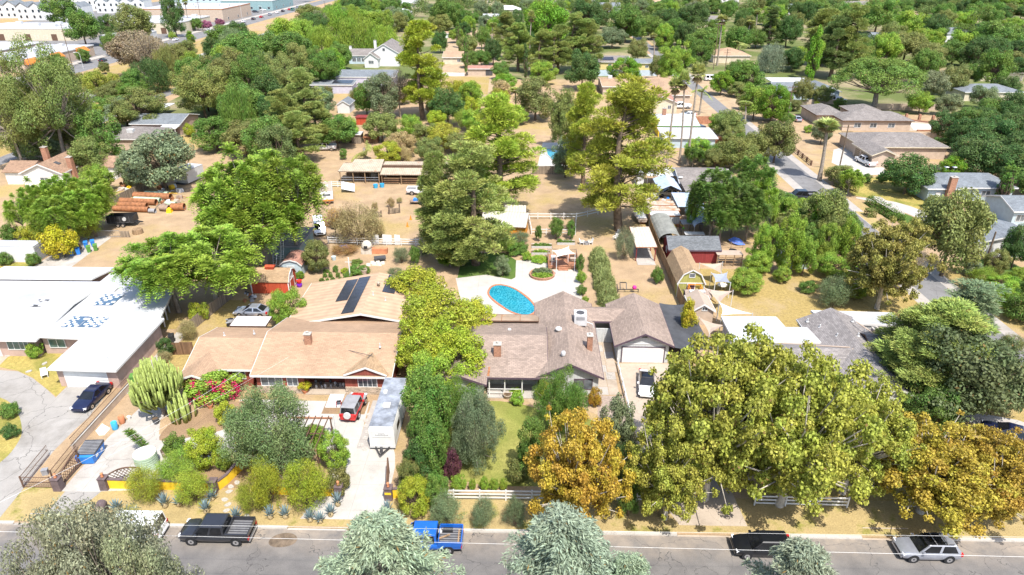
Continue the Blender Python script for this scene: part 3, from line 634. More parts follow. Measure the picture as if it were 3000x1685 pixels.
mk('stucco_tan',(.46,.36,.28),.95,.1,bmp=.3);mk('stucco_pink',(.42,.3,.25),.95,.1,bmp=.3);mk('stucco_cream',(.55,.48,.36),.95,.08);mk('yellow_wall',(.75,.5,.03),.8,.1);mk('grey_wall',(.36,.35,.38),.9,.08);mk('lilac_wall',(.45,.43,.5),.9,.08);mk('blue_wall',(.42,.5,.56),.9,.08);mk('teal_wall',(.22,.33,.34),.9,.12);mk('cream_yellow',(.6,.48,.22),.9,.08);mk('pale_blue',(.4,.48,.52),.9,.08);mk('dark_blue',(.05,.12,.3),.7,.1)
mk_rows('red_siding',(.3,.085,.06),.3,20,.12,mortar=.6,msize=.012,offset=0);mk_rows('red_barn',(.48,.085,.04),.25,20,.12,mortar=.6,msize=.012,offset=0);mk_rows('maroon_siding',(.26,.045,.045),.3,20,.1,mortar=.6,offset=0);mk_rows('white_siding',(.56,.57,.56),.35,20,.03,mortar=.75,msize=.012,offset=0);mk_rows('olive_siding',(.42,.4,.12),.3,20,.08,mortar=.7,offset=0);mk_rows('teal_siding',(.27,.37,.37),.3,20,.1,mortar=.6,offset=0);mk_rows('brown_wood',(.22,.13,.075),.16,20,.35,mortar=.4,msize=.012,offset=0);mk_rows('tan_wood',(.36,.24,.14),.15,20,.25,mortar=.45,msize=.012,offset=0);mk_rows('old_wood',(.3,.24,.18),.15,20,.3,mortar=.4,msize=.012,offset=0)
mk('deck_wood',(.36,.17,.1),.8,.2,2.);mk('orange_wood',(.6,.22,.02),.8,.18,1.5);mk('orange_barn',(.6,.25,.02),.85,.12,.8);mk('dark_timber',(.13,.075,.05),.85,.2,2.);mk('plum_trim',(.09,.06,.08),.8,.1)
mk('black_metal',(.03,.03,.032),.5,.2);mk('dark_grey',(.07,.07,.075),.7,.2);mk('mid_grey',(.25,.25,.26),.8,.15);mk('light_grey',(.5,.5,.5),.7,.1);mk('steel',(.5,.5,.52),.35,.1,metal=.7);mk('rust',(.3,.13,.06),.9,.35,2.);mk('rust_grey',(.28,.2,.15),.9,.3,2.);mk('rubber',(.02,.02,.022),.85,.2)
mk('dark_membrane',(.06,.062,.068),.8,.25,.7);mk('tarp_grey',(.23,.235,.22),.8,.2,1.);mk('tarp_blue',(.08,.16,.5),.6,.15,1.5);mk('sail_cream',(.75,.7,.6),.8,.05);mk('sail_tan',(.38,.3,.24),.85,.08);mk('sail_grey',(.26,.28,.33),.85,.08);mk('canopy_blue',(.36,.44,.58),.7,.15)
mk('patio_roof',(.33,.24,.17),.8,.2,.6,stain=((.5,.25,.08),.7,.6,.8));mk('terracotta',(.5,.2,.1),.85,.2);mk('pool_tile',(.45,.17,.09),.8,.25,3.);mk('soil',(.13,.085,.05),.95,.3,3.)
mk('solar',(.035,.037,.05),.22,.15,spec=.5);mk('solar_frame',(.1,.1,.11),.4);mk('blue_tarp_roof',(.07,.125,.2),.7,.2,1.);mk('shingle_patch',(.7,.7,.7),.8,.08)
mk('plastic_blue',(.03,.2,.62),.45,.1);mk('plastic_sky',(.05,.35,.6),.45,.1);mk('plastic_green',(.1,.24,.05),.45,.12);mk('plastic_brown',(.22,.15,.1),.5,.12);mk('plastic_red',(.6,.05,.03),.45,.1);mk('plastic_purple',(.18,.03,.4),.45,.1);mk('cone_orange',(.8,.22,.03),.5);mk('tank_green',(.36,.46,.33),.6,.1);mk('magenta',(.6,.03,.25),.6);mk('plastic_yellow',(.8,.5,.02),.5);mk('lime',(.25,.6,.06),.6)
mk_ribs('ribbed_white',(.55,.55,.54),.35,.08);mk_ribs('ribbed_tan',(.45,.36,.26),.4,.15,stain=((.3,.13,.06),.5,.58));mk_ribs('ribbed_dirty',(.52,.49,.42),.5,.1,stain=((.55,.5,.2),.8,.6));mk_ribs('ribbed_rust',(.55,.46,.38),.3,.15,stain=((.42,.19,.08),.5,.45));mk_ribs('board_tan',(.42,.29,.19),.9,.12,rough=.9,bmp=.3,dark=.85)
mk_ribs('door_white',(.72,.72,.7),.5,.04,axis=1,bmp=.5,dark=.93);mk_ribs('garage_brown',(.28,.2,.13),.45,.15,axis=1,dark=.7)
mk_glass('glass');mk_glass('pane',(.09,.1,.11));mk_glass('pane_green',(.06,.1,.09))
mk_glass('black_glass',(.01,.011,.013),.06);mk_paint('chrome',(.6,.6,.62),.2,.2,.8)
mk('lamp_red',(.45,.01,.01),.3);mk('lamp_clear',(.75,.76,.78),.15,.05)
class House:
 """a building standing on an Empty; local axes = world axes unless rz given"""
 def __init__(s,name,label,x,y,cat='house',rz=0.,group=None):
  s.o=thing(name,label,cat,(x,y,0),rz,group);s.x,s.y,s.rz=x,y,rz;s.roofs=[]
 def loc(s,X,Y):
  dx,dy=X-s.x,Y-s.y;c,t=math.cos(-s.rz),math.sin(-s.rz);return dx*c-dy*t,dx*t+dy*c
 def walls(s,x0,x1,y0,y1,z1,mat,z0=-.05,name='wall'):
  m=MB();m.box(x0,x1,y0,y1,z0,z1);return m.build(name,mat,s.o)
 def gable(s,x0,x1,y0,y1,ze,rise,axis,roof,wall=None,oh=.4,trim=None,th=.16,name='roof',wz=None,gend=True,ratio=.5):
  """eave rectangle; axis = ridge direction; ratio = ridge position across"""
  m=MB()
  if axis=='x':
   yr=y0+(y1-y0)*ratio
   m.ext([(x0,y0,ze),(x0,yr,ze+rise),(x0,y1,ze),(x0,y1,ze-th),(x0,yr,ze+rise-th),(x0,y0,ze-th)],(x1-x0,0,0))
  else:
   xr=x0+(x1-x0)*ratio
   m.ext([(x0,y0,ze),(xr,y0,ze+rise),(x1,y0,ze),(x1,y0,ze-th),(xr,y0,ze+rise-th),(x0,y0,ze-th)],(0,y1-y0,0))
  ro=m.build(name,roof,s.o);s.roofs.append(ro)
  if wall:
   w=MB();a0,a1,b0,b1=x0+oh,x1-oh,y0+oh,y1-oh
   k=ze-th-.01
   if axis=='x':
    f0=oh/max(yr-y0,.01)*rise;f1=oh/max(y1-yr,.01)*rise
    w.ext([(a0,b0,-.05),(a0,b1,-.05),(a0,b1,k+f1),(a0,yr,k+rise),(a0,b0,k+f0)],(a1-a0,0,0))
   else:
    f0=oh/max(xr-x0,.01)*rise;f1=oh/max(x1-xr,.01)*rise
    w.ext([(a0,b0,-.05),(a1,b0,-.05),(a1,b0,k+f1),(xr,b0,k+rise),(a0,b0,k+f0)],(0,b1-b0,0))
   w.build('wall',wall,s.o)
  if trim:
   t=MB()
   if axis=='x':
    t.box(x0,x1,y0-.05,y0-.003,ze-th-.05,ze+.01)
    for xx in(x0-.05,x1+.003):
     t.ext([(xx,y0,ze-th-.04),(xx,y0,ze+.015),(xx,yr,ze+rise+.015),(xx,y1,ze+.015),(xx,y1,ze-th-.04),(xx,yr,ze+rise-th-.04)],(.047,0,0))
   else:
    for yy in(y0-.05,):
     t.ext([(x0,yy,ze-th-.06),(x0,yy,ze+.015),(xr,yy,ze+rise+.015),(x1,yy,ze+.015),(x1,yy,ze-th-.06),(xr,yy,ze+rise-th-.06)],(0,.047,0))
    for xx in(x0-.05,x1+.003):t.box(xx,xx+.047,y0,y1,ze-th-.05,ze+.01)
   t.build('fascia',trim,ro)
  return ro
 def hip(s,x0,x1,y0,y1,ze,rise,roof,wall=None,oh=.45,trim=None,inset=None,axis='x',th=.16,name='roof'):
  m=MB()
  if axis=='x':
   i=inset if inset is not None else(y1-y0)/2;yr=(y0+y1)/2;A,B=(x0+i,yr,ze+rise),(x1-i,yr,ze+rise)
   c=[(x0,y0,ze),(x1,y0,ze),(x1,y1,ze),(x0,y1,ze)];fs=[[0,1,5,4],[1,2,5],[2,3,4,5],[3,0,4]]
  else:
   i=inset if inset is not None else(x1-x0)/2;xr=(x0+x1)/2;A,B=(xr,y0+i,ze+rise),(xr,y1-i,ze+rise)
   c=[(x0,y0,ze),(x1,y0,ze),(x1,y1,ze),(x0,y1,ze)];fs=[[0,1,4],[1,2,5,4],[2,3,5],[3,0,4,5]]
  m.add(c+[A,B]+[(p[0],p[1],p[2]-th)for p in c],fs+[[0,6,7,1],[1,7,8,2],[2,8,9,3],[3,9,6,0],[9,8,7,6]])
  ro=m.build(name,roof,s.o);s.roofs.append(ro)
  if wall:s.walls(x0+oh,x1-oh,y0+oh,y1-oh,ze-th-.01,wall)
  if trim:
   t=MB();t.box(x0-.04,x1+.04,y0-.04,y0-.003,ze-th-.05,ze+.01);t.box(x1+.003,x1+.04,y0,y1,ze-th-.05,ze+.01);t.box(x0-.04,x0-.003,y0,y1,ze-th-.05,ze+.01);t.build('fascia',trim,ro)
  return ro
 def slab(s,pts,zs,mat,th=.18,trim=None,wall=None,inset=.4,name='roof'):
  """flat or low-pitch roof over any outline"""
  n=len(pts);zs=zs if isinstance(zs,(list,tuple))else[zs]*n
  m=MB();top=[(p[0],p[1],z)for p,z in zip(pts,zs)];m.ext(top,(0,0,-th));ro=m.build(name,mat,s.o);s.roofs.append(ro)
  if trim:
   t=MB();cx=sum(p[0]for p in pts)/n;cy=sum(p[1]for p in pts)/n
   for i in range(n):
    a,b=Vector(top[i]),Vector(top[(i+1)%n]);d=(b-a).normalized();o=Vector((d.y,-d.x,0));
    if o.dot(Vector((cx,cy,0))-a)>0:o=-o
    t.hexa([a+o*.003+Vector((0,0,-th-.05)),b+o*.003+Vector((0,0,-th-.05)),b+o*.045+Vector((0,0,-th-.05)),a+o*.045+Vector((0,0,-th-.05))],[a+o*.003+Vector((0,0,.02)),b+o*.003+Vector((0,0,.02)),b+o*.045+Vector((0,0,.02)),a+o*.045+Vector((0,0,.02))])
   t.build('fascia',trim,ro,fix=True)
  if wall:
   cx=sum(p[0]for p in pts)/n;cy=sum(p[1]for p in pts)/n;q=[]
   for i,p in enumerate(pts):
    v=Vector((cx-p[0],cy-p[1]));L=v.length;v=v/L*inset*1.4;q.append((p[0]+v.x,p[1]+v.y))
   w=MB();w.add([(p[0],p[1],-.05)for p in q]+[(p[0],p[1],z-th-.01)for p,z in zip(q,zs)],[list(range(n))[::-1],list(range(n,2*n))]+[[i,(i+1)%n,n+(i+1)%n,n+i]for i in range(n)]);w.build('wall',wall,s.o)
  return ro
 def shed(s,x0,x1,y0,y1,z_front,z_back,roof,wall=None,oh=.2,th=.1,trim=None):
  return s.slab([(x0,y0),(x1,y0),(x1,y1),(x0,y1)],[z_front,z_front,z_back,z_back],roof,th,trim,wall,oh)
 def window(s,x,z,w_,h,y,face='s',frame='white_paint',pane='pane',bars=1,name='window',sill=False):
  """window on a wall plane: face s = towards -y at plane y; e = +x, w = -x at plane x=y"""
  def q(m,a0,a1,z0,z1,d0,d1):
   if face=='s':m.box(a0,a1,y-d1,y-d0,z0,z1)
   elif face=='n':m.box(a0,a1,y+d0,y+d1,z0,z1)
   elif face=='e':m.box(y+d0,y+d1,a0,a1,z0,z1)
   else:m.box(y-d1,y-d0,a0,a1,z0,z1)
  m=MB();f=.07
  q(m,x-w_/2-f,x+w_/2+f,z-f,z,.002,.06);q(m,x-w_/2-f,x+w_/2+f,z+h,z+h+f,.002,.06)
  q(m,x-w_/2-f,x-w_/2,z,z+h,.002,.06);q(m,x+w_/2,x+w_/2+f,z,z+h,.002,.06)
  for k in range(bars):
   c=x-w_/2+w_*(k+1)/(bars+1);q(m,c-.03,c+.03,z,z+h,.002,.05)
  wo=m.build(name,frame,s.o)
  for k in range(bars+1):
   m=MB();a=x-w_/2+w_*k/(bars+1)+(.03 if k else 0);b=x-w_/2+w_*(k+1)/(bars+1)-(.03 if k<bars else 0)
   q(m,a,b,z,z+h,.001,.025);m.build('pane',pane,wo)
  return wo
 def door(s,x,w_,h,y,face='s',mat='white_paint',name='door',panels=0,trim=None):
  def q(m,a0,a1,z0,z1,d0,d1):
   if face=='s':m.box(a0,a1,y-d1,y-d0,z0,z1)
   elif face=='e':m.box(y+d0,y+d1,a0,a1,z0,z1)
   else:m.box(y-d1,y-d0,a0,a1,z0,z1)
  m=MB();q(m,x-w_/2,x+w_/2,.02,h,.002,.05);d=m.build(name,mat,s.o)
  for k in range(panels):
   m=MB();z0=.02+(h-.02)*k/panels;q(m,x-w_/2+.02,x+w_/2-.02,z0+.012,z0+(h-.02)/panels-.012,.05,.066);m.build('panel',mat,d)
  if trim:
   m=MB();q(m,x-w_/2-.12,x-w_/2,0,h+.12,.002,.07);q(m,x+w_/2,x+w_/2+.12,0,h+.12,.002,.07);q(m,x-w_/2,x+w_/2,h,h+.12,.002,.07);m.build('door_frame',trim,d)
  if not panels and name=='door':
   m=MB();q(m,x+w_/2-.12,x+w_/2-.07,1.0,1.06,.05,.1);m.build('handle','steel',d)
  return d
 def chimney(s,x,y,w_,d,z0,z1,roof=0,mat='brick',cap='kerb_concrete'):
  m=MB();m.box(x-w_/2,x+w_/2,y-d/2,y+d/2,z0,z1);c=m.build('chimney',mat,s.roofs[roof])
  m=MB();m.box(x-w_/2-.06,x+w_/2+.06,y-d/2-.06,y+d/2+.06,z1,z1+.09);m.lathe([(.12,z1+.09),(.12,z1+.28),(.16,z1+.3),(.05,z1+.36)],10,(x,y,0));m.build('chimney_cap',cap,s.roofs[roof])
  return c
 def pipe(s,x,y,z,roof=0,h=.45,r=.06,mat='light_grey',name='vent_pipe'):
  m=MB();m.lathe([(r*2.2,z-.1),(r*2.2,z+.03),(r,z+.08),(r,z+h)],8,(x,y,0));return m.build(name,mat,s.roofs[roof])
 def post(s,x,y,h,r=.07,mat='white_paint',z0=-.02,name='post'):
  m=MB();m.box(x-r,x+r,y-r,y+r,z0,h);return m.build(name,mat,s.o)
 def part(s,name,mat,fn,parent=None,smooth=False):
  m=MB();fn(m);return m.build(name,mat,parent or s.o,smooth)
  # the four front houses
h=House('house','long ranch house with tan shingle roof, solar panels and red walls',-22,68)
def HL(X,Y):return X+22,Y-68
x0,y0=HL(-30.0,61.6);x1,y1=HL(-14.45,74.6)
h.gable(x0,x1,y0,y1,2.6,1.75,'x','tan_shingle',None,.45,'white_paint')
wy=y0+.5
h.walls(x0+.4,-2.3,wy,y1-.4,2.42,'red_siding');h.walls(2.2,x1-.4,wy,y1-.4,2.42,'red_siding');h.walls(-2.29,2.19,wy+2.0,y1-.4,2.42,'red_siding')
for xa,xb in((x0+.4,x0+.55),(x1-.55,x1-.4)):
 h.part('gable_wall','red_siding',lambda m:m.ext([(xa,wy,2.425),(xa,y1-.4,2.425),(xa,0,4.1)],(xb-xa,0,0)))
h.part('stone_base','stone_veneer',lambda m:m.box(x0+.36,-2.32,wy-.12,wy-.003,-.02,.95));h.part('stone_base','stone_veneer',lambda m:m.box(2.22,x1-.36,wy-.12,wy-.003,-.02,.95))
h.part('porch_floor','tan_concrete',lambda m:m.box(-2.28,2.18,wy-.3,wy+1.98,-.02,.14));h.part('ramp','light_grey',lambda m:m.hexa([(.5,wy-2.6,.0),(2.1,wy-2.6,.0),(2.1,wy-.31,.0),(.5,wy-.31,.0)],[(.5,wy-2.6,.03),(2.1,wy-2.6,.03),(2.1,wy-.31,.16),(.5,wy-.31,.16)]))
h.window(-5.9,1.0,2.3,1.15,wy,bars=2);h.window(-3.6,1.0,1.1,1.15,wy,bars=1);h.window(4.7,1.0,2.0,1.15,wy,bars=3);h.door(-1.2,1.0,2.0,wy+2.0,mat='dark_timber');h.window(.8,.9,1.4,1.1,wy+2.0)
h.chimney(-2.75,-1.6,.75,.6,3.6,5.1)
h.part('porch_gable','barn_shingle',lambda m:m.add([(2.35,y0-.02,2.78),(6.95,y0-.02,2.78),(4.75,y0-.02,3.75),(4.75,y0+3.4,3.75),(2.1,y0+.3,2.7),(7.2,y0+.3,2.7)],[[0,2,3,4],[2,1,5,3]]),h.roofs[0])
h.part('gable_panel','red_siding',lambda m:m.add([(2.7,y0+.12,2.72),(6.7,y0+.12,2.72),(4.75,y0+.12,3.55)],[[0,1,2]]),h.roofs[0]);h.part('bargeboard','white_paint',lambda m:(m.bar((2.3,y0-.03,2.76),(4.75,y0-.03,3.74),.04,r2=.09),m.bar((7.0,y0-.03,2.76),(4.75,y0-.03,3.74),.04,r2=.09)),h.roofs[0])
a0,b0=HL(-29.8,74.0);a1,b1=HL(-11.2,84.6);rx=HL(-20.2,0)[0]
rw=h.gable(a0,a1,b0-1.2,b1,2.5,1.75,'y','board_tan',None,ratio=(rx-a0)/(a1-a0),trim='white_paint');h.walls(a0+3.2,a1-.5,b0+.8,b1-.5,2.3,'red_siding')
for px_ in(a0+.15,a0+2.9):
 for py_ in(b0+1.,b0+5.,b1-.3):h.post(px_,py_,2.4)
def on_left(x):return 2.5+1.75*(x-a0)/(rx-a0)
def on_right(x):return 2.5+1.75*(a1-x)/(a1-rx)
def solar(h,ro,xs,ys,fz,mat='solar'):
 for i in range(len(xs)-1):
  for j in range(len(ys)-1):
   g_=.02;m=MB();c=[(xs[i]+g_,ys[j]+g_),(xs[i+1]-g_,ys[j]+g_),(xs[i+1]-g_,ys[j+1]-g_),(xs[i]+g_,ys[j+1]-g_)]
   m.hexa([(p[0],p[1],fz(p[0])+.07)for p in c],[(p[0],p[1],fz(p[0])+.12)for p in c]);m.build('solar_panel',mat,ro)
solar(h,rw,[rx-2.6,rx-1.0],[b0-.6+1.02*k for k in range(11)],on_left);solar(h,rw,[rx-4.3,rx-2.7],[b0+3.2+1.02*k for k in range(7)],on_left)
solar(h,rw,[rx+1.4,rx+3.0],[b0+5.2+1.02*k for k in range(6)],on_right);solar(h,rw,[rx+3.1,rx+4.7],[b0+5.7+1.02*k for k in range(5)],on_right)
for(px_,py_)in((rx+.5,b0+4.),(rx+2.2,b0+3.2),(rx+4.5,b0+2.2)):h.pipe(px_,py_,on_right(px_)+.0,1)
h.pipe(5.6,-2.4,4.0,0);h.part('roof_turbine','tan_concrete',lambda m:m.lathe([(.12,4.1),(.12,4.4),(.24,4.45),(.2,4.75),(.05,4.8)],12,(rx+.7,b0+6.6,0)),rw,True)
h.part('antenna','dark_grey',lambda m:(m.bar((1.8,-2.5,3.6),(5.2,-4.2,3.85),.02),m.bar((4.6,-4.5,3.8),(5.0,-3.6,3.85),.02)),h.roofs[0])
w0,v0=HL(-37.9,60.7);w1,v1=HL(-29.2,72.2)
h.gable(w0,w1-.9,v0+2.2,v1,2.45,1.35,'x','tan_shingle','red_siding',.45,'white_paint');h.gable(w0+.004,w0+3.9,v0,v0+5.6,2.42,.75,'y','tan_shingle','red_siding',.45,'white_paint')
h.window(-10.0,1.0,1.3,1.0,v0+2.65,bars=1);h.pipe(w0+2.6,v0+7.6,3.6,2);h.pipe(w0+6,v0+8.,3.7,2)
h=House('house','brown shingle ranch house with two brick chimneys and white double garage',5,68)
def HL(X,Y):return X-5,Y-68
a=HL(-9.5,61.8);b=HL(2.5,74.1)
h.gable(a[0],b[0],a[1],b[1],2.6,1.75,'x','brown_shingle',None,.5,'plum_trim');h.walls(a[0]+.5,b[0]-.3,a[1]+2.4,b[1]-.5,2.4,'white_siding')
a=HL(-10.3,60.4);b=HL(-4.1,70.2)
h.gable(a[0],b[0],a[1],b[1],2.58,1.2,'y','brown_shingle','white_siding',.45,'plum_trim')
a=HL(1.15,61.9);b=HL(8.55,79.2)
rg=h.gable(a[0],b[0],a[1],b[1],2.62,1.78,'y','brown_shingle','white_siding',.5,'plum_trim');wy=a[1]+.5
h.window(1.4,.85,1.9,1.25,wy,frame='plum_trim',bars=1)
h.part('octagon_window','plum_trim',lambda m:m.lathe([(.42,wy-.06),(.42,wy-.002)],8,(-2.3,0,1.75),axis='y'));h.part('pane','pane',lambda m:m.lathe([(.32,wy-.075),(.32,wy-.061)],8,(-2.3,0,1.75),axis='y'))
h.part('gable_vent','dark_grey',lambda m:m.box(-.55,.25,wy-.04,wy-.003,3.55,3.72));h.door(-3.1,.95,2.0,HL(0,64.2)[1],mat='dark_timber');h.window(-7.2,.9,2.,1.2,HL(0,64.2)[1],bars=2)
for X in(-3.9,-2.2,-.3):h.post(HL(X,0)[0],HL(0,62.1)[1],2.45,.06)
h.part('porch_rail','white_paint',lambda m:(m.box(-9.1,-5.4,HL(0,62.08)[1],HL(0,62.14)[1],.85,.93),m.box(-9.1,-5.4,HL(0,62.08)[1],HL(0,62.14)[1],.4,.47)));h.part('porch_floor','concrete',lambda m:m.box(-9.2,-3.5,HL(0,61.6)[1],HL(0,64.18)[1],-.02,.12))
a=HL(6.0,74.2);b=HL(13.0,78.0);h.gable(a[0],b[0],a[1],b[1],2.75,.85,'x','brown_shingle',None,.2,'plum_trim')
h.door(HL(9.0,0)[0],1.5,1.9,HL(0,73.8)[1],mat='white_siding',name='gate',trim='white_paint');h.part('passage_wall','white_siding',lambda m:m.box(HL(9.85,0)[0],HL(10.9,0)[0],HL(0,73.7)[1],HL(0,73.82)[1],0,2.0))
a=HL(10.45,68.7);b=HL(17.45,79.2);gg=h.gable(a[0],b[0],a[1],b[1],2.6,1.65,'y','brown_shingle','white_siding',.5,'plum_trim');gy=a[1]+.5
h.door(HL(13.95,0)[0],4.9,2.1,gy,mat='white_paint',name='garage_door',panels=4,trim='plum_trim');h.part('gable_vent','dark_grey',lambda m:m.box(8.6,9.3,gy-.04,gy-.003,3.45,3.6))
h.part('gable_board','white_paint',lambda m:m.box(6.2,11.7,gy-.05,gy-.003,2.55,2.7))
a=HL(-7.6,73.4);b=HL(1.6,75.9);h.slab([(a[0],a[1]),(b[0],a[1]),(b[0],b[1]),(a[0],b[1])],[3.15,3.15,2.65,2.65],'patio_roof',.1,'dark_timber')
for X in(-7.3,-3.,1.3):h.post(HL(X,0)[0],HL(0,75.7)[1],2.6)
for k,X in enumerate((-5.3,-3.0,-.7)):h.part('roof_seam','rust',lambda m:m.hexa([(HL(X,0)[0],a[1],3.155),(HL(X,0)[0]+.07,a[1],3.155),(HL(X,0)[0]+.07,b[1],2.655),(HL(X,0)[0],b[1],2.655)],[(HL(X,0)[0],a[1],3.19),(HL(X,0)[0]+.07,a[1],3.19),(HL(X,0)[0]+.07,b[1],2.69),(HL(X,0)[0],b[1],2.69)]),h.roofs[-1])
a=HL(-9.5,74.);h.slab([HL(-10.5,76),HL(-7.7,74.2),HL(-7.7,79.3),HL(-9.0,80.5),HL(-10.6,80.5)],2.4,'brown_shingle',.12)
h.chimney(HL(-3.1,0)[0],HL(0,65.0)[1],.8,.65,3.1,4.9,0);h.chimney(HL(7.35,0)[0],HL(0,67.0)[1],.6,.75,2.2,5.0,2)
def wide(x,y,z,r,hgt_,mat,nm):h.part(nm,mat,lambda m:m.lathe([(r*.8,z-.1),(r,z),(r,z+hgt_*.6),(r*.8,z+hgt_*.9),(.03,z+hgt_)],12,(x,y,0)),rg,True)
wide(HL(4.2,0)[0],HL(0,64.0)[1],4.2,.25,.5,'light_grey','roof_vent');wide(HL(3.9,0)[0],HL(0,69.8)[1],4.1,.38,.25,'white_paint','skylight_dome');wide(HL(-1.9,0)[0],HL(0,70.2)[1],3.6,.22,.3,'light_grey','roof_vent')
ax,ay=HL(6.6,72.3)
ac=h.part('air_conditioner','light_grey',lambda m:m.box(ax-.75,ax+.75,ay-.75,ay+.75,3.6,5.0),rg);h.part('fan_grille','dark_grey',lambda m:m.lathe([(.5,5.003),(.5,5.03),(.46,5.04)],16,(ax,ay,0)),rg);h.part('side_grille','mid_grey',lambda m:m.box(ax-.5,ax+.5,ay-.79,ay-.753,4.4,4.8),rg);h.part('duct_pipe','light_grey',lambda m:m.tube([(ax+.75,ay-.3,3.9),(ax+1.5,ay-.5,3.7),(ax+1.6,ay-.5,3.2)],.06,6),rg)
h.part('leaf_litter','rust',lambda m:[m.hexa([(p-.12,q-.1,z),(p+.14,q-.12,z),(p+.16,q+.5,z+.1),(p-.1,q+.5,z+.1)],[(p-.1,q-.05,z+.07),(p+.1,q-.05,z+.07),(p+.1,q+.45,z+.17),(p-.08,q+.45,z+.17)])for p,q,z in[(-9.0-.1*k+.35*math.sin(k*.4),-5.9+.5*k,2.66+.122*k)for k in range(10)]],h.roofs[0])
t=House('shade_canopy','dark grey sagging membrane canopy beside the double garage',19,74.5,'canopy')
t.part('membrane','dark_membrane',lambda m:m.add([(-1.5+4.1*u+(-.5*(v-.5))*u,-6.+11.2*v,2.55-.9*u*(1-u)-.35*v*(1-v)-.1*u)for v in[k/6 for k in range(7)]for u in[k/5 for k in range(6)]],[[j*6+i,j*6+i+1,(j+1)*6+i+1,(j+1)*6+i]for j in range(6)for i in range(5)]),smooth=True)
for q in(-5.8,-2,1.6,5.0):t.post(2.5,q,2.45,.05,'dark_grey')
h=House('house','sprawling house with white flat roof patched with blue squares',-56,72)
def HL(X,Y):return X+56,Y-72
def P4(*p):return[HL(*q)for q in p]
h.slab(P4((-52.7,62.2),(-45.0,62.0),(-45.1,73.4),(-52.7,73.4)),[2.75,2.75,2.95,2.95],'white_roof',.2,'white_paint','stucco_pink',.5)
h.slab(P4((-58.8,69.0),(-52.72,68.6),(-52.72,73.5),(-45.6,73.5),(-47.6,81.2),(-52,86.2),(-58.8,86.2)),[2.85,2.85,3.0,3.0,3.0,3.0,3.0],'white_roof',.2,'white_paint')
h.walls(HL(-58.3,0)[0],HL(-52.73,0)[0],HL(0,69.6)[1],HL(0,85.5)[1],2.6,'stucco_pink');h.walls(HL(-52.72,0)[0],HL(-49.5,0)[0],HL(0,74)[1],HL(0,83)[1],2.7,'stucco_pink')
h.gable(HL(-76,0)[0],HL(-58.0,0)[0],HL(0,68.2)[1],HL(0,84.)[1],2.7,.75,'x','white_roof','stucco_pink',.7,'white_paint')
h.slab(P4((-76,84.2),(-60.5,84.2),(-59.6,88.6),(-76,88.6)),[3.0,3.0,2.7,2.7],'white_roof',.15,'white_paint','stucco_pink',.5)
h.door(HL(-48.85,0)[0],5.0,2.1,HL(0,62.68)[1],mat='door_white',name='garage_door',panels=4,trim='white_paint');h.window(HL(-56.6,0)[0],.95,1.9,1.1,HL(0,69.55)[1],pane='pane_green');h.window(HL(-61.5,0)[0],1.,1.4,1.1,HL(0,68.9)[1],pane='pane_green');h.window(HL(-60.0,0)[0]-.2,1.,1.0,1.1,HL(0,68.9)[1],pane='pane_green')
h.door(HL(-65.6,0)[0],4.6,2.1,HL(0,68.9)[1],mat='white_paint',name='garage_door',panels=4)
for X,Y in((-47.0,76.3),(-47.6,78.2),(-48.3,80.3)):h.post(HL(X,0)[0],HL(0,Y)[1],2.8,.07)
def patch(px0,px1,py0,py1,nx,ny,z,mat,seed):
 r_=random.Random(seed);P=[HL(px0,py0),HL(px1,py0),HL(px1,py1),HL(px0,py1)]
 pm=MB();pm.ext([(p[0],p[1],z)for p in P],(0,0,.02));po_=pm.build('roof_patch',mat,h.roofs[1])
 for i in range(nx):
  for j in range(ny):
   if(i+j)%2==0 and r_.random()<.85:
    u=P[0][0]+(P[1][0]-P[0][0])*(i+.5+r_.uniform(-.15,.15))/nx;v=P[0][1]+(P[2][1]-P[0][1])*(j+.5+r_.uniform(-.15,.15))/ny;a_=r_.uniform(.16,.22)
    m=MB();m.box(u-a_,u+a_,v-a_,v+a_,z+.021,z+.06);m.build('white_square','shingle_patch',po_)
patch(-56.6,-54.6,71.0,73.6,5,6,2.96,'blue_tarp_roof',1);patch(-54.5,-52.0,71.0,73.5,6,6,2.96,'blue_tarp_roof',2);patch(-56.0,-53.4,76.6,79.6,6,6,3.0,'blue_tarp_roof',3);patch(-63.2,-61.8,75.2,77.2,3,4,3.4,'dark_grey',4)
for X,Y,z in((-46.9,64.0,2.8),(-47.2,63.4,2.8),(-53,81,3),(-51,79,3),(-56,82.5,3),(-50.4,82,3)):h.pipe(HL(X,0)[0],HL(0,Y)[1],z,1,.5)
h.part('skylight','light_grey',lambda m:m.box(-.3,.9,8.3,9.3,2.95,3.2),h.roofs[1]);h.part('satellite_dish','mid_grey',lambda m:(m.lathe([(.02,.0),(.28,.05),(.4,.16)],12,(-2.2,13.8,3.5),axis='y'),m.tube([(-2.2,13.9,2.9),(-2.2,13.9,3.5)],.03,6)),h.roofs[1]);h.part('solar_panel','dark_blue',lambda m:m.hexa([(-1.,13.3,3.3),(1.0,13.3,3.5),(1.0,14.3,4.0),(-1.,14.3,3.8)],[(-1.,13.3,3.36),(1.0,13.3,3.56),(1.0,14.3,4.06),(-1.,14.3,3.86)]),h.roofs[1])
h=House('house','grey shingle house with two white flat roof sections behind the big sycamores',38,72)
def HL(X,Y):return X-38,Y-72
h.gable(HL(34.0,0)[0],HL(41.8,0)[0],HL(0,58.2)[1],HL(0,75.6)[1],2.6,1.7,'y','grey_shingle','white_wall',.5,'white_paint')
h.gable(HL(39.5,0)[0],HL(49.0,0)[0],HL(0,65.4)[1],HL(0,73.4)[1],2.62,1.45,'x','grey_shingle',None,.5,'dark_timber');h.walls(HL(39.6,0)[0],HL(48.2,0)[0],HL(0,67.8)[1],HL(0,73)[1],2.4,'stucco_tan')
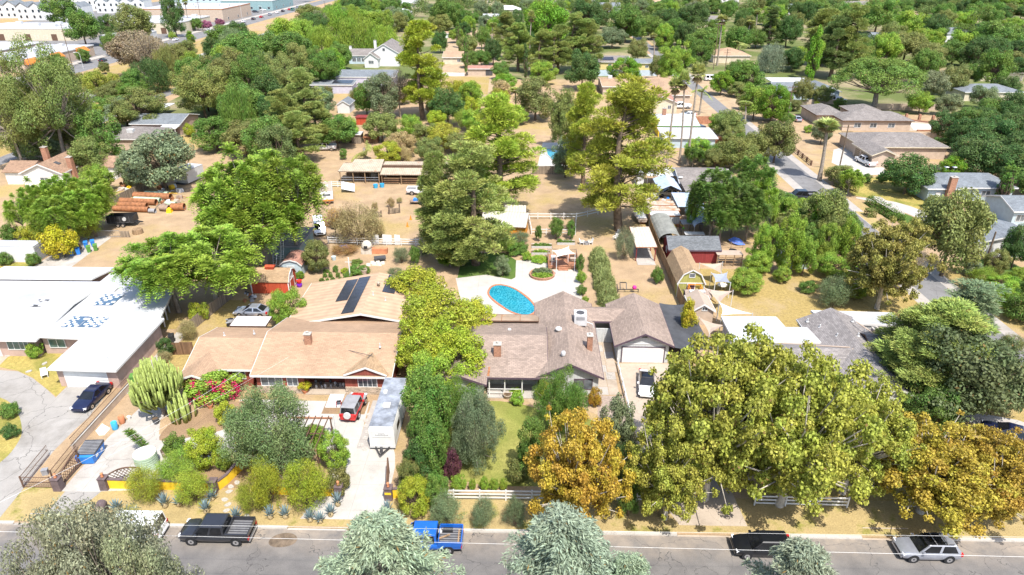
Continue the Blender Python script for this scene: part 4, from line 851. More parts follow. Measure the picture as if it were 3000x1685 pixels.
h.gable(HL(24.0,0)[0],HL(38.2,0)[0],HL(0,63.2)[1],HL(0,70.)[1],2.55,1.3,'x','grey_shingle','white_wall',.5,'white_paint')
h.slab([HL(24.5,69.4),HL(34.6,69.4),HL(34.2,72.8),HL(31.6,72.8),HL(31.3,75.4),HL(24.5,75.4)],3.0,'white_roof',.2,'white_paint','white_wall',.3)
h.slab([HL(36.8,74.2),HL(46.4,73.2),HL(46.4,77.0),HL(36.4,77.4)],[3.1,3.2,2.9,2.9],'white_roof',.2,'white_paint','white_wall',.3)
for X in(42.5,45.5,48.4):h.post(HL(X,0)[0],HL(0,65.8)[1],2.45,.07)
for X,Y,z in((35.6,72.5,3.2),(36.5,69.8,3.6),(38.6,69.2,4.0),(39.7,73.2,3.7),(34.8,74.3,3.),(40.6,71.6,3.2)):h.pipe(HL(X,0)[0],HL(0,Y)[1],z,0,.4,.09)
h.chimney(HL(41.2,0)[0],HL(0,70.6)[1],.7,.6,2.8,4.2,1,'stucco_pink');h.window(HL(37.6,0)[0],.9,1.8,1.2,HL(0,58.68)[1]);h.window(HL(29,0)[0],.9,1.8,1.2,HL(0,63.68)[1])
for pa,pb in(((39.6,72.2,4.25),(44.0,64.5,2.75)),((37.0,66.6,3.88),(35.9,63.6,2.75)),((28.2,69.9,2.62),(37.4,66.8,3.88))):
 h.part('ridge_flashing','sail_tan',lambda m:m.bar((pa[0]-38,pa[1]-72,pa[2]),(pb[0]-38,pb[1]-72,pb[2]),.1,r2=.03),h.roofs[0])
 # sheds and houses behind
def simple(name,label,X0,X1,Y0,Y1,ze,rise,axis,roof,wall,cat='house',trim='white_paint',hip=False,oh=.4,wins=(),rz=0.,group=None,inset=None):
 h=House(name,label,(X0+X1)/2,(Y0+Y1)/2,cat,rz,group);a,b=(X1-X0)/2,(Y1-Y0)/2
 if hip:h.hip(-a,a,-b,b,ze,rise,roof,wall,oh,trim,inset,axis)
 elif rise:h.gable(-a,a,-b,b,ze,rise,axis,roof,wall,oh,trim)
 else:h.shed(-a,a,-b,b,ze,ze+.05,roof,wall,oh,.15,trim)
 for x,z,w_,hh in wins:h.window(x,z,w_,hh,-b+oh,bars=1)
 return h
def gambrel(h,x0,x1,y0,y1,zw,H,axis,roof,wall,oh=.15,trim='white_paint'):
 """barn roof with two pitches, ridge along axis"""
 def prof(a0,a1,dz=0.):
  c=(a0+a1)/2;w_=(a1-a0)/2;return[(a0,zw+dz),(c-w_*.62,zw+(H-zw)*.68+dz),(c,H+dz),(c+w_*.62,zw+(H-zw)*.68+dz),(a1,zw+dz)]
 m=MB()
 if axis=='y':
  p=prof(x0,x1);q=prof(x0,x1,-.1);m.ext([(a,y0,z)for a,z in p]+[(a,y0,z)for a,z in reversed(q)],(0,y1-y0,0))
 else:
  p=prof(y0,y1);q=prof(y0,y1,-.1);m.ext([(x0,a,z)for a,z in p]+[(x0,a,z)for a,z in reversed(q)],(x1-x0,0,0))
 ro=m.build('roof',roof,h.o);h.roofs.append(ro);w_=MB()
 if axis=='y':
  p=prof(x0+oh,x1-oh,-.12);w_.ext([(x0+oh,y0+oh,-.05),(x1-oh,y0+oh,-.05)]+[(a,y0+oh,z)for a,z in reversed(p)],(0,y1-y0-2*oh,0))
  t=MB();P=prof(x0,x1);[t.bar((P[i][0],y0-.03,P[i][1]-.06),(P[i+1][0],y0-.03,P[i+1][1]-.06),.03,r2=.08)for i in range(4)]
 else:
  p=prof(y0+oh,y1-oh,-.12);w_.ext([(x0+oh,y0+oh,-.05),(x0+oh,y1-oh,-.05)]+[(x0+oh,a,z)for a,z in reversed(p)],(x1-x0-2*oh,0,0))
  t=MB();P=prof(y0,y1)
  for xx in(x1+.03,x0-.03):[t.bar((xx,P[i][0],P[i][1]-.06),(xx,P[i+1][0],P[i+1][1]-.06),.03,r2=.08)for i in range(4)]
 w_.build('wall',wall,h.o);t.build('bargeboard',trim,ro)
 return ro
h=House('garden_shed','red barn-shaped shed with tan shingle roof and red cupola',-36.3,87.8,'shed')
gambrel(h,-2.9,2.7,-1.8,1.8,1.9,3.3,'x','barn_shingle','red_barn',.12)
h.part('cupola','red_barn',lambda m:(m.box(-.9,.3,-.35,.35,3.1,3.55),m.hexa([(-1.,-.45,3.55),(.4,-.45,3.55),(.4,.45,3.55),(-1.,.45,3.55)],[(-.95,-.1,3.75),(.35,-.1,3.75),(.35,.1,3.75),(-.95,.1,3.75)])),h.roofs[0])
h.window(.0,2.0,.8,.7,2.58,'e',bars=1);h.door(-.2,1.5,1.7,2.58,'e','red_barn',trim='white_paint')
for xx in(-2.8,2.55):h.part('corner_board','white_paint',lambda m:m.box(xx-.05,xx+.09,-1.72,-1.66,0,1.85))
h=House('garden_shed','small pale blue shed with brown curved roof beside the red barn shed',-35.2,93.8,'shed');gambrel(h,-1.7,1.7,-2.,2.,1.8,2.7,'y','mid_shingle','pale_blue',.12);h.roofs[0].data.materials[0]=M('pink_shingle');h.door(0,.9,1.6,-1.88,mat='pale_blue',trim='white_paint')
h=simple('storage_shed','teal shed with flat brown roof, ladders leaning on it',-40.2,-35.3,97.2,105.2,2.6,0,'x','mid_shingle','teal_siding','shed','mid_grey',oh=.3)
h.window(1.2,1.2,.7,.6,-3.7,bars=0)
def ladder(loc,rz,L,tilt,label,mat='white_metal',wd=.42):
 o=thing('ladder',label,'ladder',loc,rz);c,s_=math.cos(tilt),math.sin(tilt);m=MB()
 for sd in(-1,1):
  m=MB();m.bar((sd*wd/2,0,0),(sd*wd/2,L*c,L*s_),.035);m.build('rail',mat,o)
 for k in range(int(L/.32)):
  t_=(k+.6)*.32;m=MB();m.bar((-wd/2,t_*c,t_*s_),(wd/2,t_*c,t_*s_),.022);m.build('rung',mat,o)
ladder((-37.6,94.8,0),0,5.6,R(68),'tall white extension ladder leaning on the teal shed');ladder((-38.9,95.2,0),.1,3.2,R(64),'shorter white stepladder beside the teal shed',wd=.5);ladder((-38.3,94.6,0),-.1,2.6,R(60),'low white ladder propped between two other ladders',wd=.6)
h=House('stable','open-fronted stable with pale board roof and timber posts',-35,139.5,'stable');h.slab([(-4.2,-3.),(4.6,-3.),(4.3,3.2),(-2.,3.2),(-2.2,1.4),(-4.0,1.2)],[2.7,2.7,3.5,3.5,3.2,3.2],'ribbed_tan',.12,'old_wood');h.walls(-4.,4.2,2.5,2.7,2.9,'brown_wood',name='back_wall');h.walls(4.2,4.35,-2.6,2.5,2.6,'brown_wood',name='side_wall')
for x in(-3.9,-1.2,1.3,4.2):h.post(x,-2.8,2.6,.08,'tan_wood')
h.part('stall_rail','steel',lambda m:(m.tube([(-3.9,-2.75,1.3),(4.2,-2.75,1.3)],.03,6),m.tube([(-3.9,-2.75,.8),(4.2,-2.75,.8)],.03,6)));h.part('stored_sack','tarp_grey',lambda m:m.lathe([(.3,0),(.8,.3),(.9,1.2),(.4,1.9),(.05,2.)],10,(2.6,.5,0)))
h=House('stable','long low stable with rusty tan roof and dark stalls',-24.6,139.2,'stable');h.slab([(-5.8,-3.2),(6.5,-3.2),(6.5,-.2),(-5.8,-.2)],[2.2,2.2,2.75,2.75],'ribbed_tan',.1,'old_wood');h.slab([(-5.8,.5),(8.5,.5),(8.5,3.0),(-5.8,3.0)],3.2,'ribbed_tan',.1,'old_wood');h.walls(-5.6,6.3,2.4,2.6,3.0,'brown_wood',name='back_wall');h.walls(-5.7,8.3,.2,.45,3.08,'dark_timber',name='beam',z0=2.5)
for x in(-5.5,-1.5,2.6,6.2):h.post(x,-3.,2.1,.08,'tan_wood')
for x in(-5.3,-1.4,2.7):h.part('stall_gate','brown_wood',lambda m:(m.box(x,x+3.4,-2.9,-2.84,.3,.5),m.box(x,x+3.4,-2.9,-2.84,.75,.95),m.box(x,x+3.4,-2.9,-2.84,1.15,1.3)))
h=House('barn','orange plank barn with pale tin roof under the pines',-3.2,109.6,'barn',R(-6));h.slab([(-4.6,-2.6),(3.4,-2.6),(3.4,2.4),(-4.6,2.4)],[2.3,2.3,3.1,3.1],'ribbed_dirty',.1,'dark_timber');h.walls(-.6,3.2,-2.3,2.2,2.2,'orange_barn');h.walls(-4.4,-.61,1.9,2.2,2.6,'dark_timber',name='back_wall')
for x in(-4.4,-.7):h.post(x,-2.3,2.2,.09,'tan_wood')
h.part('truss','tan_wood',lambda m:(m.bar((-3.2,-2.3,2.2),(-2.5,-2.3,1.3),.06),m.bar((-1.8,-2.3,2.2),(-2.5,-2.3,1.3),.06),m.bar((-4.4,-2.3,1.25),(-.7,-2.3,1.25),.07)))
h.door(1.6,1.,1.8,-2.3,mat='orange_wood')
h=House('lean_to','low shed with pale tin roof behind the orange barn',-1.4,114.6,'shed');h.slab([(-2.6,-1.8),(1.3,-1.8),(1.3,1.8),(-2.6,1.8)],[2.2,2.2,2.8,2.8],'ribbed_dirty',.1,'dark_timber','red_siding',.3)
h=House('carport','white ribbed lean-to roof on red posts against the tall wooden fence',18.8,102.7,'carport');h.slab([(-1.65,-4.2),(1.6,-4.2),(1.6,4.1),(-1.6,4.1)],[2.45,2.5,2.6,2.55],'ribbed_dirty',.08,'deck_wood')
for y in(-4.,0,3.9):h.post(-1.5,y,2.4,.07,'maroon_siding');h.post(1.45,y,2.4,.07,'maroon_siding')
h.part('floor_slab','concrete',lambda m:m.box(-1.4,1.4,-5.6,3.8,0,.06));h.part('back_wall','dark_timber',lambda m:m.box(-1.45,1.45,3.7,3.8,0,2.4))
h=House('barn_shed','olive barn-shaped shed with tan roof, white trim and loft door',23.2,90.6,'shed');gambrel(h,-2.0,2.0,-4.3,4.3,2.1,4.3,'y','barn_shingle','olive_siding',.15);h.window(0,3.1,.7,.55,-4.15,frame='white_paint',bars=0);h.door(0,.95,2.1,-4.15,mat='plum_trim',trim='white_paint')
h.part('trim_band','white_paint',lambda m:m.box(-1.85,1.85,-4.19,-4.153,2.1,2.24));h.part('corner_board','white_paint',lambda m:m.box(-1.9,-1.78,-4.19,-4.153,0,2.1));h.part('corner_board','white_paint',lambda m:m.box(1.78,1.9,-4.19,-4.153,0,2.1))
o=thing('wooden_stairs','bright orange timber landing and stairs below the loft door','stairs',(23.6,85.2,0));m=MB();m.box(-.9,.9,-.4,1.05,1.05,1.13);m.build('landing','orange_wood',o)
for x,y in((-.85,-.35),(.85,-.35),(-.85,1.),(.85,1.)):m=MB();m.box(x-.05,x+.05,y-.05,y+.05,-.02,2.1);m.build('post','orange_wood',o)
for a,b in(((-.85,-.35,2.05),(-.85,1.,2.05)),((.85,-.35,2.05),(.85,1.,2.05)),((-.85,-.35,1.6),(-.85,1.,1.6)),((.85,-.35,1.6),(.85,1.,1.6)),((-.85,1.,2.05),(.85,1.,2.05)),((-.9,-.4,2.0),(1.6,-2.4,1.0)),((.1,-.4,2.0),(2.3,-2.4,1.0))):m=MB();m.bar(a,b,.045);m.build('rail','orange_wood',o)
for k in range(6):m=MB();m.box(-.3+k*.3,.5+k*.3,-.7-k*.32,-.4-k*.32,.9-k*.17,.95-k*.17);m.build('step','orange_wood',o)
h=House('barn_shed','maroon shed with dark grey shingle roof behind the olive barn',26.2,100.6,'shed');h.gable(-4.1,4.1,-2.7,2.6,2.25,1.35,'x','dark_shingle','maroon_siding',.2,'plum_trim');h.window(-.4,1.,.8,.8,-3.9,'w',frame='white_paint');h.part('corner_board','white_paint',lambda m:m.box(3.78,3.94,-2.54,-2.49,0,2.1))
h=House('cottage_shed','small shed with pale brown shingle roof and two skylights by the fence',23.0,80.4,'shed');h.gable(-1.5,1.6,-2.2,2.3,2.2,1.0,'y','pink_shingle','stucco_tan',.2,'white_paint');h.roofs[0].data.materials[0]=M('sail_tan');h.gable(-1.35,2.2,2.0,4.4,2.0,.55,'x','brown_shingle','plum_trim',.15);h.window(.2,2.2,.6,.4,-2.0)
for x in(-.3,.9):h.part('skylight','light_grey',lambda m:m.hexa([(x-.45,2.6,2.46),(x+.45,2.6,2.46),(x+.45,3.1,2.58),(x-.45,3.1,2.58)],[(x-.45,2.6,2.52),(x+.45,2.6,2.52),(x+.45,3.1,2.64),(x-.45,3.1,2.64)]),h.roofs[1])
def sail(pts,mat,label,sag=.35):
 c=Vector((sum(p[0]for p in pts)/len(pts),sum(p[1]for p in pts)/len(pts),0));o=thing('shade_sail',label,'shade sail',c);P=[Vector(p)-c for p in pts];mb=MB();cen=sum(P,Vector())/len(P);cen.z-=sag;n=len(P);R_=5
 for i in range(n):
  a,b=P[i],P[(i+1)%n];grid=[]
  for u in range(R_+1):
   e=a.lerp(b,u/R_)+(cen-(a+b)/2)*.22*math.sin(math.pi*u/R_)
   grid.append([cen.lerp(e,(v/3))for v in range(4)])
  for u in range(R_):
   for v in range(3):mb.poly([grid[u][v],grid[u+1][v],grid[u+1][v+1],grid[u][v+1]])
 mb.build('cloth',mat,o,smooth=True)
 for p in P:
  m=MB();m.tube([(p.x,p.y,-.02),(p.x,p.y,p.z+.1)],.05,6);m.build('pole','white_metal',o)
def zpt(c,x,y,z):p=KG(c,x,y,z);return(p.x,p.y,z)
sail([zpt('B3',1890,1205,2.6),zpt('B3',2120,1195,2.8),zpt('B3',2110,1305,2.2)],'sail_tan','tan triangular shade sail beside the maroon shed')
sail([zpt('B3',2005,1300,2.6),zpt('B3',2165,1295,2.6),zpt('B3',2200,1400,2.4),zpt('B3',2045,1395,2.3)],'sail_grey','grey four-cornered shade sail beside the olive barn')
sail([zpt('C3',1935,5,2.6),zpt('C3',2225,35,2.8),zpt('C3',2085,165,2.2)],'sail_tan','tan triangular shade sail below the grey sail')
sail([zpt('C3',2085,150,2.8),zpt('C3',2420,265,2.6),zpt('C3',2110,280,2.8)],'sail_cream','white triangular shade sail at the white flat roof')
sail([zpt('C3',1885,305,2.6),zpt('C3',2140,380,2.6),zpt('C3',1985,470,2.2)],'sail_tan','tan triangular shade sail beside the golden columnar shrub')
h=simple('shed','low dwelling with mid-brown shingle roof in the shed yard',30.2,41,131,141.5,2.5,1.3,'x','mid_shingle','grey_wall','house');h.part('satellite_dish','white_metal',lambda m:(m.lathe([(.03,0),(.45,.1),(.6,.3)],12,(-5.0,-3.6,2.9)),m.tube([(-5.,-3.6,2.),(-5.,-3.6,3.)],.04,6)),smooth=True)
h.slab([(-5.2,-10.5),(-1.,-10.5),(-1.,-5.),(-5.2,-5.)],[2.4,2.4,2.7,2.7],'mid_shingle',.12)
def canopy(label,X0,X1,Y0,Y1,ze,rise,mat,roof='gable',legs='steel',side=None):
 h=House('canopy',label,(X0+X1)/2,(Y0+Y1)/2,'canopy');a,b=(X1-X0)/2,(Y1-Y0)/2
 if roof=='gable':h.gable(-a,a,-b,b,ze,rise,'y',mat,None,th=.03)
 elif roof=='flat':h.slab([(-a,-b),(a,-b),(a,b),(-a,b)],[ze,ze,ze+rise,ze+rise],mat,.05)
 else:
  m=MB();n=10;m.ext([(a*math.cos(math.pi*k/n),-b,ze+rise*math.sin(math.pi*k/n))for k in range(n+1)]+[(a*.97*math.cos(math.pi*k/n),-b,ze-.04+rise*math.sin(math.pi*k/n))for k in range(n,-1,-1)],(0,2*b,0));h.roofs.append(m.build('roof',mat,h.o))
 for x in(-a+.08,a-.08):
  for y in(-b+.1,0,b-.1):h.post(x,y,ze,.04,legs)
 if side:h.part('side_sheet',side,lambda m:m.box(-a+.02,-a+.05,-b,b,.2,ze))
 return h
canopy('frame canopy half grey, half blue tarpaulin in the shed yard',25.6,30.0,127.3,134.8,2.1,1.0,'canopy_blue',side='tarp_grey');canopy('white flat-topped awning at the back of the shed yard',24.6,31.2,135.5,140.4,2.5,.3,'white_metal','flat');canopy('flat canopy with blue tarpaulin edge in the shed yard',27.4,32.4,117.6,124.6,2.3,.3,'canopy_blue','flat',side='mid_grey')
canopy('rounded pale blue canopy torn to brown in the shed yard',28.4,33.0,108.6,116.6,1.9,1.1,'canopy_blue','round')
h=canopy('collapsed grey tarpaulin tunnel beside the tall fence',21.6,25.4,104.0,113.6,1.3,1.3,'tarp_grey','round',side='tarp_grey')
for i,(Y,mt)in enumerate(((120.6,'ribbed_rust'),(117.8,'ribbed_rust'),(115.2,'ribbed_white'))):simple('storage_container',('rust-streaked storage box roof farthest along the tall fence','rust-streaked storage box roof between two others along the tall fence','pale storage box roof behind the collapsed tarpaulin')[i],21.9,28.0-.4*i,Y-1.15,Y+1.15,1.9,0,'x',mt,'ribbed_white','container','rust',oh=.08)
for i,(X,Y,l)in enumerate(((23.4,128.6,'white garden cabinet with brown top beside the old car'),(25.0,128.7,'second white garden cabinet with brown top by the canopy'),(23.4,137.0,'white box van body at the back of the shed yard'))):simple('cabinet',l,X-.75,X+.75,Y-.8,Y+(.8 if i<2 else 2.6),1.8 if i<2 else 2.4,0,'x','pink_shingle' if i<2 else 'white_metal','white_metal','cabinet','rust' if i<2 else 'white_paint',oh=.08)
h=canopy('old covered work bench with grey sheet top',26.6,30.2,109.9,111.9,1.9,.1,'mid_grey','flat','dark_grey');h=canopy('low table with white sheet top in the shed yard',26.7,30.,107.2,108.4,1.1,.05,'white_metal','flat','dark_grey')
h=simple('shed','pale grey shed with brown roof and door near the citrus trees',40.0,43.5,96.0,101.5,2.2,.9,'y','mid_shingle','pale_blue','shed',oh=.2);h.door(0,.8,1.8,-1.55,'w','dark_timber')
h=House('shipping_container','white shipping container with roll-up door and ribbed grey end',-80.6,97.2,'container');h.walls(-7.,3.9,-1.2,1.25,2.6,'white_metal',name='body');h.part('roof','white_roof',lambda m:m.box(-7.02,3.92,-1.22,1.27,2.603,2.68));h.door(-1.6,2.1,2.1,-1.2,mat='light_grey',name='roller_door')
for k in range(8):h.part('rib','mid_grey',lambda m:m.box(3.902,3.96,-1.05+.28*k,-.9+.28*k,.15,2.45))
h=House('cargo_trailer','white box trailer body standing on the dirt yard',-71.3,137.4,'trailer',R(-14));h.walls(-1.8,1.6,-2.2,3.0,2.9,'ribbed_white',z0=.35,name='body');h.part('roof','white_roof',lambda m:m.box(-1.83,1.63,-2.23,3.03,2.903,2.98));h.part('chassis','dark_grey',lambda m:m.box(-1.2,1.,-2.6,3.,.1,.34))
h=House('cottage','old cottage with red-brown shingle roof, peeling white gable and brick chimneys',-99,136,'house');h.gable(-4.6,4.4,-3.6,6.5,3.0,2.0,'y','red_brown_shingle','peeling_white',.35,'white_paint');h.gable(-9.5,-3.6,-1.8,5.2,2.7,1.5,'x','red_brown_shingle','peeling_white',.35);h.gable(3.4,12,2.,8,2.8,1.6,'x','red_brown_shingle','peeling_white',.35);h.window(.2,1.0,1.6,1.1,-3.25,bars=1);h.chimney(-4.4,5.6,1.1,.9,2.6,6.0,0);h.chimney(4.2,.2,1.0,1.,0,5.4,0);h.part('skylight','dark_grey',lambda m:m.hexa([(1.2,-.6,4.42),(2.2,-.6,4.02),(2.2,.3,4.02),(1.2,.3,4.42)],[(1.2,-.6,4.5),(2.2,-.6,4.1),(2.2,.3,4.1),(1.2,.3,4.5)]),h.roofs[0])
h=simple('bungalow','small bungalow with grey roof and blue-trimmed porch by the row of cypresses',-104,-90.5,176,188,2.9,1.5,'x','blue_grey_shingle','stucco_pink','house');h.slab([(2.2,-8.6),(6.6,-8.6),(6.6,-5.2),(2.2,-5.2)],[2.4,2.4,2.7,2.7],'white_roof',.12,'white_paint');h.part('porch_wall','dark_blue',lambda m:m.box(2.5,6.3,-8.2,-8.05,0,1.1))
for x in(2.4,4.4,6.4):h.post(x,-8.45,2.35,.07)
h=simple('bungalow','bungalow with red-brown hip roof and rooftop cooler near the lane',-104,-91,161,173,2.8,1.7,'x','mid_shingle','stucco_tan','house',hip=True);h.part('cooler','light_grey',lambda m:m.box(-.3,1.2,-3.2,-1.9,3.2,4.4),h.roofs[0])
simple('carport','white framed carport roof beyond the bungalow',-113,-105.6,198,205,2.3,0,'x','white_metal',None,'carport')
h=House('farmhouse','two-storey white farmhouse with steep grey gables',-62,297,'house');h.gable(-3.2,9.2,-6,14,5.2,3.6,'y','mid_shingle','white_wall',.35,'white_paint');h.gable(-13.5,-2.6,0,10,3.4,2.2,'x','mid_shingle','blue_wall',.35,'white_paint');h.gable(-4.8,1.4,-10,-1,3.6,2.2,'y','mid_shingle','white_wall',.35,'white_paint')
for x in(-11,-9,-7):h.window(x,1.,1.5,1.5,.35,bars=1)
h.window(-1.7,1.6,2.0,1.2,-9.65,bars=1);h.window(3,6.0,1.,1.1,-5.65,bars=0);h.chimney(-13.2,5,1.,1.,0,6.5,1,'white_wall');h.chimney(-3.2,8,1.,1.,4,8.5,0,'white_wall')
h=House('long_building','long lilac-grey two-level building with solar panels',-60,244,'building');h.slab([(-14,1.5),(13.5,1.5),(13.5,9.5),(-7,9.5),(-7,6),(-14,6)],[3.4,3.4,4.6,4.6,4.2,4.2],'blue_grey_shingle',.2,'white_paint','lilac_wall',.4);h.slab([(-13,-11),(1.5,-11),(1.5,-4),(-13,-4)],[2.9,2.9,3.4,3.4],'blue_grey_shingle',.2,'white_paint','lilac_wall',.4)
for x in(-4.6,-3.4,3.2,4.4):h.window(x,1.2,.8,1.,1.95,bars=0)
h.window(-2.2,1.,1.6,1.2,-10.5)
for i in range(6):
 for j in range(2):h.part('solar_panel','solar',lambda m:m.hexa([(-6+i*1.1,-9.2+j*2.1,3.1+j*.15),(-4.95+i*1.1,-9.2+j*2.1,3.1+j*.15),(-4.95+i*1.1,-7.2+j*2.1,3.24+j*.15),(-6+i*1.1,-7.2+j*2.1,3.24+j*.15)],[(-6+i*1.1,-9.2+j*2.1,3.16+j*.15),(-4.95+i*1.1,-9.2+j*2.1,3.16+j*.15),(-4.95+i*1.1,-7.2+j*2.1,3.3+j*.15),(-6+i*1.1,-7.2+j*2.1,3.3+j*.15)]),h.roofs[1])
simple('shed','small white gabled shed below the long grey building',-56.5,-52.5,203,210,2.5,1.2,'y','blue_grey_shingle','white_wall','shed',oh=.2);h=simple('shed','small rust-red shed in the dry lot',-47.6,-44.2,188.5,191.5,2.1,0,'x','maroon_siding','red_barn','shed','maroon_siding',oh=.15);h.door(0,.9,1.7,-1.3,mat='red_siding')
simple('shack','weathered grey animal shack behind the stable',-48.4,-44.6,168.8,172.5,2.0,0,'x','rust_grey','old_wood','shed','old_wood',oh=.15);simple('shack','weathered shack with pale tin roof beside another shack',-44.2,-41.6,168.4,171.8,2.3,0,'x','light_grey','old_wood','shed','old_wood',oh=.15);simple('shack','low board pen with rusty cover behind the stable',-41.2,-37.5,168.9,172.0,1.6,0,'x','rust','brown_wood','shed','rust',oh=.15)
simple('house','small house with tan roof and open porch behind the ploughed plot',-36,-26.5,297,312,2.8,1.5,'x','tan_shingle','stucco_cream','house',wins=((2.2,1.,1.2,1.),));h=simple('long_shed','long tan shed with brown roof beside the ploughed plot',-23.4,-13.2,269.3,276.5,2.6,.7,'x','pink_shingle','stucco_tan','shed');h.door(3.4,2.6,2.2,-3.2,mat='dark_grey',name='bay_shade_panel')  # dark panel painted in place of the shade inside the open bay
simple('shed','tiny white shed by the far bare plot',-45,-41,388,392,2.4,.8,'x','tan_shingle','white_wall','shed');simple('house','white cottage with pale roof deep among the trees',-99,-82,505,520,3.2,2.4,'x','light_grey','white_wall','house',hip=True);simple('pergola','white open pergola at the far plot',-44,-32,472,480,3.0,0,'x','white_metal',None,'pergola');simple('shed','long white shed at the end of the far plot',-30,-12,474,486,3.6,1.,'x','white_roof','white_wall','shed');simple('shed','rusty tin-roofed shed at the far plot',-26,-14,452,462,2.8,.6,'x','ribbed_rust','white_wall','shed')
h=simple('house','pale yellow house with dark roof and solar panel',26.5,41,285,297,3.0,1.6,'x','mid_shingle','cream_yellow','house',wins=((-1.,.9,1.2,1.2),));h.part('solar_panel','solar',lambda m:m.hexa([(-4.5,-4.6,3.5),(.6,-4.6,3.5),(.6,-1.8,4.25),(-4.5,-1.8,4.25)],[(-4.5,-4.6,3.58),(.6,-4.6,3.58),(.6,-1.8,4.33),(-4.5,-1.8,4.33)]),h.roofs[0])
simple('garage','yellow garage with dark grey roof beside the yellow house',42.4,50.2,283.5,294,2.8,1.,'x','blue_grey_shingle','cream_yellow','garage',wins=((1.,1.,1.2,.9),));h=simple('house','low house with tan gravel roof and rooftop unit',24.5,36,232,250,2.9,.9,'x','tan_shingle','stucco_tan','house');h.part('rooftop_unit','light_grey',lambda m:m.box(-2.6,-1.2,2.6,4,3.,4.4),h.roofs[0])
simple('house','wide tan hip-roofed house behind the pink-roofed house',37,51,218,247,2.9,1.8,'y','tan_shingle','stucco_tan','house',hip=True);h=simple('house','cream gabled house with pink shingle roof',34.8,44.6,205.5,218,3.0,1.9,'y','pink_shingle','stucco_cream','house');h.window(2.3,1.2,.9,1.,-5.85,bars=1)
h=House('house','yellow house with broad white roof and brick chimney beside the tall palms',39,182,'house');h.gable(-5.5,5.6,-5,9.5,2.9,1.1,'x','white_roof','yellow_wall',.5,'plastic_green');h.chimney(-2.4,3.5,.9,.8,3.4,5.6,0);h.slab([(-5.8,-16),(7.5,-16),(7.5,-6.6),(-5.8,-6.6)],[2.6,2.6,2.9,2.9],'white_roof',.2,'white_paint','pale_blue',.5);h.window(-1.8,.9,.7,.8,-4.5);h.window(2.6,.9,1.,.8,-4.5);h.window(.6,.9,1.6,1.1,-15.4);h.pipe(2.,4,3.6);h.pipe(.4,1.5,3.5)
simple('house','house with tan hip roof among trees across the side road',78,94,303,318,3.0,2.4,'x','tan_shingle','stucco_cream','house',hip=True);h=House('house','pale blue house with grey roof beside the ranch',90,231,'house');h.gable(-10.5,3,-5,7,2.9,1.7,'x','blue_grey_shingle','blue_wall',.5,'white_paint');h.gable(1.5,10,-6.4,6,2.9,1.5,'y','blue_grey_shingle','blue_wall',.5,'white_paint');h.window(-7,1.,1.4,1.1,-4.5);h.window(6,1.,1.4,1.1,-5.9);simple('carport','weathered flat carport behind the pale blue house',84,98,243,252,2.6,0,'x','light_grey',None,'carport')
h=House('ranch_house','brown-roofed L-shaped ranch house with tan walls and brick terrace',92,190,'house');h.hip(-8,11,-5.4,4,2.8,1.6,'mid_shingle','stucco_tan',.5,'dark_timber');h.hip(-12.5,-4,1.,14,2.8,1.5,'mid_shingle','stucco_tan',.5,'dark_timber',axis='y');h.hip(-1.5,8,2.,13.5,2.82,1.6,'mid_shingle','stucco_tan',.5,'dark_timber',axis='y')
for x in(-3.6,.6,5.4):h.window(x,.9,1.7,1.1,-4.9)
h=House('ranch_house','brown-roofed house with three wooden garage doors by the pale driveway',88,162,'house');h.hip(-10.6,9.6,-4.6,9,2.9,1.9,'mid_shingle','stucco_tan',.5,'stucco_cream');h.gable(-11.5,-5.6,-11.6,-1,2.86,1.2,'y','mid_shingle','stucco_tan',.5,'stucco_cream')
for y in(-9.3,-6.6,-3.6):h.door(y,2.2,2.1,-11.,'w','garage_brown',name='garage_door',panels=4)
for X,Y in((-3,0),(2,-1.4),(4.5,1)):h.pipe(X,Y,3.9)
h=House('house','blue-grey roofed house with tall brick chimney and curved drive',85,133,'house');h.hip(-6,9.6,-4.8,5,2.8,1.5,'blue_grey_shingle','pale_blue',.5,'white_paint');h.hip(-8,-1.5,-5.6,3,2.8,1.2,'blue_grey_shingle','pale_blue',.5,'white_paint',axis='y');h.chimney(-3.9,-5.9,1.2,.9,0,5.2,0);h.door(-5.6,.9,2.,-5.15,mat='white_paint');h.window(4.,1.,1.6,1.,-4.35)
for x in(-.6,1.):h.part('satellite_dish','white_metal',lambda m:(m.lathe([(.03,0),(.35,.08),(.5,.22)],12,(x,2.6,4.5)),m.tube([(x,2.6,4.),(x,2.6,4.6)],.04,6)),h.roofs[0],True)
simple('house','pale blue house with grey shingle roof at the curved drive end',85.5,97,115,124,2.8,1.4,'x','blue_grey_shingle','pale_blue','house',wins=((-4,.9,1.4,1.1),));h=simple('garage','white garage with grey roof beside the green lawn',71.5,82,101,109.5,2.7,1.3,'y','blue_grey_shingle','white_wall','garage')
simple('house','grey-roofed bungalow in the trees beyond the terrace',139,158,225,237,2.9,1.6,'x','blue_grey_shingle','stucco_cream','house',hip=True);simple('house','cream house with tan roof behind the terrace trees',166,182,262,274,3.0,1.8,'x','pink_shingle','stucco_cream','house');simple('house','dark grey roof with white chimney showing through the trees',172,188,362,374,3.4,2.2,'x','blue_grey_shingle','white_wall','house')
far=[(1490,45,'light_grey'),(1780,35,'blue_grey_shingle'),(1900,20,'tan_shingle'),(2240,15,'pink_shingle'),(2070,80,'mid_shingle'),(2320,40,'blue_grey_shingle'),(2820,10,'white_roof'),(2960,15,'white_roof'),(1200,25,'white_roof'),(1320,10,'white_roof'),(1420,12,'tan_shingle'),(2500,30,'mid_shingle'),(2650,60,'tan_shingle'),(2800,120,'blue_grey_shingle'),(1640,12,'white_roof'),(2130,6,'tan_shingle')]
